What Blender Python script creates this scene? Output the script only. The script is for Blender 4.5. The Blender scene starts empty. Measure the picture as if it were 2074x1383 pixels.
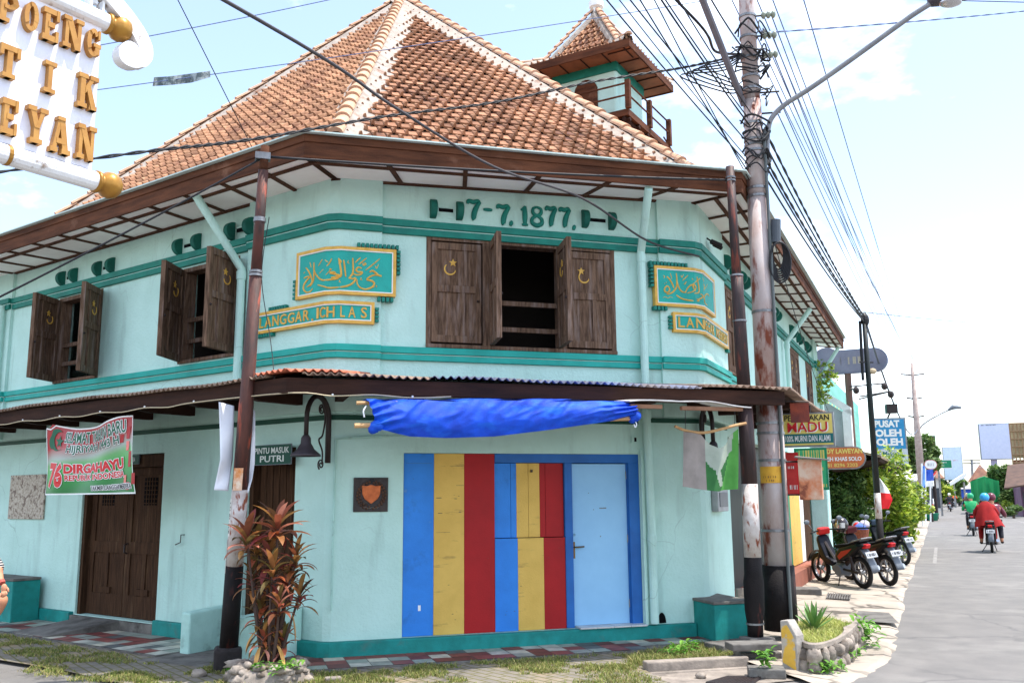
import bpy, bmesh, math, random
from mathutils import Vector as V, Matrix
S = bpy.context.scene
rnd = random.Random(11)
rad = math.radians
# ------------------------------------------------------------------ camera, sky, sun, exposure
F_PX, HZ, ROLL, EYE = 1850.0, 314.0, rad(-0.5), 1.65        # focal length in pixels of the 2074 px wide photograph
TILT = math.atan(HZ / F_PX)
FWD = V((0, math.cos(TILT), math.sin(TILT)))
_X, _U = V((1, 0, 0)), V((0, -math.sin(TILT), math.cos(TILT)))
RGT = _X * math.cos(ROLL) + _U * math.sin(ROLL)
UPV = _U * math.cos(ROLL) - _X * math.sin(ROLL)
CAM = V((0, 0, EYE))
cd = bpy.data.cameras.new('camera'); cam = bpy.data.objects.new('camera', cd); S.collection.objects.link(cam)
cd.sensor_width = 36; cd.lens = F_PX / 2074 * 36; cd.clip_start = 0.1; cd.clip_end = 6000
cam.matrix_world = Matrix(((RGT.x, UPV.x, -FWD.x, 0), (RGT.y, UPV.y, -FWD.y, 0), (RGT.z, UPV.z, -FWD.z, EYE), (0, 0, 0, 1)))
S.camera = cam
SUN_AZ, SUN_EL = rad(98), rad(69)
w = bpy.data.worlds.new('World'); S.world = w; w.use_nodes = True
nt = w.node_tree; N = nt.nodes; Lk = nt.links
bg = N['Background']; sky = N.new('ShaderNodeTexSky'); sky.sky_type = 'NISHITA'; sky.sun_disc = False
sky.sun_elevation = SUN_EL; sky.sun_rotation = SUN_AZ; sky.dust_density = 1.0; sky.air_density = 1.0; sky.ozone_density = 1.0
tc = N.new('ShaderNodeTexCoord'); mp = N.new('ShaderNodeMapping'); mp.inputs['Scale'].default_value = (1, 1, 2.2)
nz = N.new('ShaderNodeTexNoise'); nz.inputs['Scale'].default_value = 2.1; nz.inputs['Detail'].default_value = 9; nz.inputs['Roughness'].default_value = .58
rp = N.new('ShaderNodeValToRGB'); rp.color_ramp.elements[0].color = (.05, .05, .05, 1); rp.color_ramp.elements[0].position = .49; rp.color_ramp.elements[1].position = .72
mx = N.new('ShaderNodeMix'); mx.data_type = 'RGBA'; mx.inputs[7].default_value = (10.5, 10.9, 11.3, 1)
Lk.new(tc.outputs['Generated'], mp.inputs['Vector']); Lk.new(mp.outputs[0], nz.inputs['Vector']); Lk.new(nz.outputs['Fac'], rp.inputs[0])
Lk.new(rp.outputs[0], mx.inputs[0]); Lk.new(sky.outputs[0], mx.inputs[6]); Lk.new(mx.outputs[2], bg.inputs['Color'])
bg.inputs['Strength'].default_value = 0.15
sl = bpy.data.lights.new('sun', 'SUN'); sl.energy = 2.9; sl.angle = rad(.5); sl.color = (1, .96, .89)
so = bpy.data.objects.new('sun', sl); S.collection.objects.link(so)
SUN_DIR = V((math.sin(SUN_AZ) * math.cos(SUN_EL), math.cos(SUN_AZ) * math.cos(SUN_EL), math.sin(SUN_EL)))
so.rotation_euler = SUN_DIR.to_track_quat('Z', 'Y').to_euler(); so.location = (0, 0, 30)
S.view_settings.view_transform = 'Standard'; S.view_settings.look = 'None'; S.view_settings.gamma = 1
S.view_settings.exposure = 1.28
# ------------------------------------------------------------------ pixel helpers: a pixel of the photograph to a point on a real plane
def ray(u, v): return FWD + RGT * ((u - 1037) / F_PX) + UPV * ((691.5 - v) / F_PX)
def gp(u, v, z=0.0):
    d = ray(u, v); return CAM + d * ((z - EYE) / d.z)
def aty(u, v, y):
    d = ray(u, v); return CAM + d * (y / d.y)
def dirv(az): return V((math.sin(rad(az)), math.cos(rad(az)), 0))
class Fr:                                  # a vertical plane: a runs along it, n stands out of it, z is height
    def __init__(s, o, d, n=None):
        s.o = V((o[0], o[1], 0)); s.d = d.normalized()
        if n is None:
            n = V((s.d.y, -s.d.x, 0))
            if n.dot(s.o) > 0: n = -n
        s.n = n
    def p(s, a, n, z): return V((s.o.x, s.o.y, 0)) + s.d * a + s.n * n + V((0, 0, z))
    def pf(s, u, v, n=0.0):
        o = s.o + s.n * n; r = ray(u, v); k = s.n.dot(o) / (s.n.x * r.x + s.n.y * r.y); q = CAM + r * k
        return (q - o).dot(s.d), q.z
def pfr(u, v, y, az): return Fr(aty(u, v, y), dirv(az))
def zat(v, x, y):                          # height of image row v above plan point (x, y)
    q = V((x, y, 0)) - CAM; a, b = FWD.dot(V((q.x, q.y, 0))), UPV.dot(V((q.x, q.y, 0)))
    k = (691.5 - v) / F_PX                 # (b+U.z*h) = k*(a+F.z*h)
    return EYE + (k * a - b) / (UPV.z - k * FWD.z)
CC = V((-2.012, 10.097, 0)); DF, DL, DS = dirv(73), dirv(-54.5), dirv(25)
FF = Fr(CC, DF); LF = Fr(CC, DL, V((-DL.y, DL.x, 0)) if V((-DL.y, DL.x, 0)).y < 0 else V((DL.y, -DL.x, 0)))
RR = CC + DF * 4.57; SF = Fr(RR, DS, V((DS.y, -DS.x, 0)))
# ------------------------------------------------------------------ materials
def hx(r, g, b):
    f = lambda c: (c / 12.92 if c <= .04045 else ((c + .055) / 1.055) ** 2.4)
    return tuple(f(x / 255) for x in (r, g, b)) + (1,)
MATS = {}
def scrib(mb, fn, n=8, m=0, seed=1):            # marks too small or faded to read: short strokes in a row, in the unit box
    r = random.Random(seed)
    for i in range(n):
        a, b = (i + .08) / n, (i + .72) / n; t = .3 / n
        for q in r.sample((((a, 0), (a + t, 0), (a + t, 1), (a, 1)), ((b - t, 0), (b, 0), (b, 1), (b - t, 1)), ((a + t, .8), (b - t, .8), (b - t, 1), (a + t, 1)), ((a + t, .4), (b - t, .4), (b - t, .58), (a + t, .58)), ((a + t, 0), (b - t, 0), (b - t, .18), (a + t, .18))), 3): mb.add([fn(x, y, 0) for x, y in q], [(0, 1, 2, 3)], m)
def M(name, col, col2=None, rough=.75, scale=5., detail=6, lo=.35, hi=.65, stretch=(1, 1, 1), bump=0., bscale=60., metal=0., island=0., col3=None, s3=(.55, .62), scale3=1.6, st3=(1, 1, 1), spec=.35, col4=None, s4=(.6, .7), scale4=5., st4=(1, 1, .15)):
    if name in MATS: return MATS[name]
    m = bpy.data.materials.new(name); MATS[name] = m; m.use_nodes = True
    nt = m.node_tree; N = nt.nodes; L = nt.links; b = N['Principled BSDF']
    b.inputs['Roughness'].default_value = rough; b.inputs['Metallic'].default_value = metal; b.inputs['Specular IOR Level'].default_value = spec
    t = N.new('ShaderNodeTexCoord')
    def noise(sc, st, det=detail):
        mpn = N.new('ShaderNodeMapping'); mpn.inputs['Scale'].default_value = st; n = N.new('ShaderNodeTexNoise')
        n.inputs['Scale'].default_value = sc; n.inputs['Detail'].default_value = det; n.inputs['Roughness'].default_value = .6
        L.new(t.outputs['Object'], mpn.inputs[0]); L.new(mpn.outputs[0], n.inputs['Vector']); return n.outputs['Fac']
    def ramp(src, a, c):
        r = N.new('ShaderNodeMapRange'); r.inputs[1].default_value = a; r.inputs[2].default_value = c; L.new(src, r.inputs[0]); return r.outputs[0]
    def mix(f, A, B, mode='MIX'):
        x = N.new('ShaderNodeMix'); x.data_type = 'RGBA'; x.blend_type = mode
        if f is not None:
            if isinstance(f, float): x.inputs[0].default_value = f
            else: L.new(f, x.inputs[0])
        for i, c in ((6, A), (7, B)):
            if isinstance(c, tuple): x.inputs[i].default_value = c
            else: L.new(c, x.inputs[i])
        return x.outputs[2]
    if col2 is None: col2 = tuple(c * .86 for c in col[:3]) + (1,)
    out = mix(ramp(noise(scale, stretch), lo, hi), col, col2)
    if col3: out = mix(ramp(noise(scale3, st3), *s3), out, col3)
    if col4: out = mix(ramp(noise(scale4, st4), *s4), out, col4)
    if island:
        g = N.new('ShaderNodeNewGeometry'); h = N.new('ShaderNodeHueSaturation')
        r = N.new('ShaderNodeMapRange'); r.inputs[3].default_value = 1 - island; r.inputs[4].default_value = 1 + island
        L.new(g.outputs['Random Per Island'], r.inputs[0]); L.new(r.outputs[0], h.inputs['Value']); L.new(out, h.inputs['Color']); out = h.outputs[0]
    L.new(out, b.inputs['Base Color'])
    if bump:
        bp = N.new('ShaderNodeBump'); bp.inputs['Strength'].default_value = bump; bp.inputs['Distance'].default_value = .02
        L.new(noise(bscale, stretch, 8), bp.inputs['Height']); L.new(bp.outputs[0], b.inputs['Normal'])
    return m
def MR(name, cols, rough=.6, spec=.35, trans=0.):           # a colour picked per leaf / tile / piece out of a ramp
    m = bpy.data.materials.new(name); MATS[name] = m; m.use_nodes = True
    nt = m.node_tree; N = nt.nodes; L = nt.links; b = N['Principled BSDF']; b.inputs['Roughness'].default_value = rough; b.inputs['Specular IOR Level'].default_value = spec
    g = N.new('ShaderNodeNewGeometry'); r = N.new('ShaderNodeValToRGB'); cr = r.color_ramp
    while len(cr.elements) < len(cols): cr.elements.new(.5)
    for i, c in enumerate(cols): cr.elements[i].position = i / (len(cols) - 1); cr.elements[i].color = c
    L.new(g.outputs['Random Per Island'], r.inputs[0]); out = r.outputs[0]
    t = N.new('ShaderNodeTexCoord'); n = N.new('ShaderNodeTexNoise'); n.inputs['Scale'].default_value = 9; L.new(t.outputs['Object'], n.inputs['Vector'])
    x = N.new('ShaderNodeMix'); x.data_type = 'RGBA'; x.blend_type = 'MULTIPLY'; x.inputs[0].default_value = .6
    q = N.new('ShaderNodeMapRange'); q.inputs[1].default_value = .3; q.inputs[2].default_value = .7; q.inputs[3].default_value = .55; q.inputs[4].default_value = 1.25
    L.new(n.outputs['Fac'], q.inputs[0]); L.new(out, x.inputs[6]); L.new(q.outputs[0], x.inputs[7]); L.new(x.outputs[2], b.inputs['Base Color'])
    if trans:
        tr = N.new('ShaderNodeBsdfTranslucent'); L.new(x.outputs[2], tr.inputs['Color']); ms = N.new('ShaderNodeMixShader'); ms.inputs[0].default_value = trans
        L.new(b.outputs[0], ms.inputs[1]); L.new(tr.outputs[0], ms.inputs[2]); L.new(ms.outputs[0], N['Material Output'].inputs['Surface'])
    return m
# ------------------------------------------------------------------ mesh builder and object helpers
OFF = {}
class MB:
    def __init__(s): s.v = []; s.f = []; s.m = []
    def add(s, vs, fs, m=0):
        b = len(s.v); s.v += [V(x) for x in vs]; s.f += [[i + b for i in f] for f in fs]; s.m += [m] * len(fs); return s
    def hexa(s, p, m=0): return s.add(p, [(0, 1, 2, 3), (4, 5, 6, 7), (0, 1, 5, 4), (1, 2, 6, 5), (2, 3, 7, 6), (3, 0, 4, 7)], m)
    def box(s, fr, a0, a1, n0, n1, z0, z1, m=0):
        P = fr.p; return s.hexa([P(a0, n0, z0), P(a1, n0, z0), P(a1, n1, z0), P(a0, n1, z0), P(a0, n0, z1), P(a1, n0, z1), P(a1, n1, z1), P(a0, n1, z1)], m)
    def poly(s, fr, pts, n0, n1, m=0):
        k = len(pts); vs = [fr.p(a, n0, z) for a, z in pts] + [fr.p(a, n1, z) for a, z in pts]
        return s.add(vs, [list(range(k))[::-1], list(range(k, 2 * k))] + [(i, (i + 1) % k, k + (i + 1) % k, k + i) for i in range(k)], m)
    def quad(s, p, m=0): return s.add(p, [tuple(range(len(p)))], m)
    def tube(s, pts, r, k=8, m=0, cap=True):
        pts = [V(p) for p in pts]; n = len(pts)
        if not isinstance(r, (list, tuple)): r = [r] * n
        vs = []; up = None
        for i, p in enumerate(pts):
            d = (pts[min(i + 1, n - 1)] - pts[max(i - 1, 0)])
            if d.length < 1e-9: d = V((0, 0, 1))
            d.normalize()
            if up is None: up = V((0, 0, 1)) if abs(d.z) < .9 else V((1, 0, 0))
            x = d.cross(up)
            if x.length < 1e-6: x = d.cross(V((0, 1, 0)))
            x.normalize(); y = x.cross(d).normalized(); up = y
            vs += [p + (x * math.cos(2 * math.pi * j / k) + y * math.sin(2 * math.pi * j / k)) * r[i] for j in range(k)]
        fs = [(i * k + j, i * k + (j + 1) % k, (i + 1) * k + (j + 1) % k, (i + 1) * k + j) for i in range(n - 1) for j in range(k)]
        if cap: fs += [tuple(range(k))[::-1], tuple(range((n - 1) * k, n * k))]
        return s.add(vs, fs, m)
    def lathe(s, prof, o, ax=V((0, 0, 1)), k=20, m=0):      # prof: (radius, height) pairs
        o = V(o); ax = V(ax).normalized(); x = ax.orthogonal().normalized(); y = ax.cross(x); vs = []; n = len(prof)
        for r, h in prof: vs += [o + ax * h + (x * math.cos(2 * math.pi * j / k) + y * math.sin(2 * math.pi * j / k)) * max(r, 1e-4) for j in range(k)]
        return s.add(vs, [(i * k + j, i * k + (j + 1) % k, (i + 1) * k + (j + 1) % k, (i + 1) * k + j) for i in range(n - 1) for j in range(k)], m)
    def ball(s, o, r, m=0, k=14, q=8, jit=0.):
        r = V(r) if hasattr(r, '__len__') else V((r, r, r)); o = V(o); vs = []
        for i in range(q + 1):
            t = math.pi * i / q
            for j in range(k):
                f = 1 + (rnd.uniform(-jit, jit) if jit and 0 < i < q else 0)
                a = 2 * math.pi * j / k; vs.append(o + V((r.x * math.sin(t) * math.cos(a) * f, r.y * math.sin(t) * math.sin(a) * f, r.z * math.cos(t) * f)))
        return s.add(vs, [(i * k + j, i * k + (j + 1) % k, (i + 1) * k + (j + 1) % k, (i + 1) * k + j) for i in range(q) for j in range(k)], m)
    def grid(s, fn, nu, nv, m=0):
        vs = [fn(i / nu, j / nv) for j in range(nv + 1) for i in range(nu + 1)]; q = nu + 1
        return s.add(vs, [(j * q + i, j * q + i + 1, (j + 1) * q + i + 1, (j + 1) * q + i) for j in range(nv) for i in range(nu)], m)
    def build(s, name, mats, parent=None, smooth=False, bevel=0, solid=0, merge=False, recalc=True):
        if not isinstance(mats, (list, tuple)): mats = [mats]
        off = OFF.get(parent, V((0, 0, 0))) if parent else V((0, 0, 0))
        me = bpy.data.meshes.new(name); me.from_pydata([tuple(v - off) for v in s.v], [], s.f)
        for mt in mats: me.materials.append(mt)
        me.polygons.foreach_set('material_index', s.m)
        if recalc or merge:
            bm = bmesh.new(); bm.from_mesh(me)
            if merge: bmesh.ops.remove_doubles(bm, verts=bm.verts, dist=1e-4)
            if recalc: bmesh.ops.recalc_face_normals(bm, faces=bm.faces)
            bm.to_mesh(me); bm.free()
        if smooth: me.polygons.foreach_set('use_smooth', [True] * len(me.polygons))
        o = bpy.data.objects.new(name, me); S.collection.objects.link(o)
        if parent: o.parent = parent; OFF[o] = off
        if bevel:
            b = o.modifiers.new('bevel', 'BEVEL'); b.width = bevel; b.segments = 2; b.limit_method = 'ANGLE'; b.angle_limit = rad(40)
        if solid:
            q = o.modifiers.new('solid', 'SOLIDIFY'); q.thickness = solid
        return o
def tag(o, label, cat, group=None):
    o['label'] = label; o['category'] = cat
    if group: o['group'] = group
    return o
def struct(o, kind='structure'): o['kind'] = kind; return o
def thing(name, label, cat, loc=(0, 0, 0), group=None):
    o = bpy.data.objects.new(name, None); S.collection.objects.link(o); o.location = loc; o.empty_display_size = .2
    OFF[o] = V(loc); return tag(o, label, cat, group)
def lab(o, label): o['label'] = label; return o
_TC = {}
def text_geo(txt, bold=0.0, ext=0.0, shear=0.0, space=1.0):
    key = (txt, bold, ext, shear, space)
    if key in _TC: return _TC[key]
    c = bpy.data.curves.new('t', 'FONT'); c.body = txt; c.size = 1; c.offset = bold; c.extrude = ext; c.shear = shear; c.space_character = space; c.resolution_u = 3
    o = bpy.data.objects.new('t', c); S.collection.objects.link(o); dg = bpy.context.evaluated_depsgraph_get(); dg.update()
    me = bpy.data.meshes.new_from_object(o.evaluated_get(dg)); vs = [v.co.copy() for v in me.vertices]; fs = [tuple(p.vertices) for p in me.polygons]
    bpy.data.objects.remove(o); bpy.data.curves.remove(c); bpy.data.meshes.remove(me)
    x0, x1 = min(v.x for v in vs), max(v.x for v in vs); y0, y1 = min(v.y for v in vs), max(v.y for v in vs)
    vs = [((v.x - x0) / (x1 - x0), (v.y - y0) / (y1 - y0), v.z) for v in vs]; _TC[key] = (vs, fs); return vs, fs
def text(mb, txt, fn, m=0, bold=0.0, ext=0.0, shear=0.0, space=1.0):     # fn(u, v, w) maps the unit box of the writing to the surface
    vs, fs = text_geo(txt, bold, ext, shear, space); mb.add([fn(*v) for v in vs], fs, m)
def ftext(mb, txt, fr, a0, a1, z0, z1, n, m=0, bold=0.0, ext=0.0, shear=0.0, space=1.0, flip=False):
    if flip: text(mb, txt, lambda u, v, w: fr.p(a1 + (a0 - a1) * u, n + w, z0 + (z1 - z0) * v), m, bold, ext, shear, space)
    else: text(mb, txt, lambda u, v, w: fr.p(a0 + (a1 - a0) * u, n + w, z0 + (z1 - z0) * v), m, bold, ext, shear, space)
def offset_path(pts, n, side):                               # mitred offset of a plan polyline; side gives the outward normals
    out = []; k = len(pts)
    for i in range(k):
        ns = [side[j] for j in (i - 1, i) if 0 <= j < k - 1]
        if len(ns) == 1: out.append(pts[i] + ns[0] * n)
        else:
            b = (ns[0] + ns[1]).normalized(); out.append(pts[i] + b * (n / max(.3, b.dot(ns[0]))))
    return out
def sides(pts, inside):
    r = []
    for a, b in zip(pts, pts[1:]):
        d = (b - a).normalized(); n = V((d.y, -d.x, 0))
        if n.dot((a + b) / 2 - inside) < 0: n = -n
        r.append(n)
    return r
INSIDE = V((-1, 16, 0))
def band(mb, pts, n0, n1, z0, z1, m=0, z1i=None):
    sd = sides(pts, INSIDE); A = offset_path(pts, n0, sd); B = offset_path(pts, n1, sd); k = len(pts)
    zz = V((0, 0, 1)); zi = z1 if z1i is None else z1i
    for i in range(k - 1):
        mb.add([A[i] + zz * z0, A[i + 1] + zz * z0, B[i + 1] + zz * z0, B[i] + zz * z0, A[i] + zz * zi, A[i + 1] + zz * zi, B[i + 1] + zz * z1, B[i] + zz * z1],
               [(0, 1, 2, 3), (4, 5, 6, 7), (3, 2, 6, 7), (0, 1, 5, 4)] + ([(0, 3, 7, 4)] if i == 0 else []) + ([(1, 2, 6, 5)] if i == k - 2 else []), m)
def holes_wall(mb, fr, a0, a1, z0, z1, holes, depth, m=0):
    A = sorted({a0, a1} | {x for h in holes for x in h[:2]}); Z = sorted({z0, z1} | {x for h in holes for x in h[2:4]})
    for i in range(len(A) - 1):
        for j in range(len(Z) - 1):
            ca, cz = (A[i] + A[i + 1]) / 2, (Z[j] + Z[j + 1]) / 2
            if any(h[0] < ca < h[1] and h[2] < cz < h[3] for h in holes): continue
            mb.quad([fr.p(A[i], 0, Z[j]), fr.p(A[i + 1], 0, Z[j]), fr.p(A[i + 1], 0, Z[j + 1]), fr.p(A[i], 0, Z[j + 1])], m)
    for h in holes:
        c = [(h[0], h[2]), (h[1], h[2]), (h[1], h[3]), (h[0], h[3])]
        for i in range(4):
            (p, q), (r, t) = c[i], c[(i + 1) % 4]; mb.quad([fr.p(p, 0, q), fr.p(r, 0, t), fr.p(r, -depth, t), fr.p(p, -depth, q)], m)
def spline(p, n=8):
    p = [V(x) for x in p]; q = [p[0]] + p + [p[-1]]; out = []
    for i in range(1, len(q) - 2):
        for j in range(n):
            t = j / n; a, b, c, d = q[i - 1], q[i], q[i + 1], q[i + 2]
            out.append(.5 * ((2 * b) + (c - a) * t + (2 * a - 5 * b + 4 * c - d) * t * t + (3 * b - a - 3 * c + d) * t ** 3))
    return out + [p[-1]]
# ------------------------------------------------------------------ colours of the place
m_wall = M('aqua_wall_paint', hx(192, 225, 216), hx(183, 217, 207), rough=.9, scale=2.4, bump=.45, bscale=28, col3=hx(156, 186, 178), s3=(.56, .82), scale3=1.6, st3=(2.4, 2.4, .4), col4=hx(132, 156, 146), s4=(.66, .9), scale4=3.2, st4=(1.6, 1.6, .14), spec=.2)
m_wing = M('worn_aqua_paint', hx(176, 214, 204), hx(160, 198, 188), rough=.9, scale=5, bump=.5, bscale=22, col3=hx(104, 124, 116), s3=(.54, .72), scale3=3.4)
m_teal = M('teal_paint', hx(34, 166, 154), hx(28, 150, 138), rough=.6, scale=4, bump=.15)
m_teald = M('deep_shaded_teal', hx(18, 126, 110), hx(12, 108, 96), rough=.6, scale=6)  # deep teal; on the upper band it carries painted shade
m_tealp = M('teal_plinth_paint', hx(24, 138, 132), hx(18, 118, 112), rough=.7, scale=6, bump=.2, col3=hx(70, 110, 104), s3=(.6, .75), scale3=4)
m_dgreen = M('dark_green_paint', hx(16, 74, 58), rough=.6)
m_gold = M('gold_paint', hx(222, 176, 82), hx(200, 152, 60), rough=.5, scale=12)
m_white = M('white_paint', hx(236, 236, 234), hx(222, 222, 220), rough=.6, scale=5)
m_offw = M('soffit_white', hx(246, 243, 240), hx(236, 231, 228), rough=.85, scale=2, stretch=(1, 1, 4), bump=.1)
m_wood = M('weathered_wood', hx(126, 100, 82), hx(80, 61, 49), rough=.9, scale=9, stretch=(4, 4, .5), bump=.4, bscale=40, col3=hx(142, 124, 116), s3=(.52, .72), scale3=5, st3=(3, 3, .3), spec=.12)
m_woodd = M('dark_door_wood', hx(76, 52, 36), hx(50, 33, 22), rough=.85, scale=8, stretch=(5, 5, .4), bump=.35, bscale=40, col3=hx(100, 76, 56), s3=(.56, .78), scale3=4, st3=(4, 4, .3), spec=.12)
m_fascia = M('fascia_wood', hx(104, 64, 44), hx(70, 43, 31), rough=.8, scale=3, stretch=(.5, .5, 4), bump=.3, bscale=30, col3=hx(128, 92, 74), s3=(.6, .75), scale3=2, spec=.12)
m_beam = M('canopy_beam_wood', hx(62, 40, 32), hx(42, 28, 24), rough=.8, scale=3, stretch=(.5, .5, 4), bump=.2, spec=.12)
m_batten = M('batten_wood', hx(92, 62, 46), hx(70, 46, 36), rough=.8, scale=6, spec=.12)
m_gutter = M('gutter_metal', hx(196, 214, 208), rough=.5)
m_mortar = M('ridge_mortar', hx(176, 164, 152), hx(146, 134, 124), rough=.95, scale=7, bump=.6, bscale=20, col3=hx(140, 112, 96), s3=(.58, .7), scale3=4)
m_pan = M('dirty_tile_pan', hx(168, 124, 98), hx(142, 102, 80), rough=.95, scale=14, island=.3, bump=.2, bscale=50, col3=hx(84, 60, 54), s3=(.5, .68), scale3=1.5, spec=.1)
m_tile = M('clay_tile', hx(182, 142, 113), hx(154, 115, 90), rough=.95, scale=14, island=.2, bump=.2, bscale=50, col3=hx(100, 72, 62), s3=(.5, .7), scale3=1.3, spec=.1, col4=hx(122, 88, 74), s4=(.52, .7), scale4=3.5, st4=(1, 1, .5))
m_cap = M('clay_ridge_tile', hx(200, 162, 134), hx(182, 140, 112), rough=.95, scale=8, island=.12, col3=hx(180, 162, 148), s3=(.5, .75), scale3=3, spec=.2)
m_black = M('black_void', (.006, .006, .007, 1), rough=.9, spec=.05)
m_corr = M('old_corrugated_sheet', hx(150, 126, 108), hx(112, 92, 80), rough=.7, scale=5, col3=hx(98, 72, 58), s3=(.55, .7), scale3=2)
m_corrb = M('blue_reflection_sheet', hx(104, 118, 150), hx(120, 112, 112), rough=.5, scale=5, metal=.2)  # blue reflection of sky and tarpaulin put into the sheet colour
m_corro = M('orange_sheet', hx(206, 116, 84), hx(170, 90, 66), rough=.7, scale=5)
m_blue = M('blue_plank_paint', hx(44, 132, 222), hx(38, 120, 206), rough=.55, scale=3, bump=.12, col3=hx(34, 92, 156), s3=(.56, .76), scale3=2.4, col4=hx(96, 140, 190), s4=(.66, .72), scale4=6, st4=(1, 1, 1))
m_blued = M('blue_frame_paint', hx(34, 104, 180), hx(28, 90, 160), rough=.55, scale=3)
m_yel = M('yellow_plank_paint', hx(220, 180, 90), hx(206, 166, 78), rough=.6, scale=3, col3=hx(150, 118, 62), s3=(.6, .76), scale3=2.6, st3=(1.2, 1.2, 6), bump=.2)
m_red = M('red_plank_paint', hx(166, 14, 20), hx(150, 10, 16), rough=.6, scale=3, bump=.12)
m_lblue = M('light_blue_door_paint', hx(150, 200, 236), hx(140, 190, 228), rough=.55, scale=2, bump=.05)
m_steel = M('grey_steel', hx(150, 150, 152), hx(110, 110, 112), rough=.45, metal=.7)
m_iron = M('dark_iron', hx(50, 38, 36), hx(38, 30, 30), rough=.5, scale=10)
m_brass = M('old_brass', hx(120, 96, 60), rough=.4, metal=.8)
m_pole = M('rusty_white_pole', hx(188, 178, 176), hx(168, 144, 136), rough=.6, scale=3.4, stretch=(1, 1, .5), bump=.15, col3=hx(122, 62, 44), s3=(.52, .62), scale3=3.2, st3=(1.6, 1.6, .6))
m_poler = M('rust_brown_pole', hx(92, 54, 46), hx(54, 40, 38), rough=.65, scale=5, stretch=(1.8, 1.8, .35), bump=.4, bscale=18, col3=hx(158, 74, 54), s3=(.54, .62), scale3=3.4, st3=(2.4, 2.4, .4), col4=hx(44, 38, 38), s4=(.55, .66), scale4=2.2, st4=(2, 2, .35))
m_poled = M('dark_rust_pole', hx(70, 50, 48), hx(46, 38, 40), rough=.6, scale=5, stretch=(1.8, 1.8, .35), bump=.4, bscale=18, col3=hx(136, 66, 50), s3=(.56, .66), scale3=3.2, st3=(2.4, 2.4, .35))
m_polew = M('flaking_white_paint', hx(206, 200, 196), hx(176, 162, 154), rough=.75, scale=6, bump=.3, col3=hx(132, 72, 50), s3=(.55, .63), scale3=6, st3=(2.4, 2.4, .9))
m_poleb = M('black_pole_base', hx(30, 25, 25), hx(20, 17, 18), rough=.7, spec=.2, scale=5, bump=.3, col3=hx(104, 52, 44), s3=(.6, .74), scale3=3, st3=(2, 2, .5))
m_cable = M('black_cable', hx(34, 34, 38), rough=.6)
m_cableb = M('grey_blue_wire', hx(96, 112, 150), rough=.5)
m_conc = M('pale_concrete', hx(156, 144, 132), hx(128, 118, 109), rough=.9, scale=5, bump=.5, bscale=22, col3=hx(100, 92, 84), s3=(.54, .7), scale3=3)
m_concd = M('grey_concrete', hx(120, 116, 110), hx(92, 88, 84), rough=.95, scale=5, bump=.5, bscale=20, col3=hx(70, 66, 62), s3=(.55, .7), scale3=3)
m_stone = M('river_stone', hx(160, 148, 136), hx(112, 103, 95), rough=.95, scale=9, island=.35, bump=.6, bscale=30, col3=hx(110, 96, 84), s3=(.55, .7), scale3=7)
m_tarp = M('blue_tarp', hx(2, 78, 212), hx(2, 58, 176), rough=.6, scale=5, bump=.35, bscale=140, spec=.35, col3=hx(26, 104, 220), s3=(.52, .7), scale3=3.5, st3=(1, 1, 2.5))
m_bamboo = M('bamboo', hx(200, 160, 112), hx(166, 126, 84), rough=.6, scale=8)
m_cloth = M('white_banner_cloth', hx(232, 234, 240), hx(214, 218, 228), rough=.8, scale=3)
m_rubber = M('tyre_rubber', hx(26, 26, 28), rough=.8)
m_blackp = M('black_gloss_plastic', hx(16, 16, 19), rough=.35, spec=.25)
m_redp = M('red_gloss_plastic', hx(190, 26, 22), rough=.3, spec=.5)
m_greyp = M('grey_plastic', hx(110, 116, 124), rough=.4)
m_seat = M('seat_vinyl', hx(16, 16, 18), rough=.8, spec=.2)
m_chrome = M('bright_metal', hx(200, 200, 204), rough=.25, metal=.9)
m_skin = M('skin', hx(206, 146, 112), hx(190, 128, 98), rough=.6, scale=8)
m_ornp = M('orange_decal', hx(232, 130, 40), rough=.4)
m_green = M('sign_green', hx(20, 132, 92), rough=.5)
m_black2 = M('black_print', hx(26, 28, 34), rough=.6)
m_redt = M('red_print', hx(206, 34, 40), rough=.5)
m_grass = MR('grass_blade', [hx(84, 106, 42), hx(122, 134, 62), hx(160, 158, 88), hx(96, 116, 46), hx(178, 166, 112), hx(138, 120, 78)], rough=.7, trans=.25)
m_weed = MR('weed_leaf', [hx(70, 130, 40), hx(120, 166, 60), hx(90, 150, 50)], rough=.6, trans=.3)
m_bush = MR('bush_leaf', [hx(60, 100, 30), hx(120, 152, 46), hx(168, 190, 62), hx(196, 204, 90), hx(92, 128, 40)], rough=.55, trans=.35)
m_tree = MR('tree_leaf', [hx(60, 92, 46), hx(92, 122, 62), hx(126, 148, 82)], rough=.6, trans=.3)
m_bark = M('bark', hx(110, 96, 84), hx(80, 68, 58), rough=.9, bump=.5)
m_ti = MR('red_leaf', [hx(84, 54, 42), hx(120, 108, 60), hx(170, 84, 52), hx(206, 140, 120), hx(124, 46, 52), hx(190, 136, 76), hx(84, 66, 40), hx(160, 84, 64)], rough=.45, spec=.3, trans=.35)
m_bedg = MR('bed_grass_blade', [hx(150, 166, 70), hx(186, 192, 100), hx(206, 200, 130), hx(120, 146, 60)], rough=.7, trans=.3)
m_agave = MR('agave_leaf', [hx(96, 136, 70), hx(120, 156, 84)], rough=.5)
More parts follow.
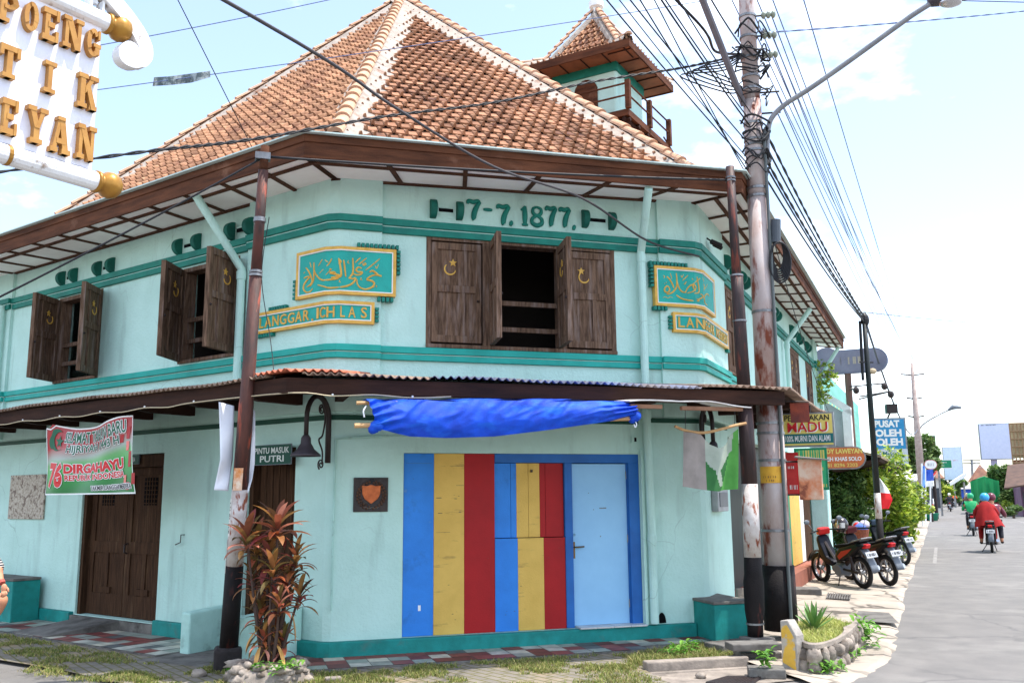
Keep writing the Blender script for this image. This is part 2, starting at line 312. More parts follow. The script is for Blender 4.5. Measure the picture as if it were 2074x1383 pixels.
# ------------------------------------------------------------------ ground, road, pavements
def addcracks(m, crack, sc=2.0, w=.02, amt=.85, g0=.38, g1=.52):
    nt = m.node_tree; N, L = nt.nodes, nt.links; b = N['Principled BSDF']; src = b.inputs['Base Color'].links[0].from_socket
    t = N.new('ShaderNodeTexCoord'); n = N.new('ShaderNodeTexNoise'); n.inputs['Scale'].default_value = 3; L.new(t.outputs['Object'], n.inputs['Vector'])
    a = N.new('ShaderNodeMix'); a.data_type = 'RGBA'; a.inputs[0].default_value = .22; L.new(t.outputs['Object'], a.inputs[6]); L.new(n.outputs['Color'], a.inputs[7])
    v = N.new('ShaderNodeTexVoronoi'); v.feature = 'DISTANCE_TO_EDGE'; v.inputs['Scale'].default_value = sc; L.new(a.outputs[2], v.inputs['Vector'])
    r = N.new('ShaderNodeMapRange'); r.inputs[1].default_value = w * .4; r.inputs[2].default_value = w; r.inputs[3].default_value = amt; r.inputs[4].default_value = 0; L.new(v.outputs['Distance'], r.inputs[0])
    n2 = N.new('ShaderNodeTexNoise'); n2.inputs['Scale'].default_value = .9; L.new(t.outputs['Object'], n2.inputs['Vector']); q = N.new('ShaderNodeMapRange'); q.inputs[1].default_value = g0; q.inputs[2].default_value = g1; L.new(n2.outputs['Fac'], q.inputs[0])
    k = N.new('ShaderNodeMath'); k.operation = 'MULTIPLY'; L.new(r.outputs[0], k.inputs[0]); L.new(q.outputs[0], k.inputs[1])
    x = N.new('ShaderNodeMix'); x.data_type = 'RGBA'; x.inputs[7].default_value = crack; L.new(k.outputs[0], x.inputs[0]); L.new(src, x.inputs[6]); L.new(x.outputs[2], b.inputs['Base Color'])
    return m
def crackmat(name, c1, c2, crack, sc=2.0, w=.02, rough=.9, grain=80, patch=None, amt=.85):
    m = M(name, c1, c2, rough=rough, scale=2.2, bump=.35, bscale=grain, col3=patch or tuple(c * .8 for c in c1[:3]) + (1,), s3=(.54, .72), scale3=.7)
    return addcracks(m, crack, sc, w, amt)
addcracks(m_wall, hx(120, 148, 140), .9, .005, .32, .54, .62)
m_asph = crackmat('asphalt', hx(120, 116, 112), hx(108, 105, 102), hx(66, 66, 68), .4, .012, amt=.3, grain=160, patch=hx(132, 128, 123))
m_walk = crackmat('cracked_pavement', hx(172, 160, 146), hx(156, 145, 132), hx(70, 64, 56), 1.7, .05, patch=hx(128, 118, 106))
m_earth = M('sandy_earth', hx(150, 132, 106), hx(118, 104, 84), rough=1, scale=3, bump=.6, bscale=30, col3=hx(96, 96, 66), s3=(.5, .7), scale3=1.5)
m_terr = M('distant_ground', hx(120, 114, 104), hx(104, 102, 92), rough=1, scale=.05)
def sheet(name, pts, z, m): 
    mb = MB(); mb.quad([V((p[0], p[1], z)) for p in pts], 0); return struct(mb.build(name, m, recalc=False))
sheet('ground', [(-1200, -400), (2500, -400), (2500, 4500), (-1200, 4500)], -.10, m_terr)
sheet('road', [(-60, -30), (90, -30), gp(2600, 1040, -.06), gp(2040, 1005.5, -.06), aty(1944, 1000, 700), gp(1888, 1045, -.06), (5, 26), (-60, 26)], -.06, m_asph)
EDGE = [(1700, 1400), (1760, 1376), (1790, 1360), (1818, 1346), (1832, 1325), (1841, 1300), (1846, 1270), (1855, 1226), (1851, 1206), (1863, 1172), (1872, 1130), (1881, 1095), (1886, 1068), (1891, 1045), (1899, 1026), (1910, 1012)]
ed = spline([gp(u, v, -.045) for u, v in EDGE], 5); ed = [p + V((rnd.uniform(-.03, .03), rnd.uniform(-.03, .03), 0)) for p in ed]
mb = MB(); vs = []; k = 8
for i, p in enumerate(ed):
    a = (p - SF.o).dot(DS); q = SF.p(max(a, -2.2), .12, 0.0)
    if i < 25: q = V((2.3 + .02 * i, 9.6 + .07 * i, 0))
    for j in range(k + 1):
        r = q.lerp(p, j / k); r.z = .015 * (1 - j / k) - .045 * (j / k) + rnd.uniform(-.004, .004) - (.055 if j == k else 0); r += V(); vs.append(r)
mb.add(vs, [(i * (k + 1) + j, i * (k + 1) + j + 1, (i + 1) * (k + 1) + j + 1, (i + 1) * (k + 1) + j) for i in range(len(ed) - 1) for j in range(k)])
struct(mb.build('pavement', m_walk, smooth=False))
mb = MB(); mb.quad([gp(u, v, .002) for u, v in ((1738, 1236), (1800, 1240), (1822, 1262), (1730, 1256))]); struct(mb.build('pavement_patch', m_concd, recalc=False))
TURF = [gp(-150, 1312, 0), gp(0, 1331, 0), gp(120, 1350, 0), gp(212, 1370, 0), gp(300, 1388, 0), gp(420, 1440, 0), gp(1250, 1440, 0), gp(1390, 1396, 0), gp(1308, 1352, 0), gp(1500, 1326, 0), FF.p(4.4, .1, 0), FF.p(.05, .1, 0), LF.p(.0, .3, 0), LF.p(.05, .05, 0), LF.p(9.5, .05, 0)]
def pavermat():
    m = M('grass_block_paving', hx(132, 124, 112), hx(112, 106, 98), rough=1, scale=4, bump=.5, bscale=30, col3=hx(150, 130, 100), s3=(.5, .66), scale3=1.1)
    nt = m.node_tree; N, L = nt.nodes, nt.links; b = N['Principled BSDF']; src = b.inputs['Base Color'].links[0].from_socket
    t = N.new('ShaderNodeTexCoord'); mp = N.new('ShaderNodeMapping'); mp.inputs['Rotation'].default_value = (0, 0, rad(52)); L.new(t.outputs['Object'], mp.inputs[0])
    br = N.new('ShaderNodeTexBrick'); br.inputs['Scale'].default_value = 2.4; br.inputs['Mortar Size'].default_value = .035; br.inputs['Mortar Smooth'].default_value = .6; L.new(mp.outputs[0], br.inputs[0])
    x = N.new('ShaderNodeMix'); x.data_type = 'RGBA'; L.new(br.outputs['Fac'], x.inputs[0]); L.new(src, x.inputs[6]); x.inputs[7].default_value = hx(96, 92, 56); L.new(x.outputs[2], b.inputs['Base Color']); return m
sheet('paved_verge', [(p.x, p.y) for p in TURF], -.022, pavermat())
cr = [hx(150, 152, 142), hx(122, 62, 58), hx(186, 184, 172), hx(134, 72, 66), hx(150, 158, 146), hx(108, 56, 54), hx(196, 190, 172), hx(96, 98, 98), hx(140, 76, 70), hx(176, 176, 166)]
m_chk = MR('checkered_tile', cr, rough=.55)
for n_ in m_chk.node_tree.nodes:
    if n_.type == 'VALTORGB': n_.color_ramp.interpolation = 'CONSTANT'
mb = MB(); g = .004
for fr, a0, rows, na in ((FF, -.25, 3, 22), (LF, 1.62, 4, 31)):
    for i in range(na):
        for j in range(rows):
            a, n = a0 + i * .216, .075 + j * .216; z = .0 + rnd.uniform(-.002, .002)
            if fr is FF and j == 2 and i > 13 + 3: continue
            mb.quad([fr.p(a + g, n + g, z), fr.p(a + .216 - g, n + g, z + rnd.uniform(-.001, .001)), fr.p(a + .216 - g, n + .216 - g, z), fr.p(a + g, n + .216 - g, z)])
struct(mb.build('checkered_tile_walk', m_chk, recalc=False))
mb = MB(); mb.box(FF, -.27, 4.55, .07, .732, -.08, -.004); mb.box(LF, 1.6, 8.4, .05, .95, -.08, -.0045); struct(mb.build('walk_bed', m_concd))
mb = MB(); mb.quad([LF.p(.0, .02, -.002), LF.p(1.62, .02, -.002), LF.p(1.62, 1.15, -.02), LF.p(.0, .95, -.02)]); struct(mb.build('doorway_slab', m_concd, recalc=False))
# kerb and gutter at the right of the verge
kf = pfr(1400, 1345, gp(1400, 1345).y, 76)
mb = MB(); a0, _ = kf.pf(1306, 1350); a1, _ = kf.pf(1512, 1325); mb.box(kf, a0, a1, -.07, .05, -.1, .055); mb.box(kf, a0, a1 + .1, .05, .12, -.1, -.035); struct(mb.build('kerb', m_conc, bevel=.015))
mb = MB(); mb.quad([kf.p(a0 - .05, .1, -.048), kf.p(a1 + .2, .1, -.048), kf.p(a1 + .1, .75, -.048), kf.p(a0 + .1, .9, -.048)]); struct(mb.build('gutter_slab', m_conc, recalc=False))
# road markings
mb = MB()
for p, q, w_ in (((1896, 1108), (1893, 1140), 4), ((2062, 1055), (2080, 1059.5), 2.5), ((2041, 1047.5), (2050, 1050), 1.6), ((2050, 1022), (2074, 1024), 1.6)):
    a, b = gp(*p, -.055), gp(*q, -.055); s_ = V((b - a).xy.to_3d().normalized()).cross(V((0, 0, 1))) * (.07 if w_ < 4 else .045); mb.quad([a - s_, a + s_, b + s_, b - s_])
struct(mb.build('road_marking', M('worn_road_paint', hx(148, 144, 140), hx(118, 114, 110), rough=.85, scale=8), recalc=False))
# ------------------------------------------------------------------ the corner prayer house
LLEN, FLEN, SLEN, ZTOP = 8.0, 4.57, 12.45, 5.74
house = thing('prayer_house', 'two storey aqua corner building with brown shutters and a clay tile roof', 'building', tuple(CC))
def part(mb, name, mats, parent=None, **k): return mb.build(name, mats, parent or house, **k)
LE, SE = CC + DL * LLEN, RR + DS * SLEN
ch = .055                                                          # small chamfer at the two street corners
PLAN = [LE, CC + DL * ch, CC + DF * ch, RR - DF * ch, RR + DS * ch, SE]
WIN = [('L', LF, 4.76, 5.93, 3.36, 4.66), ('L', LF, 1.69, 2.85, 3.38, 4.65)]
FW = (1.06, 3.45, 3.355, 4.70)
SW = [(1.75, 3.15, 3.38, 4.68), (5.0, 6.3, 3.38, 4.68), (8.0, 9.3, 3.38, 4.68), (10.4, 11.5, 3.38, 4.68)]
mb = MB()
holes_wall(mb, LF, ch, LLEN, -.3, ZTOP, [w[2:] for w in WIN] + [(3.06, 4.94, .12, 2.25), (.55, 1.40, .12, 2.23)], .22)
holes_wall(mb, FF, ch, FLEN - ch, -.3, ZTOP, [FW, (.82, 3.70, .15, 2.145)], .2)
holes_wall(mb, SF, ch, SLEN, -.3, ZTOP, SW + [(1.5, 11.0, .1, 2.45)], .22)
for a, b in ((PLAN[1], PLAN[2]), (PLAN[3], PLAN[4])): mb.quad([a + V((0, 0, -.3)), b + V((0, 0, -.3)), b + V((0, 0, ZTOP)), a + V((0, 0, ZTOP))])
B1, B2 = LE - LF.n * 10, SE - SF.n * 9
for a, b in ((LE, B1), (B1, B2), (B2, SE)): mb.quad([a + V((0, 0, -.3)), b + V((0, 0, -.3)), b + V((0, 0, ZTOP)), a + V((0, 0, ZTOP))])
part(mb, 'wall', m_wall, recalc=False)
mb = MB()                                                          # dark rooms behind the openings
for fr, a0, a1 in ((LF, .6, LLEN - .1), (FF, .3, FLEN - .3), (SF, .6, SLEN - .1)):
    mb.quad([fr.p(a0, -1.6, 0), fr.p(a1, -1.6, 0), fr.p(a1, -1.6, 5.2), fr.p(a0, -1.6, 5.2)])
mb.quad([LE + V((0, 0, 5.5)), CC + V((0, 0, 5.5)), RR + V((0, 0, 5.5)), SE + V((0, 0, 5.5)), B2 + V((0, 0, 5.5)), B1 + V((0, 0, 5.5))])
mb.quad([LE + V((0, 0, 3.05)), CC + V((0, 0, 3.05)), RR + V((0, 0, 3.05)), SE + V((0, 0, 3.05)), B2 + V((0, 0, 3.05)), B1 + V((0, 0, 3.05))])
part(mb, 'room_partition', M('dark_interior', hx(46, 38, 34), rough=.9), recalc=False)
# corner pilasters, drawn round the chamfers
mb = MB(); band(mb, [LF.p(1.48, 0, 0), PLAN[1], PLAN[2], FF.p(.53, 0, 0)], -.02, .05, 2.6, 5.45); part(mb, 'pilaster', m_wall)
mb = MB(); band(mb, [FF.p(4.04, 0, 0), PLAN[3], PLAN[4], SF.p(1.55, 0, 0)], -.02, .05, 2.6, 5.5); part(mb, 'pilaster', m_wall)
mb = MB(); band(mb, [LF.p(LLEN, 0, 0), LF.p(7.34, 0, 0)], -.02, .05, 2.6, 5.45); part(mb, 'pilaster', m_wall)
mb = MB(); band(mb, [SF.p(11.7, 0, 0), SF.p(SLEN, 0, 0)], -.02, .05, 2.6, 5.5); part(mb, 'pilaster', m_wall)
segs = [([LF.p(7.34, 0, 0), LF.p(1.48, 0, 0)], 0), ([LF.p(1.48, 0, 0), PLAN[1], PLAN[2], FF.p(.53, 0, 0)], .05), ([FF.p(.53, 0, 0), FF.p(4.04, 0, 0)], 0),
        ([FF.p(4.04, 0, 0), PLAN[3], PLAN[4], SF.p(1.55, 0, 0)], .05), ([SF.p(1.55, 0, 0), SF.p(11.7, 0, 0)], 0), ([LF.p(LLEN, 0, 0), LF.p(7.34, 0, 0)], .05), ([SF.p(11.7, 0, 0), SF.p(SLEN, 0, 0)], .05)]
up, lo, gr = MB(), MB(), MB()
for pts, n in segs:
    band(up, pts, n - .01, n + .055, 4.768, 4.85, 0); band(up, pts, n - .01, n + .03, 4.752, 4.768, 1); band(up, pts, n - .01, n + .04, 4.675, 4.752, 0)
    band(lo, pts, n - .01, n + .055, 3.272, 3.348, 0); band(lo, pts, n - .01, n + .03, 3.258, 3.272, 1); band(lo, pts, n - .01, n + .04, 3.193, 3.258, 0)
part(up, 'upper_band', [m_teald, m_wall], bevel=.006); part(lo, 'lower_band', [m_teal, m_wall], bevel=.006)  # shade on the upper band is put into its darker teal
band(gr, [LF.p(LLEN, 0, 0), PLAN[1], PLAN[2], FF.p(3.70, 0, 0)], -.01, .025, 2.505, 2.56); band(gr, [FF.p(3.86, 0, 0), PLAN[3], PLAN[4], SF.p(1.4, 0, 0)], -.01, .025, 2.53, 2.585); part(gr, 'green_rail', m_dgreen)
# plinth
pl = MB(); band(pl, [LF.p(LLEN, 0, 0), LF.p(4.97, 0, 0)], -.05, .07, -.3, .15); band(pl, [LF.p(3.03, 0, 0), LF.p(1.5, 0, 0)], -.05, .07, -.3, .17)
band(pl, [LF.p(.45, 0, 0), PLAN[1], PLAN[2], FF.p(4.35, 0, 0)], -.22, .09, -.3, .148); part(pl, 'plinth', m_tealp, bevel=.012)
ds_ = MB(); ds_.box(LF, 3.03, 4.97, -.2, .06, -.3, .112); part(ds_, 'door_step', m_concd, bevel=.01)
ds_ = MB()
for i in range(4): ds_.box(FF, 2.86 + i * .21, 3.064 + i * .21, -.1, .12, .15, .168)
part(ds_, 'tiled_sill', M('sill_tile', hx(206, 206, 204), hx(186, 188, 188), rough=.4), bevel=.003)
# ---- windows and shutters
def star(fr, a, z, r, rot=0): return [(a + (r if i % 2 == 0 else r * .42) * math.sin(i * math.pi / 5 + rot), z + (r if i % 2 == 0 else r * .42) * math.cos(i * math.pi / 5 + rot)) for i in range(10)]
def crescent(a, z, r, rot):
    o = [(r * math.cos(t), r * math.sin(t)) for t in [rad(-100 + 200 * i / 14) for i in range(15)]]
    i_ = [(.30 * r + .80 * r * math.cos(t), .80 * r * math.sin(t)) for t in [rad(112 - 224 * i / 14) for i in range(15)]]
    i_ = [(-.30 * r + x * 1.0 - .0, y) for x, y in [(p[0] - .0, p[1]) for p in i_]]
    pts = [(-x, y) for x, y in o] + [(-(x - .06 * r) , y) for x, y in i_]
    c, s_ = math.cos(rot), math.sin(rot)
    return [(a + x * c - y * s_, z + x * s_ + y * c) for x, y in pts]
def leaf(parent, hinge, d, n, w, z0, z1, flip=False, emblem=(1,)):
    fr = Fr(hinge, d, n); mb = MB(); h = z1 - z0; t = .07
    mb.box(fr, .0, w, -.008, .008, z0, z1, 0)
    for sgn in (1, -1):
        n0, n1 = (.008, .030) if sgn > 0 else (-.030, -.008)
        mb.box(fr, 0, t, n0, n1, z0, z1); mb.box(fr, w - t, w, n0, n1, z0, z1)
        for q0, q1 in ((0, .07), (.50, .57), (.93, 1)): mb.box(fr, t, w - t, n0, n1, z0 + q0 * h, z0 + q1 * h)
        sp = w * (.62 if not flip else .38); mb.box(fr, sp - .03, sp + .03, n0, n1, z0 + .07 * h, z0 + .5 * h)
        e0, e1 = (w * .68, w - t) if not flip else (t, w * .32)
        mb.box(fr, e0 - .02, e0 + .02 if not flip else e0 + .01, n0, n1 * .9 if sgn > 0 else n1, z0 + .57 * h, z0 + .93 * h)
        ec = w * .38 if not flip else w * .62
        if sgn in emblem:
            nn = (.008, .018) if sgn > 0 else (-.018, -.008)
            mb.poly(fr, star(fr, ec + .03, z0 + .80 * h, .052), nn[0], nn[1], 1); mb.poly(fr, crescent(ec - .005, z0 + .735 * h, .075, rad(60 if not flip else 120)), nn[0], nn[1], 1)
    if w > .5: mb.lathe([(.012, 0), (.02, .01), (.008, .03)], fr.p(w - .04, .02, z0 + .42 * h), n, 8, 2)
    return mb.build('shutter', [m_wood, m_gold, m_iron], parent, bevel=.004)
def frame(fr, a0, a1, z0, z1, posts=(), depth=(-.16, .012), rails=()):
    mb = MB(); j = .06; n0, n1 = depth
    mb.box(fr, a0, a1, n0, n1, z1 - j, z1); mb.box(fr, a0, a1, n0, n1 + .02, z0, z0 + .045)
    for a in [a0, a1 - j] + list(posts): mb.box(fr, a, a + (j if a in (a0, a1 - j) else .095), n0, n1 - .004, z0 + .045, z1 - j)
    w = mb.build('window', m_wood, house, bevel=.004)
    if rails:
        rb = MB()
        for b0, b1, z in rails: rb.box(fr, b0, b1, -.09, -.05, z - .028, z + .028)
        rb.build('safety_rail', m_wood, w)
    return w
for (_, fr, a0, a1, z0, z1), azs in zip(WIN, ((178, -172), (-162, -176))):
    w = frame(fr, a0, a1, z0, z1, rails=((a0 + .06, a1 - .06, z0 + .3), (a0 + .06, a1 - .06, z0 + .58)))
    for h, az in zip((a0 + .02, a1 - .02), azs):
        d = dirv(az); nn = V((d.y, -d.x, 0))
        if nn.dot(fr.p(h, 0, 0)) > 0: nn = -nn
        leaf(w, fr.p(h, .02, 0), d, nn, .585, z0 + .03, z1 - .03, emblem=(1, -1))
a0, a1, z0, z1 = FW
w = frame(FF, a0, a1, z0, z1, posts=(1.745, 2.705), rails=((1.83, 2.715, 3.62), (1.83, 2.715, 3.94)))
leaf(w, FF.p(1.125, -.015, 0), DF, FF.n, .60, z0 + .07, z1 - .08, flip=False)
leaf(w, FF.p(3.385, -.015, 0), -DF, FF.n, .565, z0 + .07, z1 - .075, flip=True)
d = dirv(170); nn = V((d.y, -d.x, 0))
leaf(w, FF.p(1.85, .02, 0), d, -nn if nn.x < 0 else nn, .56, z0 + .05, z1 - .06); leaf(w, FF.p(2.70, .02, 0), d, nn if nn.x < 0 else -nn, .56, z0 + .05, z1 - .06)
for i, (a0, a1, z0, z1) in enumerate(SW):
    w = frame(SF, a0, a1, z0, z1); k = .6
    if i < 1:
        leaf(w, SF.p(a0 + .08, -.015, 0), DS, SF.n, .6, z0 + .06, z1 - .07); leaf(w, SF.p(a1 - .08, -.015, 0), -DS, SF.n, .6, z0 + .06, z1 - .07, flip=True)
    else:
        leaf(w, SF.p(a0 + .07, -.015, 0), DS, SF.n, .56, z0 + .06, z1 - .07); leaf(w, SF.p(a1 - .07, -.015, 0), -DS, SF.n, .54, z0 + .06, z1 - .07, flip=True)
# ---- vents: pairs of half round fins with a slot between
def vent(fr, a, b, z, n=0.0):
    mb = MB()
    for c in (a, b):
        k = 14; t = .038; r = .115
        pts = [(n - .01, -r)] + [(n + .125 * math.cos(q), r * math.sin(q)) for q in [rad(-90 + 180 * i / k) for i in range(k + 1)]] + [(n - .01, r)]
        vs = [fr.p(c - t, x, z + y) for x, y in pts] + [fr.p(c + t, x, z + y) for x, y in pts]; q = len(pts)
        mb.add(vs, [tuple(range(q)), tuple(range(q, 2 * q))[::-1]] + [(i, (i + 1) % q, q + (i + 1) % q, q + i) for i in range(q)], 0)
    c = (a + b) / 2; h = (b - a) / 2 - .07
    mb.box(fr, c - h, c + h, n - .02, n + .012, z + .022, z + .035, 2); mb.box(fr, c - h, c + h, n - .02, n + .004, z - .024, z + .022, 1); 
    mb.build('vent', [M('vent_green', hx(14, 100, 86), hx(10, 80, 70), rough=.7, scale=5), m_black, m_wall], house, bevel=.006)
vent(FF, 1.135, 1.455, 5.02); vent(FF, 3.06, 3.42, 5.055)
for a, b in ((1.43, 1.79), (2.54, 2.945), (4.54, 4.88), (5.525, 5.87)): vent(LF, a, b, 4.965, .05 if a < 1.5 else 0)
for a in (1.9, 3.0, 5.2, 6.1, 8.2, 9.2, 10.5): vent(SF, a, a + .36, 5.04)
# ---- raised date
def glyph(mb, fr, pts, r, n, m=0): mb.tube([fr.p(a, n, z) for a, z in pts], r, 6, m)
def stroke_num(ch_, a, z, h, w, fr, name='date_numeral'):
    mb = MB(); P = lambda L: [(a + x * w, z + y * h) for x, y in L]
    def st(L, r0): 
        q = spline([fr.p(x, .01, y) for x, y in P(L)], 6); mb.tube(q, [r0 * .82 * (0.75 + .5 * math.sin(math.pi * i / (len(q) - 1))) for i in range(len(q))], 8)
    if ch_ == '7': st([(0, .82), (.06, .98), (.45, .92), (.8, 1.0), (1.0, .93)], .026); st([(1, .95), (.72, .66), (.55, .38), (.5, .08), (.56, 0)], .034)
    elif ch_ == '1': st([(.05, .78), (.28, .86), (.5, 1.0)], .018); st([(.5, 1), (.5, .5), (.5, .03)], .032); st([(.15, 0), (.5, .03), (.85, 0)], .02)
    elif ch_ == '8': 
        st([(.5, 1), (.16, .9), (.16, .66), (.5, .53), (.86, .66), (.86, .9), (.5, 1)], .024); st([(.5, .53), (.08, .36), (.08, .12), (.5, 0), (.92, .12), (.92, .36), (.5, .53)], .028)
    elif ch_ == '-': st([(0, .5), (.5, .5), (1, .5)], .022)
    elif ch_ == '.': st([(.2, .14), (.5, .08), (.25, -.08)], .026)
    mb.build(name, m_teald, house, smooth=True)
for ch_, a, z, w in (('7', 1.56, 4.93, .15), ('-', 1.755, 4.95, .11), ('7', 1.93, 4.90, .15), ('.', 2.08, 4.91, .05), ('1', 2.225, 4.915, .11), ('8', 2.365, 4.92, .14), ('7', 2.555, 4.93, .13), ('7', 2.735, 4.93, .13), ('.', 2.895, 4.92, .05)):
    stroke_num(ch_, a, z, .235, w, FF)
# ---- inscription panels that bend round the corners
class Bend:                                  # unrolled coordinate a: 0 at the corner, + along one wall, - along the other
    def __init__(s, o, d1, n1, d2, n2): s.o, s.d1, s.n1, s.d2, s.n2 = o, d1, n1, d2, n2; b = (n1 + n2).normalized(); s.b = b / b.dot(n1)
    def p(s, a, n, z):
        c = ch
        if a >= c: q = s.o + s.d1 * a + s.n1 * n
        elif a <= -c: q = s.o - s.d2 * a + s.n2 * n
        else:
            u = s.o + s.d1 * c + s.n1 * n; l = s.o + s.d2 * c + s.n2 * n; q = l.lerp(u, (a + c) / (2 * c)); q = q + s.b * 0.0
        return V((q.x, q.y, z))
BL = Bend(CC, DF, FF.n, DL, LF.n); BR = Bend(RR, DS, SF.n, -DF, FF.n)
def bpanel(bd, a0, a1, z0, z1, n=.05):
    mb = MB(); br, wl = .035, .012
    cuts = sorted({a0, a0 + br, a0 + br + wl, a1 - br - wl, a1 - br, a1, -ch, ch, 0})
    for x0, x1 in zip(cuts, cuts[1:]):
        zs = [z0, z0 + br, z0 + br + wl, z1 - br - wl, z1 - br, z1]
        for k, (y0, y1) in enumerate(zip(zs, zs[1:])):
            xm = (x0 + x1) / 2; ea = min(xm - a0, a1 - xm); ez = min(k, 4 - k)
            if ea < br or ez == 0: m, t = 1, .05
            elif ea < br + wl or ez == 1: m, t = 2, .046
            else: m, t = 0, .032
            mb.hexa([bd.p(x0, n - .03, y0), bd.p(x1, n - .03, y0), bd.p(x1, n + t, y0), bd.p(x0, n + t, y0), bd.p(x0, n - .03, y1), bd.p(x1, n - .03, y1), bd.p(x1, n + t, y1), bd.p(x0, n + t, y1)], m)
    return mb.build('inscription_panel', [m_teal, m_gold, m_white], house)
def dentils(bd, par, L):
    mb = MB()
    for a, z, w, h in L: mb.hexa([bd.p(a - w, .02, z - h), bd.p(a + w, .02, z - h), bd.p(a + w, .10, z - h), bd.p(a - w, .10, z - h), bd.p(a - w, .02, z + h), bd.p(a + w, .02, z + h), bd.p(a + w, .10, z + h), bd.p(a - w, .10, z + h)])
    mb.build('dentil_trim', m_teald, par)
def strokes(bd, fr1, fr2, u_bend, sc, off, L, par, n=.088):
    mb = MB()
    for wd, pts in L:
        P = []
        for x, y in pts:
            u, v = off[0] + x / sc, off[1] + y / sc
            if u > u_bend: a, z = fr1.pf(u, v, n); a = a if fr1 is not FF or bd is BL else -(FLEN - a)
            else:
                a, z = fr2.pf(u, v, n); a = -a if bd is BL else -(FLEN - a)
            P.append(bd.p(a, n - .006, z))
        q = spline(P, 5); k = len(q) - 1; r = wd / sc * .0056 * .5
        mb.tube(q, [r * (.55 + .75 * math.sin(math.pi * (.12 + .8 * i / k))) for i in range(k + 1)], 6)
    mb.build('gold_lettering', m_gold, par, smooth=True)
p1 = bpanel(BL, -.53, .69, 3.91, 4.465); p2 = bpanel(BL, -1.27, .45, 3.58, 3.835)
dentils(BL, p1, [(.26 + .049 * i, 4.495, .017, .024) for i in range(10)] + [(.72, 4.44 - .049 * i, .02, .017) for i in range(6)] + [(.50 + .049 * i, 3.875, .017, .024) for i in range(4)] + [(-.56, 4.13 - .049 * i, .02, .017) for i in range(5)])
dentils(BL, p2, [(-.98 + .045 * i, 3.86, .016, .02) for i in range(7)] + [(.48, 3.76 - .045 * i, .02, .016) for i in range(4)] + [(-1.2 + .045 * i, 3.555, .016, .02) for i in range(7)])
strokes(BL, FF, LF, 674, 6.5875, (590, 490), [
    (22, [(165, 485), (205, 465), (240, 470), (200, 520), (165, 575), (162, 635), (200, 672), (250, 660), (280, 620)]),
    (22, [(192, 345), (225, 385), (258, 455), (275, 520), (250, 570), (205, 600)]), (22, [(298, 275), (300, 350), (300, 440), (290, 520), (250, 590)]),
    (20, [(296, 360), (330, 440), (400, 505), (470, 502), (530, 480), (600, 475)]), (12, [(245, 270), (262, 340)]),
    (22, [(620, 440), (600, 395), (560, 400), (545, 440), (570, 465), (615, 455), (622, 420)]), (22, [(555, 350), (565, 352), (572, 350)]),
    (24, [(640, 215), (650, 290), (665, 390), (662, 450), (630, 475), (590, 480)]), (24, [(640, 225), (660, 260), (640, 290)]), (20, [(700, 240), (713, 340), (728, 465)]),
    (10, [(765, 245), (755, 275), (775, 285)]), (22, [(820, 215), (826, 320), (822, 410), (795, 455), (768, 482)]),
    (22, [(940, 350), (895, 338), (865, 370), (890, 400), (945, 402), (925, 432), (870, 440), (828, 425)]),
    (22, [(768, 482), (820, 490), (855, 480), (845, 520), (790, 568), (690, 598), (560, 602), (430, 594), (350, 572)]),
    (14, [(925, 208), (890, 240), (855, 275)]), (14, [(1005, 213), (950, 260), (900, 300)]), (14, [(955, 275), (962, 312), (980, 300), (985, 275), (990, 305), (1003, 285)]),
    (24, [(1045, 402), (1085, 385), (1130, 415), (1165, 445), (1205, 450)]), (22, [(1205, 460), (1120, 440), (1050, 465), (1012, 500), (1075, 520), (1108, 552), (1080, 600), (1000, 630), (925, 612), (882, 560), (875, 495)]),
    (24, [(1095, 597), (1103, 598), (1108, 600)]), (24, [(1130, 588), (1138, 590), (1143, 590)]), (14, [(1183, 222), (1090, 300), (990, 378)]), (10, [(1125, 320), (1138, 352), (1165, 298)]),
    (10, [(935, 472), (928, 500), (948, 505)]), (10, [(650, 505), (643, 530), (662, 535)]), (12, [(412, 230), (355, 322)]), (14, [(578, 207), (470, 300), (368, 420)]), (12, [(445, 240), (470, 270)]), (10, [(492, 355), (475, 390), (452, 440)]), (10, [(160, 420), (180, 400)])], p1)
for txt, u0, u1 in (('L', 526, 534), ('A', 536.5, 549.5), ('N', 552, 564.5), ('G', 567, 580), ('G', 583, 596), ('A', 598, 611), ('R', 614, 626), ('.', 631, 634), ('I', 641, 645), ('C', 647.5, 657), ('H', 666, 680.5), ('L', 689, 698.5), ('A', 705.5, 720), ('S', 731, 743)):
    mb = MB(); z0, z1 = 3.648, 3.772
    if txt == '.': z0, z1 = 3.63, 3.66
    a0, a1 = [FF.pf(u, 640, .09)[0] if u > 663 else -LF.pf(u, 640, .09)[0] for u in (u0, u1)]
    if txt == 'H': a0 = a1 - .058
    text(mb, txt, lambda u, v, w_: BL.p(a0 + (a1 - a0) * u, .086 + w_ * .1, z0 + (z1 - z0) * v), 0, .012, .06); mb.build('raised_letter', m_gold, p2)
p3 = bpanel(BR, -.62, .68, 3.985, 4.50); p4 = bpanel(BR, -.385, 1.43, 3.66, 3.915)
dentils(BR, p3, [(-.66 + .049 * i, 4.53, .017, .024) for i in range(11)] + [(-.65, 4.49 - .049 * i, .02, .017) for i in range(6)] + [(-.62 + .049 * i, 3.955, .017, .024) for i in range(4)])
dentils(BR, p4, [(-.415, 3.85 - .045 * i, .02, .016) for i in range(4)] + [(1.38 + .045 * i, 3.64, .016, .02) for i in range(3)])
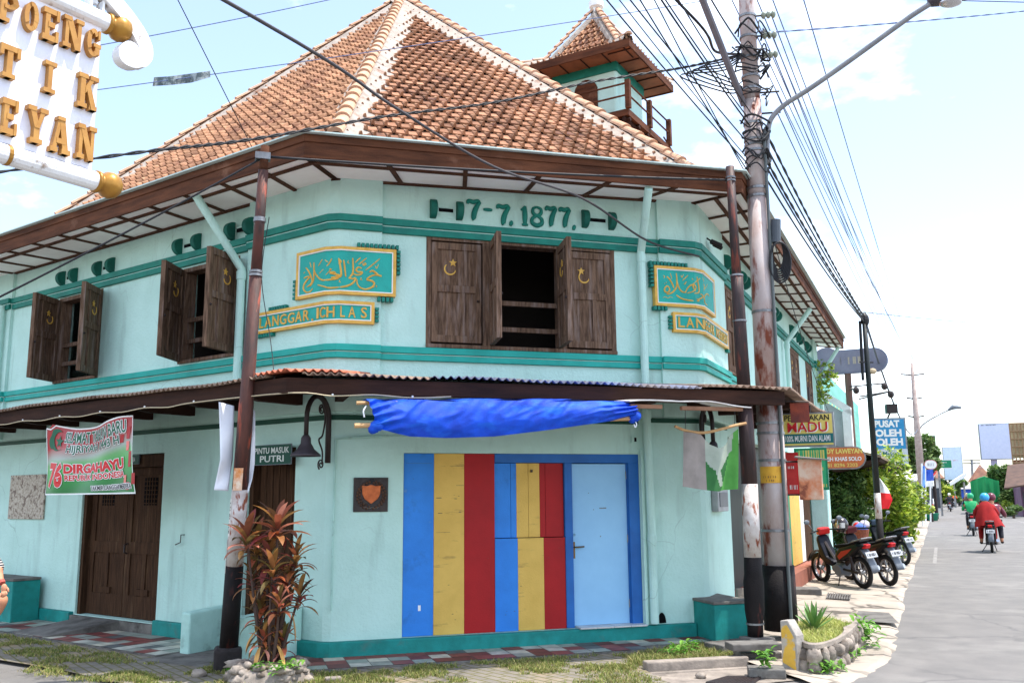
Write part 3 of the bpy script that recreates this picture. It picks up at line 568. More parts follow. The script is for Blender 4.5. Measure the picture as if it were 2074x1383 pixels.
strokes(BR, SF, FF, 1418, 6.916, (1300, 520), [
    (22, [(385, 425), (350, 410), (320, 450), (330, 490), (375, 495), (390, 450), (375, 420)]), (18, [(320, 372), (326, 374)]), (18, [(343, 360), (349, 362)]),
    (22, [(350, 275), (390, 315), (430, 385), (450, 440)]), (22, [(485, 230), (492, 320), (488, 420), (450, 480), (400, 515), (350, 522)]), (20, [(492, 330), (525, 440), (570, 490), (625, 500)]),
    (20, [(610, 500), (650, 430), (700, 392), (745, 400), (755, 440), (720, 485), (640, 508)]), (22, [(770, 275), (785, 350), (797, 430), (795, 490), (740, 512)]), (20, [(812, 290), (825, 390), (838, 490)]),
    (20, [(485, 535), (560, 585), (680, 612), (800, 610), (845, 590)]), (10, [(400, 228), (425, 310)]), (12, [(650, 258), (570, 335)]), (12, [(593, 370), (605, 385), (618, 360), (632, 350)]), (10, [(550, 255), (565, 290), (585, 245)]), (10, [(705, 300), (720, 325)]),
    (10, [(300, 260), (320, 275), (310, 300)]), (8, [(295, 575), (330, 560), (370, 578), (400, 560), (440, 575)]),
    (20, [(850, 600), (866, 560), (855, 520)]), (16, [(870, 380), (880, 430), (872, 480)]), (20, [(945, 545), (915, 520), (880, 560), (885, 640), (920, 680)]), (10, [(855, 300), (875, 350)]), (10, [(925, 385), (890, 450)])], p3)
for txt, a0, a1 in (('L', -.31, -.22), ('A', -.20, -.09), ('N', -.06, .05), ('G', .07, .18), ('G', .21, .32), ('A', .35, .46), ('R', .49, .58), ('M', .70, .82), ('E', .85, .92), ('R', .95, 1.03), ('D', 1.06, 1.14), ('E', 1.17, 1.24), ('K', 1.26, 1.33), ('A', 1.34, 1.41)):
    mb = MB(); text(mb, txt, lambda u, v, w_: BR.p(a0 + (a1 - a0) * u, .086 + w_ * .1, 3.725 + .13 * v), 0, .012, .06); mb.build('raised_letter', m_gold, p4)
# ---- eaves: soffit, battens, fascia, gutter
zL, zR = 5.285, 5.40
WL_ = [LE + V((0, 0, zL)), CC + V((0, 0, zL)), RR + V((0, 0, zR)), SE + V((0, 0, zR))]
EV = [LF.p(9.4, .85, 5.235), CC - DF * .41 + FF.n * .82 + V((0, 0, 5.215)), CC + DF * 4.83 + FF.n * .745 + V((0, 0, 5.33)), SF.p(12.95, .62, 5.30)]
WL_[0] = LF.p(9.4, 0, zL); WL_[3] = SF.p(12.95, 0, zR)
mb = MB()
for i in range(3): mb.hexa([WL_[i], WL_[i + 1], EV[i + 1], EV[i]] + [p + V((0, 0, .02)) for p in (WL_[i], WL_[i + 1], EV[i + 1], EV[i])])
sof = part(mb, 'soffit', m_offw)
mb = MB(); dn = V((0, 0, -.022))
def strip(a, b, w, t=.02):
    d = (b - a).normalized(); s_ = V((-d.y, d.x, 0)).normalized() * w; mb.hexa([a - s_, a + s_, b + s_, b - s_] + [p + V((0, 0, -t)) for p in (a - s_, a + s_, b + s_, b - s_)])
for i, k in ((0, 14), (1, 6), (2, 17)):
    for j in range(k + 1): strip(WL_[i].lerp(WL_[i + 1], j / k) - V((0, 0, .003)), EV[i].lerp(EV[i + 1], j / k) - V((0, 0, .003)), .026)
    for f in ((.0, .78) if i < 2 else (.0, .5, .8)):
        f2 = max(f, .03); strip(WL_[i].lerp(EV[i], f2) - V((0, 0, .006)), WL_[i + 1].lerp(EV[i + 1], f2) - V((0, 0, .006)), .024)
part(mb, 'soffit_batten', m_batten, parent=sof)
fa, gu = MB(), MB(); sd = sides(EV, INSIDE)
E2 = offset_path([V((p.x, p.y, 0)) for p in EV], .03, sd); E3 = offset_path([V((p.x, p.y, 0)) for p in EV], .045, sd); E4 = offset_path([V((p.x, p.y, 0)) for p in EV], .10, sd)
for i in range(3):
    a, b = EV[i], EV[i + 1]; z = lambda q, zz: V((q.x, q.y, zz))
    fa.hexa([z(a, a.z - .02), z(b, b.z - .02), z(E2[i + 1], b.z - .02), z(E2[i], a.z - .02), z(a, a.z + .15), z(b, b.z + .15), z(E2[i + 1], b.z + .15), z(E2[i], a.z + .15)])
    fa.hexa([z(a, a.z + .15), z(b, b.z + .15), z(E3[i + 1], b.z + .15), z(E3[i], a.z + .15), z(a, a.z + .235), z(b, b.z + .235), z(E3[i + 1], b.z + .235), z(E3[i], a.z + .235)])
    gu.hexa([z(a, a.z + .237), z(b, b.z + .237), z(E4[i + 1], b.z + .237), z(E4[i], a.z + .237), z(a, a.z + .252), z(b, b.z + .252), z(E4[i + 1], b.z + .252), z(E4[i], a.z + .252)])
a, b = EV[3], WL_[3]; fa.hexa([a, b, b + DS * .03, a + DS * .03] + [p + V((0, 0, .2)) for p in (a, b, b + DS * .03, a + DS * .03)])
part(fa, 'fascia', m_fascia, bevel=.004); part(gu, 'gutter_edge', m_gutter)
# ---- roof: a low hidden skirt, then steep tiled faces with mortared hips
AP = V((-2.127, 16.824, 11.37)); AP2 = AP + DS * 4.6; zB = 5.78
mb = MB()
BW = [V((p.x, p.y, zB)) for p in (LF.p(7.0, 0, 0), CC, RR, SE)]
ET = [p + V((0, 0, .225)) for p in EV]
for i in range(3): mb.quad([ET[i], ET[i + 1], BW[i + 1], BW[i]])
b1, b2 = V((B1.x, B1.y, zB)), V((B2.x, B2.y, zB))
for q in ([BW[0], BW[1], AP], [BW[1], BW[2], AP], [BW[2], BW[3], AP2, AP], [BW[3], b2, AP2], [b2, b1, AP, AP2], [b1, BW[0], AP]): mb.quad(q)
roof = part(mb, 'roof', M('roof_underlay', hx(74, 44, 36), rough=.9), recalc=False)
def tiles(poly, e, up, nrm, name, w=.165, h=.228, jitter=.35, skip=0):
    mb = MB(); o = poly[0]; L = [((p - o).dot(e), (p - o).dot(up)) for p in poly]
    prof = [(0, .0), (.04, .040), (.13, .058), (.22, .040), (.27, .0), (.62, -.004), (.98, .0)]
    j0, j1 = int(min(q[1] for q in L) / h) - 1, int(max(q[1] for q in L) / h) + 1
    def inside(x, y):
        c = False
        for (x0, y0), (x1, y1) in zip(L, L[1:] + L[:1]):
            if (y0 > y) != (y1 > y) and x < (x1 - x0) * (y - y0) / (y1 - y0) + x0: c = not c
        return c
    for j in range(j0, j1 + 1):
        sh = (j * jitter) % 1 * w
        for i in range(int(min(q[0] for q in L) / w) - 2, int(max(q[0] for q in L) / w) + 2):
            x, y = i * w + sh, j * h
            if not any(inside(x + w * a, y + h * b) for a in (.1, .9) for b in (.1, .5, .9)): continue
            dz = rnd.uniform(-.004, .009); dx = rnd.uniform(-.006, .006); vs = []
            for fy, lift, k in ((0, .034, 1.0), (.45, .02, .55), (1.12, .0, .2)):
                for px, pz in prof: vs.append(o + e * (x + dx + px * w) + up * (y + fy * h) + nrm * (pz * k + lift + dz))
            for px, pz in prof: vs.append(o + e * (x + dx + px * w) + up * (y + .004) + nrm * (pz * .4 + .034 + dz - .031))
            q = len(prof); mb.add(vs, [(r * q + t, r * q + t + 1, r * q + q + t + 1, r * q + q + t) for r in (0, 1) for t in range(q - 1)] + [(3 * q + t, 3 * q + t + 1, t + 1, t) for t in range(q - 1)])
            for t in (4, 5, 10, 11): mb.m[-3 * (q - 1) + t] = 1
    ob = mb.build(name, [m_tile, m_pan], roof, recalc=False)
    bm = bmesh.new(); bm.from_mesh(ob.data); off = OFF[ob]
    k = len(poly); cen = sum(poly, V()) / k
    for a, b in zip(poly, poly[1:] + poly[:1]):
        if abs((b - a).normalized().dot(e)) > .98 and a == poly[0]: continue
        n_ = (b - a).cross(nrm).normalized()
        if n_.dot(cen - a) > 0: n_ = -n_
        bmesh.ops.bisect_plane(bm, geom=bm.verts[:] + bm.edges[:] + bm.faces[:], plane_co=a - off + n_ * .03, plane_no=n_, clear_outer=True)
    bm.to_mesh(ob.data); bm.free(); return ob
def face_axes(a, b, c):
    e = (b - a).normalized(); n_ = e.cross(c - a).normalized()
    if n_.z < 0: n_ = -n_
    u = n_.cross(e)
    if u.dot(c - a) < 0: u = -u
    return e, u, n_
def drop(p, e, u): return p - u * .35
e, u, n_ = face_axes(BW[0], BW[1], AP); tiles([BW[0] - u * .12, BW[1] - u * .12, AP], e, u, n_, 'tile_slope', jitter=.36)
e, u, n_ = face_axes(BW[1], BW[2], AP); tiles([BW[1] - u * .12, BW[2] - u * .12, AP], e, u, n_, 'tile_slope', jitter=.55)
e, u, n_ = face_axes(BW[2], BW[3], AP); tiles([BW[2] - u * .12, BW[3] - u * .12, AP2, AP], e, u, n_, 'tile_slope')
def hip(a, b, na, nb, name, par, r=.09, step=.30, wide=.30):   # mortar wedge and half round caps along a hip
    d = (b - a); L = d.length; d.normalize(); upn = (na + nb).normalized(); sd_ = d.cross(upn).normalized()
    mm = MB(); k = max(4, int(L / .18)); vs = []
    sa = -1 if sd_.dot(na) < 0 else 1
    ea = (na.cross(d)); ea = ea if ea.dot(sd_) * sa > 0 else -ea; eb = (nb.cross(d)); eb = eb if eb.dot(sd_) * sa < 0 else -eb
    for i in range(k + 1):
        p = a + d * (L * i / k); j1, j2 = rnd.uniform(.85, 1.15), rnd.uniform(.85, 1.15)
        vs += [p + ea.normalized() * wide * j1 + na * .035, p + ea.normalized() * r * .8 + na * .11, p + eb.normalized() * r * .8 + nb * .11, p + eb.normalized() * wide * 1.1 * j2 + nb * .035]
    mm.add(vs, [(4 * i + t, 4 * i + t + 1, 4 * i + t + 5, 4 * i + t + 4) for i in range(k) for t in range(3)])
    mm.build('hip_mortar', m_mortar, par, smooth=True)
    cm = MB(); q = int(L / step)
    for i in range(q):
        p0 = a + d * (i * L / q - .03); p1 = a + d * ((i + 1) * L / q + .03); vs = []
        for p, rr, lf in ((p0, r * 1.08, .12), (p1, r * .94, .09)):
            for t in range(9):
                an = math.pi * t / 8; vs.append(p + sd_ * math.cos(an) * rr + upn * (math.sin(an) * rr * .8 + lf))
        for t in range(9):
            an = math.pi * t / 8; vs.append(p0 + sd_ * math.cos(an) * r * .9 + upn * (math.sin(an) * r * .6 + .09))
        cm.add(vs, [(t, t + 1, 10 + t, 9 + t) for t in range(8)] + [(18 + t, 19 + t, t + 1, t) for t in range(8)])
    cm.build('hip_cap', m_cap, par, recalc=False)
def nof(a, b, c): return face_axes(a, b, c)[2]
nLf, nFf, nSf = nof(BW[0], BW[1], AP), nof(BW[1], BW[2], AP), nof(BW[2], BW[3], AP)
hip(BW[1] + V((0, 0, -.05)), AP, nLf, nFf, 'hip', roof); hip(BW[2] + V((0, 0, -.05)), AP, nFf, nSf, 'hip', roof)
nB = nof(b1, BW[0], AP); hip(BW[0] + V((0, 0, -.05)), AP, nB, nLf, 'hip', roof, wide=.26); hip(AP, AP2, nSf, nof(b2, b1, AP), 'ridge', roof)
mb = MB(); mb.lathe([(.24, -.05), (.24, .1), (.16, .16), (.13, .3), (.2, .42), (.2, .5), (0.001, .75)], AP + V((.12, 0, .1)), k=12); part(mb, 'finial', m_white, parent=roof)
# ---- gutter pipes
def pipe(pts, r=.05, name='downspout', m=m_wall):
    mb = MB(); mb.tube(pts, r, 12)
    for p, q in zip(pts[1:], pts[2:]): mb.tube([p.lerp(q, .02), p.lerp(q, .02) + (q - p).normalized() * .1], r * 1.18, 12)
    part(mb, name, m, smooth=False)
pipe([FF.p(3.60, .74, 5.26), FF.p(3.77, .11, 4.66), FF.p(3.77, .11, 2.7), FF.p(3.80, .09, 1.2), FF.p(3.80, .09, .17)])
pipe([LF.p(1.63, .72, 5.22), LF.p(1.50, .12, 4.42), LF.p(1.50, .12, 2.9)])
pipe([LF.p(7.50, .12, 4.74), LF.p(7.50, .12, 2.9)])
pipe([SF.p(7.2, .56, 5.26), SF.p(7.0, .1, 4.6), SF.p(7.0, .1, 2.9)]); pipe([SF.p(12.6, .55, 5.26), SF.p(12.3, .1, 4.5), SF.p(12.3, .1, 2.6)])
# ---- lower storey doors
mb = MB(); z0, z1 = .112, 2.24
mb.box(LF, 3.06, 3.13, -.2, -.03, z0, z1); mb.box(LF, 4.87, 4.94, -.2, -.03, z0, z1); mb.box(LF, 3.13, 4.87, -.2, -.03, z1 - .16, z1)
dd = part(mb, 'door_frame', m_woodd, bevel=.004)
for a0, a1, nm in ((3.135, 3.995, 'right'), (4.005, 4.865, 'left')):
    mb = MB(); zt = z1 - .165; mb.box(LF, a0, a1, -.17, -.13, z0 + .01, zt)
    for x0, x1, y0, y1 in ((a0, a0 + .12, z0 + .02, zt), (a1 - .12, a1, z0 + .02, zt), (a0 + .12, a1 - .12, z0 + .02, z0 + .3), (a0 + .12, a1 - .12, .95, 1.1), (a0 + .12, a1 - .12, zt - .1, zt), (a0 + .38, a0 + .46, z0 + .3, .95)): mb.box(LF, x0, x1, -.13, -.112, y0, y1)
    mb.box(LF, a0 + .3, a1 - .3, -.13, -.105, .42, .5)
    g0, g1 = (a0 + .22, a0 + .52) if nm == 'right' else (a1 - .52, a1 - .22)
    mb.box(LF, g0, g1, -.13, -.1285, 1.58, 1.94, 1)
    for i in range(4): mb.box(LF, g0 + .06 * (i + .8), g0 + .06 * (i + .8) + .014, -.1285, -.118, 1.58, 1.94)
    for i in range(6): mb.box(LF, g0, g1, -.1285, -.120, 1.60 + .057 * i, 1.612 + .057 * i)
    if nm == 'right': mb.tube([LF.p(a1 - .06, -.1, 1.08), LF.p(a1 - .06, -.06, 1.06), LF.p(a1 - .06, -.06, .97), LF.p(a1 - .06, -.1, .95)], .012, 8, 2)
    mb.build('door_leaf', [m_woodd, m_black, m_iron], dd, bevel=.004)
mb = MB(); mb.box(LF, .55, .62, -.2, -.05, .12, 2.23); mb.box(LF, 1.33, 1.40, -.2, -.05, .12, 2.23); mb.box(LF, .62, 1.33, -.2, -.05, 2.1, 2.23)
pd = part(mb, 'door_frame', m_woodd, bevel=.004)
mb = MB(); mb.box(LF, .62, 1.33, -.19, -.15, .12, 2.1)
for i in range(6): mb.box(LF, .63 + i * .116, .735 + i * .116, -.15, -.14, .12, 2.1)
mb.build('door_leaf', m_woodd, pd)
# striped planks, hatch and blue door on the front
sp = MB(); n0, n1 = -.10, -.02
for a0, a1, m in ((.825, 1.172, 0), (1.172, 1.524, 1), (1.524, 1.885, 2)): sp.box(FF, a0 + .0015, a1 - .0015, n0, n1, .155, 2.14, m)
for a0, a1, m in ((1.887, 2.16, 0), (2.16, 2.475, 1), (2.475, 2.74, 2)): sp.box(FF, a0 + .001, a1 - .001, n0 + .005, n1 - .005, .155, 1.178, m)
for a0, a1, m in ((1.89, 2.085, 0), (2.089, 2.155, 0), (2.157, 2.30, 1), (2.304, 2.44, 1), (2.442, 2.51, 2), (2.514, 2.735, 2)): sp.box(FF, a0, a1, n0, n1 - .03, 1.186, 2.035, m)
r3 = random.Random(3)
for i in range(26):
    a, z = r3.uniform(.85, 2.72), r3.uniform(.25, 2.1); w_ = r3.uniform(.004, .02); h_ = r3.uniform(.002, .006)
    if a > 1.88 and (z > 1.1): continue
    sp.box(FF, a, a + w_, n1 - .03, n1 + .0012, z, z + h_, 3)
for a, z, w_, h_ in ((1.20, 1.64, .06, .008), (1.41, 1.63, .03, .006), (1.45, 1.66, .02, .005), (1.22, 1.47, .05, .007), (1.46, 1.48, .03, .008), (1.43, 1.78, .09, .004), (1.36, 2.0, .15, .003), (.85, 2.03, .3, .0025), (1.2, 1.26, .16, .003), (2.33, 1.93, .02, .03), (1.0, .42, .03, .06)): sp.box(FF, a, a + w_, n1 - .03, n1 + .001, z, z + h_, 3 if z > .5 else 4)
st_ = part(sp, 'striped_plank_front', [m_blue, m_yel, m_red, M('paint_scuff', hx(96, 84, 66), hx(60, 54, 50), scale=40), m_white], bevel=.003)
fm = MB(); fm.box(FF, 1.887, 3.70, n0, -.012, 2.04, 2.143); fm.box(FF, 2.742, 2.838, n0, -.014, .155, 2.04); fm.box(FF, 3.565, 3.70, n0, -.014, .155, 2.04); fm.box(FF, 3.555, 3.565, n0 - .05, -.05, .165, 2.04); part(fm, 'door_frame', m_blued, bevel=.004)
dm = MB(); dm.box(FF, 2.845, 3.553, n0 - .04, -.075, .17, 2.03)
for a, z, w_, h_ in ((3.20, 1.50, .05, .012), (3.25, 1.50, .04, .014), (3.12, 1.485, .012, .01), (3.20, 1.17, .014, .014), (3.06, 1.68, .01, .01)): dm.box(FF, a, a + w_, -.075, -.0745, z, z + h_, 1)
bd_ = part(dm, 'blue_door', [m_lblue, m_greyp], bevel=.003)
for z in (.35, 1.1, 1.85): hg = MB(); hg.tube([FF.p(3.556, -.066, z), FF.p(3.556, -.066, z + .09)], .009, 8); hg.build('hinge', m_steel, bd_)
hm = MB(); hm.box(FF, 2.858, 2.878, -.074, -.066, .93, 1.12); hm.tube([FF.p(2.868, -.066, 1.06), FF.p(2.868, -.03, 1.06), FF.p(2.98, -.03, 1.065)], .009, 8); hm.lathe([(.013, 0), (.013, .012)], FF.p(2.87, -.075, 1.2), FF.n, 10); hm.build('door_handle', m_brass, bd_)
mb = MB(); mb.box(FF, 3.705, 3.745, -.02, .05, .148, 2.2); mb.box(FF, 3.845, 3.87, -.01, .012, .148, 2.9); part(mb, 'door_jamb', m_wall, bevel=.006)
mb = MB(); mb.box(FF, 3.60, 3.68, 0, .03, 2.28, 2.36); mb.box(FF, 3.635, 3.665, .03, .032, 2.295, 2.345, 1); part(mb, 'switch_box', [m_wall, m_black])
mb = MB(); k = 12; mb.add([FF.p(3.93 + .055 * math.cos(rad(180 * i / k)), .012, .16 + .12 * math.sin(rad(180 * i / k))) for i in range(k + 1)], [tuple(range(k + 1))]); part(mb, 'drain_hole', m_black, recalc=False)
# lower canopy of corrugated sheet on a beam
CV = [V((p.x, p.y, 0)) for p in (LF.p(9.4, 0, 0), CC, RR, SF.p(3.95, 0, 0))]
sdc = sides(CV, INSIDE); CO = offset_path(CV, 1.17, sdc); CB = offset_path(CV, 1.10, sdc); CB2 = offset_path(CV, 1.03, sdc)
zo, zi_ = 2.845, 3.0
def corr(i, f0, f1, m, name, lift=0.0, over=0.0):
    a0, a1 = CO[i].lerp(CO[i + 1], f0), CO[i].lerp(CO[i + 1], f1); c0, c1 = CV[i].lerp(CV[i + 1], f0), CV[i].lerp(CV[i + 1], f1)
    L = (a1 - a0).length; k = int(L / .085 * 6); mb = MB(); out = sdc[i]
    def fn(u, v):
        p = a0.lerp(a1, u).lerp(c0.lerp(c1, u), v); wv = .016 * math.sin(u * L / .085 * 2 * math.pi); sag = .012 * math.sin(u * L * 1.3 + i) + .006 * math.sin(u * L * 4.1)
        return V((p.x, p.y, zo + (zi_ - zo) * v + wv + lift + sag * (1 - v))) + out * over * (1 - v)
    mb.grid(fn, k, 3); return part(mb, name, m, recalc=False, smooth=True, solid=.006)
corr(0, 0, .972, m_corr, 'canopy_sheet'); lab(corr(1, .0, .10, m_corro, 'canopy_sheet', .03), 'orange corrugated sheet lapped over the corner'); corr(1, .03, .26, m_corr, 'canopy_sheet'); lab(corr(1, .26, .80, m_corrb, 'canopy_sheet', .004), 'corrugated sheet with a blue reflection painted into its colour'); corr(1, .80, 1, m_corr, 'canopy_sheet'); corr(2, 0, 1, m_corr, 'canopy_sheet'); lab(corr(0, .955, 1.0, m_corro, 'canopy_sheet', .03), 'orange corrugated sheet lapped over the corner')
mb = MB()
for i in range(2):
    a, b, c, d = CB2[i], CB2[i + 1], CB[i + 1], CB[i]; mb.hexa([V((q.x, q.y, 2.665)) for q in (a, b, c, d)] + [V((q.x, q.y, 2.822)) for q in (a, b, c, d)])
part(mb, 'canopy_beam', m_beam, bevel=.005)
mb = MB()
for i in range(3): mb.quad([V((q.x, q.y, z)) for q, z in ((CV[i], 2.965), (CV[i + 1], 2.965), (CB2[i + 1], 2.815), (CB2[i], 2.815))])
part(mb, 'canopy_boards', m_beam, recalc=False)
def rafter(fr, a, z=2.75, ln=1.0):
    mb = MB(); w_ = .045; pts = [(0, z - .06), (.62, z - .06), (1.02, z - .0), (1.02, z + .06), (0, z + .16)]
    vs = [fr.p(a - w_, n, q) for n, q in pts] + [fr.p(a + w_, n, q) for n, q in pts]
    mb.add(vs, [(0, 1, 2, 3, 4), (5, 6, 7, 8, 9)] + [(i, (i + 1) % 5, 5 + (i + 1) % 5, 5 + i) for i in range(5)]); part(mb, 'rafter', m_beam)
for a in (.45, 1.5, 2.5, 3.4, 4.3, 5.2, 6.1, 7.0): rafter(LF, a)
for a in (.08, .9, 1.8, 2.7, 3.6, 4.4): rafter(FF, a, 2.76)
for a in (.8, 2.2, 3.6): rafter(SF, a)
# wiring conduit on the front wall
mb = MB(); mb.tube([FF.p(.05, .03, .47), FF.p(.055, .03, 2.29), FF.p(.25, .03, 2.31), FF.p(.6, .03, 2.33)], .012, 8); mb.tube([FF.p(.6, .03, 2.33), FF.p(1.6, .03, 2.36)], .006, 6); part(mb, 'conduit', m_wing)
# street side shopfront: doors, a column and stripes
mb = MB(); mb.box(SF, 1.5, 11.0, -.24, -.2, .1, 2.45); part(mb, 'shop_opening_shade_sheet', M('shop_opening_shade', hx(30, 44, 44), hx(20, 26, 28), rough=.5, stretch=(4, 4, .3)))  # dark sheet filling the shop opening, its colour stands for the shade inside
mb = MB()
for a0, a1, m in ((6.4, 7.0, 0), (7.0, 8.3, 1), (8.3, 8.8, 2), (8.8, 9.9, 3)): mb.box(SF, a0, a1 - .01, -.2, -.02, .3, 2.45, m)
part(mb, 'panel_door', [m_green, m_yel, m_white, m_woodd])
mb = MB(); mb.box(SF, 1.5, 11, -.2, .22, -.3, .28); part(mb, 'shop_step', M('red_brown_step', hx(150, 92, 74), hx(130, 80, 66), rough=.8))
mb = MB(); mb.box(SF, 10.3, 10.9, -.05, .3, -.1, 2.9); part(mb, 'column', m_wall, bevel=.01)
# ------------------------------------------------------------------ minaret behind the roof
D1, D2 = dirv(-60), dirv(30); E0 = aty(1272, 92, 17.6); zE = E0.z; s_ = 2.5
tw = thing('minaret', 'square aqua minaret with a small tiled roof and timber balcony', 'tower', tuple(E0.xy.to_3d() + V((0, 0, 6))))
def Q(a, b, z): return E0.xy.to_3d() + D1 * a + D2 * b + V((0, 0, z))
ins = .50; zb = 7.2; fT1 = Fr(Q(ins, ins, 0), D1, -D2); fT2 = Fr(Q(ins, ins, 0), D2, -D1); bw = s_ - 2 * ins
mb = MB(); mb.hexa([Q(ins, ins, zb), Q(s_ - ins, ins, zb), Q(s_ - ins, s_ - ins, zb), Q(ins, s_ - ins, zb), Q(ins, ins, zE), Q(s_ - ins, ins, zE), Q(s_ - ins, s_ - ins, zE), Q(ins, s_ - ins, zE)]); mb.build('wall', m_wall, tw, bevel=.05)
mb = MB()
for f in (fT1, fT2): mb.box(f, -.02, bw + .02, -.01, .03, zE - .22, zE - .02)
mb.build('green_cornice', m_teald, tw)
mb = MB(); c = bw * .47; mb.poly(fT1, [(c - .27, zE - 1.4), (c + .27, zE - 1.4), (c + .27, zE - .55)] + [(c + .27 * math.cos(rad(q)), zE - .55 + .27 * math.sin(rad(q))) for q in range(15, 180, 15)] + [(c - .27, zE - .55)], -.02, .04); mb.build('arched_shutter', m_fascia, tw)
so_, fa_ = MB(), MB(); zz = [Q(0, 0, zE - .02), Q(s_, 0, zE - .02), Q(s_, s_, zE - .02), Q(0, s_, zE - .02)]; so_.hexa(zz + [p + V((0, 0, .03)) for p in zz]); so_.build('soffit', M('brown_soffit', hx(150, 96, 66), hx(120, 76, 54), rough=.8, scale=3), tw)
mb = MB()
for i in range(5):
    for (f, nn) in ((Q(s_ * (i + .2) / 5, 0, zE - .03), D2), (Q(0, s_ * (i + .2) / 5, zE - .03), D1)): mb.tube([f, f + nn * .5], .018, 4)
mb.build('rafter', m_beam, tw)
oc = [Q(-.02, -.02, 0), Q(s_ + .02, -.02, 0), Q(s_ + .02, s_ + .02, 0), Q(-.02, s_ + .02, 0)]
for i in range(4):
    a, b = oc[i], oc[(i + 1) % 4]; cpt = (oc[0] + oc[2]) / 2; n_ = ((a + b) / 2 - cpt).normalized(); d = (b - a).normalized()
    fa_.hexa([q + V((0, 0, z)) for z in (zE - .04, zE + .13) for q in (a, b, b + n_ * .03 + d * .03, a + n_ * .03 - d * .03)])
fa_.build('fascia', m_fascia, tw); rt = [Q(0, 0, zE + .12), Q(s_, 0, zE + .12), Q(s_, s_, zE + .12), Q(0, s_, zE + .12)]; ri = .42; rb = [Q(ri, ri, zE + .30), Q(s_ - ri, ri, zE + .30), Q(s_ - ri, s_ - ri, zE + .30), Q(ri, s_ - ri, zE + .30)]
ac = (rb[0] + rb[2]) / 2; zap = zat(28, ac.x, ac.y); apx = V((ac.x, ac.y, zap)); mb = MB()
for i in range(4): mb.quad([rt[i], rt[(i + 1) % 4], rb[(i + 1) % 4], rb[i]]); mb.quad([rb[i], rb[(i + 1) % 4], apx])
rf = mb.build('roof', MATS['roof_underlay'], tw, recalc=False); sv = roof; roof = rf
for i in (0, 3):
    a, b = rb[i], rb[(i + 1) % 4]; e, u, n_ = face_axes(a, b, apx); tiles([a, b, apx], e, u, n_, 'tile_slope', .15, .2, .4)
    a, b, a2, b2 = rt[i], rt[(i + 1) % 4], rb[i], rb[(i + 1) % 4]; e, u, n_ = face_axes(a, b, b2); tiles([a, b, b2, a2], e, u, n_, 'tile_slope', .15, .2, .4)
nn = [face_axes(rb[i], rb[(i + 1) % 4], apx)[2] for i in range(4)]; n2 = [face_axes(rt[i], rt[(i + 1) % 4], rb[i])[2] for i in range(4)]
for i in (0, 1, 3): hip(rb[i], apx, nn[i - 1], nn[i], 'hip', rf, .07, .22, .12); hip(rt[i], rb[i], n2[i - 1], n2[i], 'hip', rf, .07, .22, .1)
roof = sv; mb = MB(); mb.lathe([(.10, -.1), (.12, .08), (.10, .1), (.17, .14), (.17, .28), (.12, .32), (.001, .42)], apx, k=8); mb.build('finial', m_white, rf)
# balcony
zf = zat(216, *Q(0, 0, 0).xy) ; zr = zf + .62; mb = MB(); o0, o1 = .06, s_ - .06; mb.hexa([q + V((0, 0, z)) for z in (zf - .14, zf) for q in (Q(o0, o0, 0), Q(o1, o0, 0), Q(o1, o1, 0), Q(o0, o1, 0))]); mb.build('balcony_deck', m_fascia, tw)
mb = MB()
for i in range(5): p = Q(o0 + .1 + i * .5, o0, zf - .2); mb.tube([p, p + D2 * .7], .05, 4); p = Q(o0, o0 + .1 + i * .5, zf - .2); mb.tube([p, p + D1 * .7], .05, 4)
mb.build('deck_joist', m_beam, tw); mb = MB()
for a, b in ((o0, o0), (o1, o0), (o0, o1), (o0, 1.25)): mb.box(Fr(Q(a, b, 0), D1, -D2), -.05, .05, -.05, .05, zf, zr)
mb.build('balcony_post', m_fascia, tw); mb = MB()
for z in (zf + .3, zf + .56): mb.tube([Q(o1, o0, z), Q(o0, o0, z)], .02, 6); mb.tube([Q(o0, o0, z), Q(o0, o1, z)], .02, 6)
mb.build('balcony_rail', m_fascia, tw)
# lower stair landing with its own rail
mb = MB(); Lq = lambda a, b, z: Q(a, b, z); zl = zf - .75; mb.hexa([q + V((0, 0, z)) for z in (zl - .1, zl) for q in (Q(.1, s_ - .3, 0), Q(1, s_ - .3, 0), Q(1, s_ + 1.2, 0), Q(.1, s_ + 1.2, 0))]); mb.build('stair_landing', m_fascia, tw); mb = MB()
for b in (s_ - .25, s_ + .5, s_ + 1.15): mb.box(Fr(Q(.12, b, 0), D1, -D2), -.045, .045, -.045, .045, zl - .6, zl + .6)
for z in (zl + .25, zl + .5): mb.tube([Q(.12, s_ - .25, z), Q(.12, s_ + 1.15, z)], .02, 6)
mb.tube([Q(.12, s_ - .25, zl + .9), Q(.12, s_ + 1.15, zl + .5)], .02, 6); mb.build('landing_rail', m_fascia, tw)
# ------------------------------------------------------------------ things on and before the house
def bx(name, label, cat, fr, a0, a1, n0, n1, z0, z1, m, top=None, bevel=.012, group=None):
    t = thing(name, label, cat, tuple(fr.p((a0 + a1) / 2, (n0 + n1) / 2, z0)), group); mb = MB(); mb.box(fr, a0, a1, n0, n1, z0, z1); mb.build('body', m, t, bevel=bevel)
    if top: mb = MB(); mb.box(fr, a0 - .012, a1 + .012, n0, n1 + .012, z1 + .001, z1 + .035); mb.build('top_slab', top, t, bevel=.006)
    return t
bx('masonry_bench', 'teal masonry bench block with a dark slab under the speckled notice board', 'bench', LF, 5.73, 8.2, .08, .47, -.03, .55, m_tealp, m_concd)
t = thing('masonry_bench', 'teal masonry bench with a flat grey seat slab beside the rusty poles', 'bench', tuple(FF.p(4.5, .4, 0)))
mb = MB(); s0, s1 = 4.36, 4.86; mb.box(FF, s0, s1, -1.2, .50, -.08, .40); mb.build('body', m_tealp, t, bevel=.01)
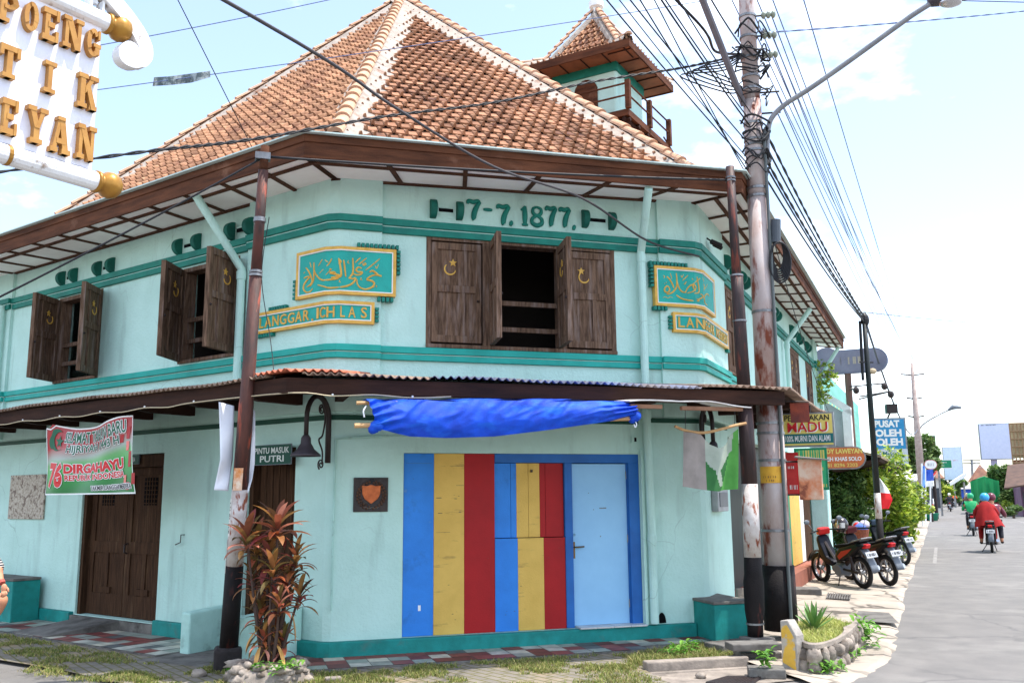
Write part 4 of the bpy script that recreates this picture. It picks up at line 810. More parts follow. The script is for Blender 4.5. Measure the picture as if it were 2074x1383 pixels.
mb = MB(); mb.box(FF, s0 - .012, s1 + .012, -1.2, .512, .401, .435); mb.build('seat_slab', m_concd, t, bevel=.006)
def wing(name, label, fr, a0, a1, n0, n1, h0, h1):
    t = thing(name, label, 'wall', tuple(fr.p((a0 + a1) / 2, (n0 + n1) / 2, -.05))); mb = MB(); P = fr.p
    mb.hexa([P(a0, n0, -.08), P(a1, n0, -.08), P(a1, n1, -.08), P(a0, n1, -.08), P(a0, n0, h0), P(a1, n0, h0), P(a1, n1, h1), P(a0, n1, h1)]); mb.build('wall_body', m_wing, t, bevel=.02)
wing('low_wall', 'low worn aqua wing wall left of the thin rusty pole', LF, 1.44, 1.60, .0, .66, .46, .42)
wing('low_wall', 'low worn aqua wing wall behind the red leaved plant', LF, .34, .52, .02, .86, .50, .45)
t = thing('ramp', 'grey concrete ramp laid up to the brown double door', 'ramp', tuple(LF.p(4.3, .5, 0))); mb = MB(); P = LF.p
mb.hexa([P(3.75, .06, -.03), P(4.62, .06, -.03), P(4.75, .92, -.03), P(3.95, .92, -.03), P(3.75, .06, .113), P(4.62, .06, .113), P(4.75, .92, .012), P(3.95, .92, .012)]); mb.build('ramp_slab', m_concd, t, bevel=.006)
# notice board, plaque, small signs
t = thing('notice_board', 'blank speckled stone notice board on the aqua wall', 'board', tuple(LF.p(6.43, .02, 1.7))); mb = MB(); mb.box(LF, 5.92, 6.94, .002, .03, 1.385, 2.035); mb.build('board_slab', M('speckled_stone', hx(196, 186, 170), hx(150, 136, 120), rough=.6, scale=30, col3=hx(110, 92, 80), s3=(.52, .6), scale3=18), t, bevel=.004)
mb = MB()
for a, z in ((5.97, 1.43), (6.89, 1.43), (5.97, 1.99), (6.89, 1.99)): mb.lathe([(.014, 0), (.014, .006), (.001, .009)], LF.p(a, .03, z), LF.n, 10)
mb.build('fixing_screw', m_steel, t)
t = thing('plaque', 'square dark bronze plaque with a copper shield and wreath', 'plaque', tuple(FF.p(.455, .02, 1.68))); mb = MB(); mb.box(FF, .265, .645, .0, .022, 1.50, 1.872); mb.build('backplate', M('dark_bronze', hx(66, 58, 56), hx(48, 42, 42), rough=.5, metal=.3, scale=14, bump=.3), t, bevel=.004)
m_cop = M('copper', hx(196, 106, 58), hx(160, 80, 44), rough=.4, metal=.5, scale=14, bump=.3)
mb = MB(); pts = [(.355, 1.785), (.41, 1.78), (.455, 1.795), (.50, 1.78), (.56, 1.785), (.555, 1.69), (.53, 1.64), (.457, 1.585), (.385, 1.64), (.36, 1.69)]; mb.poly(FF, pts, .022, .036); mb.build('shield', m_cop, t, bevel=.003)
mb = MB()
for sgn in (-1, 1):
    for i in range(11):
        q = rad(-75 + i * 15); c = (.46 + sgn * .15 * math.cos(q) * .95, 1.68 + .15 * math.sin(q) * .95)
        for o_ in (-1, 1): mb.ball(FF.p(c[0] + o_ * .014, .026, c[1] + .006 * o_), (.014, .010, .018), 0, 8, 5)
mb.build('laurel_wreath', M('bronze_wreath', hx(96, 66, 48), hx(72, 50, 40), rough=.5, metal=.4), t, smooth=True)
mb = MB(); mb.tube([FF.p(.38 + .02 * i, .028, 1.545 + .008 * math.sin(i * 1.7)) for i in range(9)], .006, 6); mb.box(FF, .435, .485, .022, .03, 1.81, 1.865, 1); mb.build('ribbon', [m_chrome, m_black2], t)
def small_sign(name, label, fr, a0, a1, z0, z1, n, board, edge, lines, inkm, par_lab='sign'):
    t = thing(name, label, par_lab, tuple(fr.p((a0 + a1) / 2, n, (z0 + z1) / 2))); mb = MB(); e = (z1 - z0) * .03
    mb.box(fr, a0, a1, n - .012, n, z0, z1, 1); mb.box(fr, a0 + e, a1 - e, n, n + .003, z0 + e, z1 - e, 0); mb.build('sign_board', [board, edge], t)
    mb = MB()
    for txt, x0, x1, y0, y1 in lines: ftext(mb, txt, fr, a0 + (a1 - a0) * x0, a0 + (a1 - a0) * x1, z0 + (z1 - z0) * y0, z0 + (z1 - z0) * y1, n + .005, 0, .02)
    mb.build('lettering', inkm, t, recalc=False); return t
m_ink = M('sign_white_ink', hx(214, 220, 214), rough=.6)
d = dirv(-60)
sfr = pfr(556, 932, 10.3, 112 if False else 120); LFm = Fr(LF.p(0, 0, 0), -DL, LF.n)
small_sign('door_sign', 'dark green board above the right side doorway reading PINTU MASUK PUTRI', LFm, -1.15, -.49, 2.03, 2.26, .12, m_dgreen, m_greyp, (('PINTU MASUK', .05, .95, .56, .86), ('PUTRI', .2, .82, .14, .46)), m_ink)
small_sign('door_sign', 'tiny dark green board over the double door reading PUTRA', LFm, -3.95, -3.62, 2.12, 2.245, .0, m_dgreen, m_greyp, (('PUTRA', .3, .75, .25, .75),), m_ink)
# banner under the canopy
t = thing('hanging_banner', 'printed red and green greeting banner hung under the canopy', 'banner', tuple(LF.p(3.1, 1.08, 2.2)))
A0, A1, Z0, Z1 = 4.0, 2.0, 1.72, 2.615
def bmap(u, v, n=0.0):
    a = A0 + (A1 + .2 * v - A0) * u; zt = Z1 + (-.10 * math.sin(math.pi * min(1, u * 1.12)) if True else 0) - (.06 if u < .05 else 0); z = Z0 + (zt - Z0) * v
    wv = .035 * math.sin(u * 7 + v * 2.2) * (.4 + .6 * v) + .02 * math.sin(u * 15 - v * 4); return LF.p(a, 1.02 + wv + n, z)
def bmat():
    m = bpy.data.materials.new('banner_print'); m.use_nodes = True; nt = m.node_tree; N, L = nt.nodes, nt.links; b = N['Principled BSDF']; b.inputs['Roughness'].default_value = .45
    at = N.new('ShaderNodeUVMap'); sp_ = N.new('ShaderNodeSeparateXYZ'); L.new(at.outputs[0], sp_.inputs[0])
    r = N.new('ShaderNodeValToRGB'); e = r.color_ramp.elements
    while len(e) < 5: e.new(.5)
    for i, (p, c) in enumerate(((0, hx(10, 110, 46)), (.34, hx(30, 150, 52)), (.50, hx(96, 160, 96)), (.60, hx(150, 160, 150)), (.82, hx(160, 22, 28)))): e[i].position = p; e[i].color = c
    k = N.new('ShaderNodeMath'); k.operation = 'MULTIPLY_ADD'; L.new(sp_.outputs[0], k.inputs[0]); k.inputs[1].default_value = -.16; L.new(sp_.outputs[1], k.inputs[2])
    k2 = N.new('ShaderNodeMath'); k2.operation = 'MULTIPLY_ADD'; L.new(k.outputs[0], k2.inputs[0]); k2.inputs[1].default_value = 1.25; k2.inputs[2].default_value = -.02; L.new(k2.outputs[0], r.inputs[0]); L.new(r.outputs[0], b.inputs['Base Color']); return m
mb = MB(); mb.grid(lambda u, v: bmap(u, v), 40, 18); ob = mb.build('banner_sheet', bmat(), t, recalc=False, smooth=True)
uv = ob.data.uv_layers.new(name='UVMap')
for p in ob.data.polygons:
    for li in p.loop_indices: vi = ob.data.loops[li].vertex_index; uv.data[li].uv = ((vi % 41) / 40, (vi // 41) / 18)
mb = MB(); e = .012
for (u0, v0), (u1, v1) in (((0, 0), (1, 0)), ((1, 0), (1, 1)), ((1, 1), (0, 1)), ((0, 1), (0, 0))):
    for i in range(24):
        p, q = i / 24, (i + 1) / 24; L_ = lambda f: (u0 + (u1 - u0) * f, v0 + (v1 - v0) * f); a, b = L_(p), L_(q); ins = (e if v0 == v1 == 0 else -e) * (1 if v0 == v1 else 0), (-e * .5 if u0 == u1 == 1 else e * .5) * (1 if u0 == u1 else 0)
        mb.quad([bmap(*a, .004), bmap(*b, .004), bmap(b[0] + ins[1], b[1] + ins[0] * 1.6, .004), bmap(a[0] + ins[1], a[1] + ins[0] * 1.6, .004)])
mb.build('banner_edge', m_white, t, recalc=False)
def bt(txt, x0, x1, y0, y1, m, rise=.0, bold=.03, shear=0, halo=True):
    if halo:
        mb = MB()
        for i, (dx, dy) in enumerate(((-1, -1), (1, -1), (1, 1), (-1, 1))): text(mb, txt, lambda u, v, w: bmap(x0 + dx * .004 + (x1 - x0) * u, y0 + dy * .008 + rise * u + (y1 - y0) * v, .0055 + .0006 * i), 0, bold, 0, shear)
        mb.build('print_outline', m_white, t, recalc=False)
    mb = MB(); text(mb, txt, lambda u, v, w: bmap(x0 + (x1 - x0) * u, y0 + rise * u + (y1 - y0) * v, .009), 0, bold, 0, shear); mb.build('print_line', m, t, recalc=False)
m_pgreen = M('print_green', hx(10, 92, 64), rough=.5)
bt('SELAMAT TAHUN BARU', .2, .94, .765, .93, m_pgreen, .02, .02, .18); bt('HIJRIYAH 1443 H', .24, .86, .59, .735, m_pgreen, .03, .02, .1)
bt('76', .045, .22, .10, .47, m_redt, 0, .05, .12); bt('DIRGAHAYU', .235, .88, .31, .455, m_redt, .015, .05); bt('REPUBLIK INDONESIA', .245, .88, .205, .29, m_redt, .015, .03); bt('TAKMIR LANGGAR MERDEKA', .53, .97, .055, .12, m_black2, .015, .02)
mb = MB()
def uvpoly(pts, n, m): mb.quad([bmap(x, y, n) for x, y in pts], m)
cx, cy = .105, .79; o = [(cx + .075 * math.cos(rad(a)), cy + .16 * math.sin(rad(a))) for a in range(60, 321, 13)]; i_ = [(cx + .035 + .062 * math.cos(rad(a)), cy - .01 + .135 * math.sin(rad(a))) for a in range(310, 65, -13)]
for a, b, c, d in zip(o, o[1:], list(reversed(i_))[:], list(reversed(i_))[1:]): uvpoly([a, b, d, c], .007, 0)
uvpoly([(cx + .035 + (.05 if i % 2 == 0 else .02) * math.sin(i * math.pi / 5), cy - .02 + (.1 if i % 2 == 0 else .04) * math.cos(i * math.pi / 5)) for i in range(10)], .008, 0)
for x, y, h in ((.90, .82, .13), (.93, .70, .16), (.86, .66, .1), (.94, .34, .2), (.97, .12, .14), (.90, .05, .1)): uvpoly([(x, y), (x + .035, y), (x + .05, y + h), (x + .015, y + h)], .005, 1)
for x, y, h in ((.92, .55, .12), (.87, .12, .12)): uvpoly([(x, y), (x + .035, y), (x + .045, y + h), (x + .01, y + h)], .0055, 2)
mb.build('print_ornament', [m_pgreen, M('print_dark_red', hx(170, 30, 34), rough=.5), M('print_pink', hx(230, 120, 110), rough=.5)], t, recalc=False)
# fairy light wire along the canopy beam
mb = MB(); pts = []
for fr, aa in ((LF, [9 - .45 * i for i in range(19)]), (FF, [-.5 + .4 * i for i in range(5)])):
    for i, a in enumerate(aa): pts.append(fr.p(a, 1.125, 2.668 - (.022 if i % 2 else .0)))
mb.tube(spline(pts, 4), .006, 5); mb2 = MB()
for p in pts[::2]: mb2.ball(p + V((0, 0, .012)), .012, 0, 6, 4)
t = thing('string_light_wire', 'thin pale string light wire along the lower canopy beam', 'wire', tuple(pts[8])); mb.build('wire', M('pale_wire', hx(196, 180, 150)), t); mb2.build('bulb', m_white, t)
# wall lamps on scrolled brackets
def wall_lamp(label, fr_, z0, dv, side=1):
    P = lambda a, z: fr_ + dv * a + V((0, 0, z0 + z)); t = thing('wall_lamp', label, 'lamp', tuple(P(0, 0)))
    R_ = .21
    arc = [P(.02, -.50), P(.02, -.05)] + [P(.02 + R_ - R_ * math.cos(rad(a)), -.05 + R_ * math.sin(rad(a)) * 1.25) for a in range(15, 181, 15)] + [P(.02 + 2 * R_, -.22)]
    mb = MB(); k = len(arc); mb.tube(arc, [.032] * 2 + [.034 - .012 * i / k for i in range(k - 2)], 10); mb.build('arm', m_iron, t, smooth=True)
    mb = MB()
    for (cx, cz, r0, tr, st, sg) in ((.16, .07, .055, 1.5, 90, -1), (.15, -.52, .06, 1.4, -60, 1)):
        mb.tube([P(cx + r0 * (1 - .75 * i / 16) * math.cos(rad(st + sg * 360 * tr * i / 16)), cz + r0 * (1 - .75 * i / 16) * math.sin(rad(st + sg * 360 * tr * i / 16))) for i in range(17)], .009, 6)
    mb.tube(spline([P(.16, .125), P(.09, .0), P(.13, -.2), P(.20, -.26), P(.13, -.38), P(.13, -.52)], 6), .010, 6); mb.build('scroll', m_iron, t)
    mb = MB(); o_ = P(.02 + 2 * R_, -.22); mb.lathe([(.03, 0), (.05, -.03), (.055, -.09), (.075, -.12), (.09, -.15), (.155, -.205), (.16, -.225), (.15, -.215), (.08, -.16), (.03, -.1)], o_, k=22); mb.build('lamp_shade', M('lamp_shade_metal', hx(84, 76, 82), hx(66, 60, 64), rough=.45, metal=.3), t, smooth=True)
    mb = MB(); mb.ball(o_ + V((0, 0, -.17)), .045, 0); mb.build('bulb', m_white, t, smooth=True); return t
bis = (FF.n + LF.n).normalized()
wall_lamp('brown scroll bracket wall lamp on the corner above the PUTRI doorway', CC + bis * .03, 2.53, V((-.37, -.93, 0)))
wall_lamp('dark scroll bracket wall lamp behind the hanging green cloth', RR + DF * -.02 + FF.n * .03, 2.5, V((.1, -1, 0)))
# blue tarpaulin rolled on poles under the canopy
t = thing('tarpaulin', 'bright blue tarpaulin bunched and knotted on poles over the striped front', 'tarpaulin', tuple(FF.p(1.7, 1.3, 2.5)))
top = [(745, 811), (850, 812), (1000, 810), (1150, 811), (1286, 817)]; bot = [(762, 868), (830, 884), (905, 887), (1000, 884), (1100, 872), (1200, 858), (1283, 846)]
def lerp_px(L, f):
    x = f * (len(L) - 1); i = min(int(x), len(L) - 2); return [L[i][k] + (L[i + 1][k] - L[i][k]) * (x - i) for k in (0, 1)]
from mathutils import noise as mnoise
def tarp(u, v):
    (x0, y0), (x1, y1) = lerp_px(top, u), lerp_px(bot, u); n = 1.42 + .05 * math.sin(v * math.pi) ; a0, z0 = FF.pf(x0, y0, 1.42); a1, z1 = FF.pf(x1, y1, 1.42)
    e = min(1, 6 * u) * min(1, 7 * (1 - u)); q1, q2 = V((u * 7, v * 2.2 + u * 2, .3)), V((u * 17 + v * 3, v * 3 - u * 4, 4.)); f = .026 * (.5 - abs(mnoise.noise(q1))) + .018 * (.5 - abs(mnoise.noise(q2))) + (1 - e) * .03 * math.sin(v * 24 + u * 60)
    return FF.p(a0 + (a1 - a0) * v, n + f + .012 * math.sin(v * 3.1), z0 + (z1 - z0) * v + .008 * math.sin(u * 31) * (1 - v))
mb = MB(); mb.grid(tarp, 150, 34)
def tarp_top(u, v):
    (x0, y0) = lerp_px(top, u); a0, z0 = FF.pf(x0, y0, 1.42); return FF.p(a0, 1.42 - .42 * v + .02 * math.sin(u * 20) * (1 - v), z0 + .05 * v + .014 * math.sin(u * 26 + v * 4))
mb.grid(tarp_top, 60, 6)
for u, v, s_ in ((756, 864, .055), (1281, 845, .05)):
    a, z = FF.pf(u, v, 1.42)
    for i in range(3): mb.ball(FF.p(a + .02 * i, 1.42 + .012 * i, z + .012 * (i - 1)), (s_, s_ * .9, s_ * 1.05), 0, 12, 7, .12)
mb.build('tarp_sheet', m_tarp, t, smooth=True, recalc=False, merge=True)
mb = MB(); a, z = FF.pf(718, 862, 1.42); a2, z2 = FF.pf(1290, 847, 1.42); mb.tube([FF.p(a, 1.42, z), FF.p(a2, 1.42, z2)], .024, 10); a, z = FF.pf(722, 816, 1.3); mb.tube([FF.p(a, 1.3, z), FF.p(a + .4, 1.3, z + .01)], .018, 8); mb.build('bamboo_pole', m_bamboo, t)
mb = MB(); a, z = FF.pf(1283, 850, 1.42); mb.tube(spline([FF.p(a, 1.42, z), FF.p(a + .02, 1.45, z - .04), FF.p(a + .01, 1.44, z - .08), FF.p(a - .01, 1.45, z - .05)], 4), .006, 6); a, z = FF.pf(742, 822, 1.4); mb.tube(spline([FF.p(a, 1.4, z), FF.p(a - .03, 1.42, z - .05), FF.p(a - .02, 1.42, z - .11)], 4), .007, 6); mb.build('cord', m_cloth, t)
# white sheet of an awning to the right, on a timber
t = thing('awning_sheet', 'thin whitish awning sheet on a timber right of the blue tarpaulin', 'awning', tuple(FF.p(3.7, 1.4, 2.6)))
pp = [(1275, 811), (1360, 809), (1440, 813), (1522, 823)]
def aw(u, v): x, y = lerp_px(pp, u); a, z = FF.pf(x, y, 1.5); return FF.p(a, 1.5 - .5 * v, z + .05 * v + .008 * math.sin(u * 12))
mb = MB(); mb.grid(aw, 24, 4); mb.build('sheet', M('white_sheet', hx(226, 222, 220), hx(200, 190, 184), rough=.5), t, recalc=False, solid=.012)
mb = MB(); a, z = FF.pf(1278, 822, 1.46); a2, z2 = FF.pf(1342, 826, 1.46); mb.box(FF, a, a2, 1.40, 1.46, z - .02, z + .02); a, z = FF.pf(1382, 824, 1.46); a2, z2 = FF.pf(1505, 830, 1.46); mb.box(FF, a, a2, 1.40, 1.46, z - .03, z + .01); mb.build('timber', M('raw_timber', hx(150, 110, 84), hx(120, 84, 64), rough=.8), t)
# cloth on a bamboo stick
t = thing('hanging_cloth', 'limp green and grey cloth banner on a crooked bamboo stick', 'banner', tuple(FF.p(4.2, 1.2, 2.1)))
N_ = 1.12; st = [FF.p(*(lambda q: (q[0], N_, q[1]))(FF.pf(u, v, N_))) for u, v in ((1367, 863), (1390, 872), (1425, 876), (1460, 869), (1490, 861), (1511, 857))]; mb = MB(); mb.tube(spline(st, 4), .016, 8); mb.build('bamboo_stick', m_bamboo, t)
ct = [(1384, 874), (1401, 877), (1421, 879), (1440, 900), (1455, 908), (1470, 900), (1483, 880), (1494, 868)]; cb = [(1380, 985), (1400, 988), (1420, 991), (1440, 994), (1456, 995), (1470, 992), (1484, 991), (1493, 990)]
def cl(u, v):
    (x0, y0), (x1, y1) = lerp_px(ct, u), lerp_px(cb, u); x, y = x0 + (x1 - x0) * v, y0 + (y1 - y0) * v; a, z = FF.pf(x, y, N_); return FF.p(a, N_ + .03 * math.sin(u * 13 + v * 1.5) + .03 * math.sin(u * 6) * v, z)
m_cg, m_cd, m_cgrey = M('cloth_grey', hx(150, 140, 134), hx(130, 122, 116), rough=.9), M('cloth_dark_green', hx(56, 112, 60), hx(46, 98, 52), rough=.9), M('cloth_pale', hx(170, 178, 164), hx(150, 160, 146), rough=.9)
m_cl = M('cloth_green', hx(92, 160, 76), hx(78, 142, 66), rough=.9)
mb = MB(); b0 = len(mb.f); mb.grid(cl, 42, 30)
for i in range(len(mb.f)):
    u, v = (i % 42 + .5) / 42, (i // 42 + .5) / 30
    if u < .36: k = 0
    elif u > .9 - .25 * v * (1 if v > .3 else .3): k = 3
    elif v < .42 - .12 * math.sin(u * 9) or (.5 < u < .7 and v < .9 and abs(u - .5 - (v - .4) * .3) < .06): k = 2
    else: k = 1
    mb.m[i] = k
mb.build('cloth', [m_cg, m_cd, m_cgrey, m_cl], t, recalc=False, smooth=True)
mb = MB()
for x, y0, y1 in ((1388, 826, 868), (1422, 826, 875), (1488, 828, 862)): a, z = FF.pf(x, y0, N_); a2, z2 = FF.pf(x, y1, N_); mb.tube([FF.p(a, N_, z), FF.p(a2, N_, z2)], .004, 5)
mb.build('string', m_cable, t)
t = thing('meter_box', 'small grey metal meter box low on the corner wall', 'box', tuple(SF.p(.6, .05, 1.5))); mb = MB(); mb.box(SF, .35, .95, .0, .09, 1.44, 1.74); mb.build('casing', M('meter_grey', hx(176, 180, 182), hx(150, 152, 154), rough=.5), t, bevel=.012); mb = MB(); mb.box(SF, .42, .88, .091, .10, 1.5, 1.68); mb.build('cover', m_greyp, t, bevel=.004)
t = thing('security_camera', 'small black security camera under the eave at the right corner', 'camera', tuple(SF.p(.55, .1, 5.0))); mb = MB(); mb.tube([SF.p(.55, .05, 5.06), SF.p(.55, .12, 5.0)], .012, 6); mb.tube([SF.p(.5, .12, 4.99), SF.p(.62, .22, 4.95)], .035, 10); mb.tube([SF.p(.65, .12, 4.99), SF.p(.75, .2, 4.95)], .03, 10); mb.build('housing', m_blackp, t)
t = thing('wall_hook', 'bent iron hook on the aqua wall right of the double door', 'hook', tuple(LF.p(2.6, .02, 1.2)), 'iron hooks on the side wall')
def hook(t, a, z): mb = MB(); mb.tube([LF.p(a, .0, z + .09), LF.p(a, .05, z + .09), LF.p(a - .01, .06, z), LF.p(a + .09, .06, z - .03)], .007, 6); mb.build('hook_rod', m_iron, t)
hook(t, 2.55, 1.13)
# the small-leaved details: loose stones and bricks along the verge
def rock(u, v, r, label, z=-.03, m=None, sq=(1, .8, .65), group=None, name='stone'):
    o = gp(u, v, z); mb = MB(); mb.ball(o + V((0, 0, r * sq[2] * .6)), (r * sq[0], r * sq[1], r * sq[2]), 0, 12, 8, .16); ob = mb.build(name, m or m_stone, smooth=True); return tag(ob, label, 'stone', group)
rock(402, 1371, .075, 'small grey stone in the grass left of the black pole footing'); rock(1290 + 130, 1373, .055, 'small pale stone on the gutter slab before the kerb', -.05); rock(1540, 1255, .11, 'pale upright stone leaning between the two poles', -.02, sq=(.8, .7, 1.4)); rock(1640, 1296, .10, 'dark rounded stone behind the yellow marker post', .06, M('dark_stone', hx(90, 84, 88), rough=.8))
def slab(name, label, u, v, dims, az, m, cat, z=-.03, tilt=(0, 0)):
    fr = pfr(u, v, gp(u, v, z).y, az); mb = MB(); L, D, H_ = dims; P = fr.p
    mb.hexa([P(-L / 2, -D, z), P(L / 2, -D, z + tilt[0]), P(L / 2, 0, z + tilt[0]), P(-L / 2, 0, z), P(-L / 2, -D, z + H_ + tilt[1]), P(L / 2, -D, z + H_ + tilt[0] + tilt[1]), P(L / 2, 0, z + H_ + tilt[0]), P(-L / 2, 0, z + H_)]); return tag(mb.build(name, m, bevel=.012), label, cat)
m_brick = M('red_brick', hx(186, 96, 62), hx(160, 80, 54), rough=.9, bump=.4)
slab('brick', 'broken orange brick beside the stone planter', 622, 1374, (.07, .16, .06), 40, m_brick, 'brick'); slab('brick', 'pale brick half on the sand before the striped front', 676, 1383, (.15, .09, .05), 70, m_conc, 'brick')
slab('rubble_slab', 'rough grey concrete slab on top of the rubble between poles and post', 1535, 1318, (.52, .25, .07), 84, m_concd, 'slab', .10); slab('rubble_slab', 'dark broken slab beneath the rubble heap', 1500, 1322, (.5, .3, .10), 60, m_concd, 'slab', -.03); slab('rubble_slab', 'grey block edge low in front of the rubble', 1545, 1340, (.42, .3, .09), 84, m_concd, 'slab', -.03)
slab('concrete_block', 'loose grey concrete block lying in front of the yellow marker post', 1555, 1375, (.34, .22, .09), 100, m_concd, 'block', -.05); slab('concrete_block', 'pitted concrete block with a hole by the first motorcycle', 1630, 1205, (.55, .45, .1), 100, m_concd, 'block', .0); slab('concrete_block', 'flat grey slab standing behind the thin right pole', 1520, 1275, (.3, .06, .5), 78, m_conc, 'block', 0)
t = thing('drain_grate', 'rusty iron drain grate in the gutter at the kerb', 'grate', tuple(gp(1490, 1383, -.04))); q = [gp(1432, 1383, -.04), gp(1475, 1371, -.04), gp(1540, 1371, -.04), gp(1512, 1390, -.04)]; mb = MB()
for i in range(13):
    a, b = q[0].lerp(q[3], i / 12), q[1].lerp(q[2], i / 12); mb.tube([a, b], .012, 6)
mb.build('bars', m_iron, t); mb = MB()
for i in range(4): mb.tube([q[i], q[(i + 1) % 4]], .018, 6)
mb.build('rim', m_iron, t); mb = MB(); mb.quad([p - V((0, 0, .006)) for p in q]); mb.build('pit', m_black, t, recalc=False)
t = thing('drain_grate', 'dark iron drain grate in the pale pavement before the motorcycles', 'grate', tuple(gp(1700, 1207, .0))); q = [gp(1674, 1212, .004), gp(1678, 1201, .004), gp(1723, 1204, .004), gp(1720, 1214, .004)]; mb = MB(); mb.quad(q); mb.build('plate', m_iron, t, recalc=False); mb = MB()
for i in range(10): mb.tube([q[0].lerp(q[3], i / 9) + V((0, 0, .006)), q[1].lerp(q[2], i / 9) + V((0, 0, .006))], .012, 5)
mb.build('bars', m_concd, t)
# yellow and grey marker post
t = thing('marker_post', 'chipped yellow and grey concrete marker post with a slanted top', 'bollard', tuple(gp(1605, 1358, -.05))); fr = Fr(gp(1601, 1362, -.05), dirv(140), dirv(-130)); mb = MB(); w_ = .088; P = fr.p; zz = -.06
pr = [(-w_, zz), (w_, zz), (w_, zz + .36), (-.0, zz + .50), (-w_, zz + .49)]
pts = [(a, z) for a, z in pr]; mb.poly(fr, pts, -.13, .0, 0); ob = mb.build('post_body', m_concd if False else M('post_concrete', hx(178, 170, 160), hx(140, 134, 128), rough=.9, scale=9, bump=.5, bscale=30), t, bevel=.01)
mb = MB(); mb.poly(fr, [(-w_ + .012, zz + .1), (w_ - .02, zz + .04), (w_ - .02, zz + .33), (-.01, zz + .455), (-w_ + .012, zz + .44)], .0, .004); mb.build('paint_panel', M('flaking_yellow_paint', hx(220, 176, 70), hx(200, 156, 60), rough=.8, scale=6, col3=hx(176, 166, 150), s3=(.5, .56), scale3=7, bump=.3), t)
# ------------------------------------------------------------------ poles, lamp, cables
def segpole(t, secs, k=18, kr=1.0):                 # secs: (name, mat, [(point, radius)...])
    for nm, m, L in secs: mb = MB(); mb.tube([p for p, r in L], [r * kr for p, r in L], k); mb.build(nm, m, t, smooth=True)
b = gp(461, 1338, .05); top = aty(537, 296, 8.85)
def ax(v, b=b.copy(), top=top.copy()):
    f = (1338 - v) / 1042
    for _ in range(6): q = b + (top - b) * f; d = q - CAM; vv = 691.5 - F_PX * d.dot(UPV) / d.dot(FWD); f += (vv - v) / 1042
    return b + (top - b) * f
t = thing('utility_pole', 'thin leaning red rusty pole with a black foot at the left', 'pole', tuple(b)); PA = t
segpole(t, [('black_section', m_poleb, [(ax(1318), .092), (ax(1144), .088)]), ('white_section', m_polew, [(ax(1144), .087), (ax(990), .081)]),
    ('rust_section', m_poler, [(ax(990), .08), (ax(815), .074), (ax(812), .070), (ax(560), .062)]), ('rust_section', m_poler, [(ax(560), .054), (ax(345), .05)]), ('timber_top', m_fascia, [(ax(345), .044), (top, .042)])])
mb = MB(); fr = Fr(b, DF); mb.box(fr, -.135, .135, -.14, .14, -.1, .19); mb.build('footing', M('black_footing', hx(52, 46, 46), hx(38, 34, 34), rough=.9, bump=.6, bscale=18), t, bevel=.03)
mb = MB()
for v, r in ((560, .068), (553, .066), (450, .062), (446, .06)): p = ax(v); mb.tube([p, p + V((0, 0, .025))], r, 14)
p = ax(318); mb.box(Fr(p, DF), -.09, .06, -.05, .05, p.z - .035, p.z + .035); mb.build('clamp', m_steel, t)
def sticker(t, axf, v0, v1, r, a0, a1, m, nm, txt=None):
    mb = MB(); f = lambda u, v: (lambda c: c + V((math.sin(rad(a0 + (a1 - a0) * u)), -math.cos(rad(a0 + (a1 - a0) * u)), 0)) * (r + .002))(axf(v0 + (v1 - v0) * v)); mb.grid(lambda u, v: f(u, 1 - v), 8, 2); mb.build(nm, m, t, recalc=False)
    if txt:
        for i, s_ in enumerate(txt):
            mb = MB(); g = lambda u, v, w: f(.15 + .7 * (i + v * .8) / len(txt), u * .9 + .05) + V((0, -.002, 0)); scrib(mb, g, len(s_), 0, i + len(s_)); mb.build('sticker_print', m_black2, t, recalc=False)
m_paper = M('paper_sticker', hx(222, 218, 212), hx(190, 184, 176), rough=.8, scale=20, col3=hx(150, 120, 100), s3=(.56, .66), scale3=12)
sticker(t, ax, 948, 993, .083, -42, 28, M('torn_orange_paper', hx(224, 206, 186), hx(206, 130, 70), rough=.8, scale=16), 'sticker'); sticker(t, ax, 1010, 1085, .084, -85, -40, m_paper, 'sticker', ['0711 0010', 'SEDOT WC']); sticker(t, ax, 1090, 1160, .088, -88, -55, m_paper, 'sticker', ['SUMUR 0271'])
# white cloth sheets tied to the left pole
t = thing('blank_banner', 'long blank white cloth banner folded round the left pole', 'banner', tuple(ax(900)))
yA = ax(900).y - .11
def ban(L0, L1, y, nm, dy=0):
    mb = MB()
    def f(u, v): (x0, y0), (x1, y1) = lerp_px(L0, v), lerp_px(L1, v); return aty(x0 + (x1 - x0) * u, y0 + (y1 - y0) * u, y + dy * u + .02 * math.sin(v * 9 + u * 3))
    mb.grid(f, 8, 24); mb.build(nm, m_cloth, t, recalc=False, smooth=True, solid=.004)
ban([(443, 814), (445, 870), (446, 930), (440, 960), (433, 992)], [(474, 822), (473, 880), (471, 930), (466, 965), (462, 994)], yA + .02, 'cloth_half', .14); ban([(500, 828), (499, 880), (497, 930), (493, 970), (490, 997)], [(517, 831), (517, 880), (516, 938), (511, 970), (503, 998)], ax(900).y + .07, 'cloth_half')
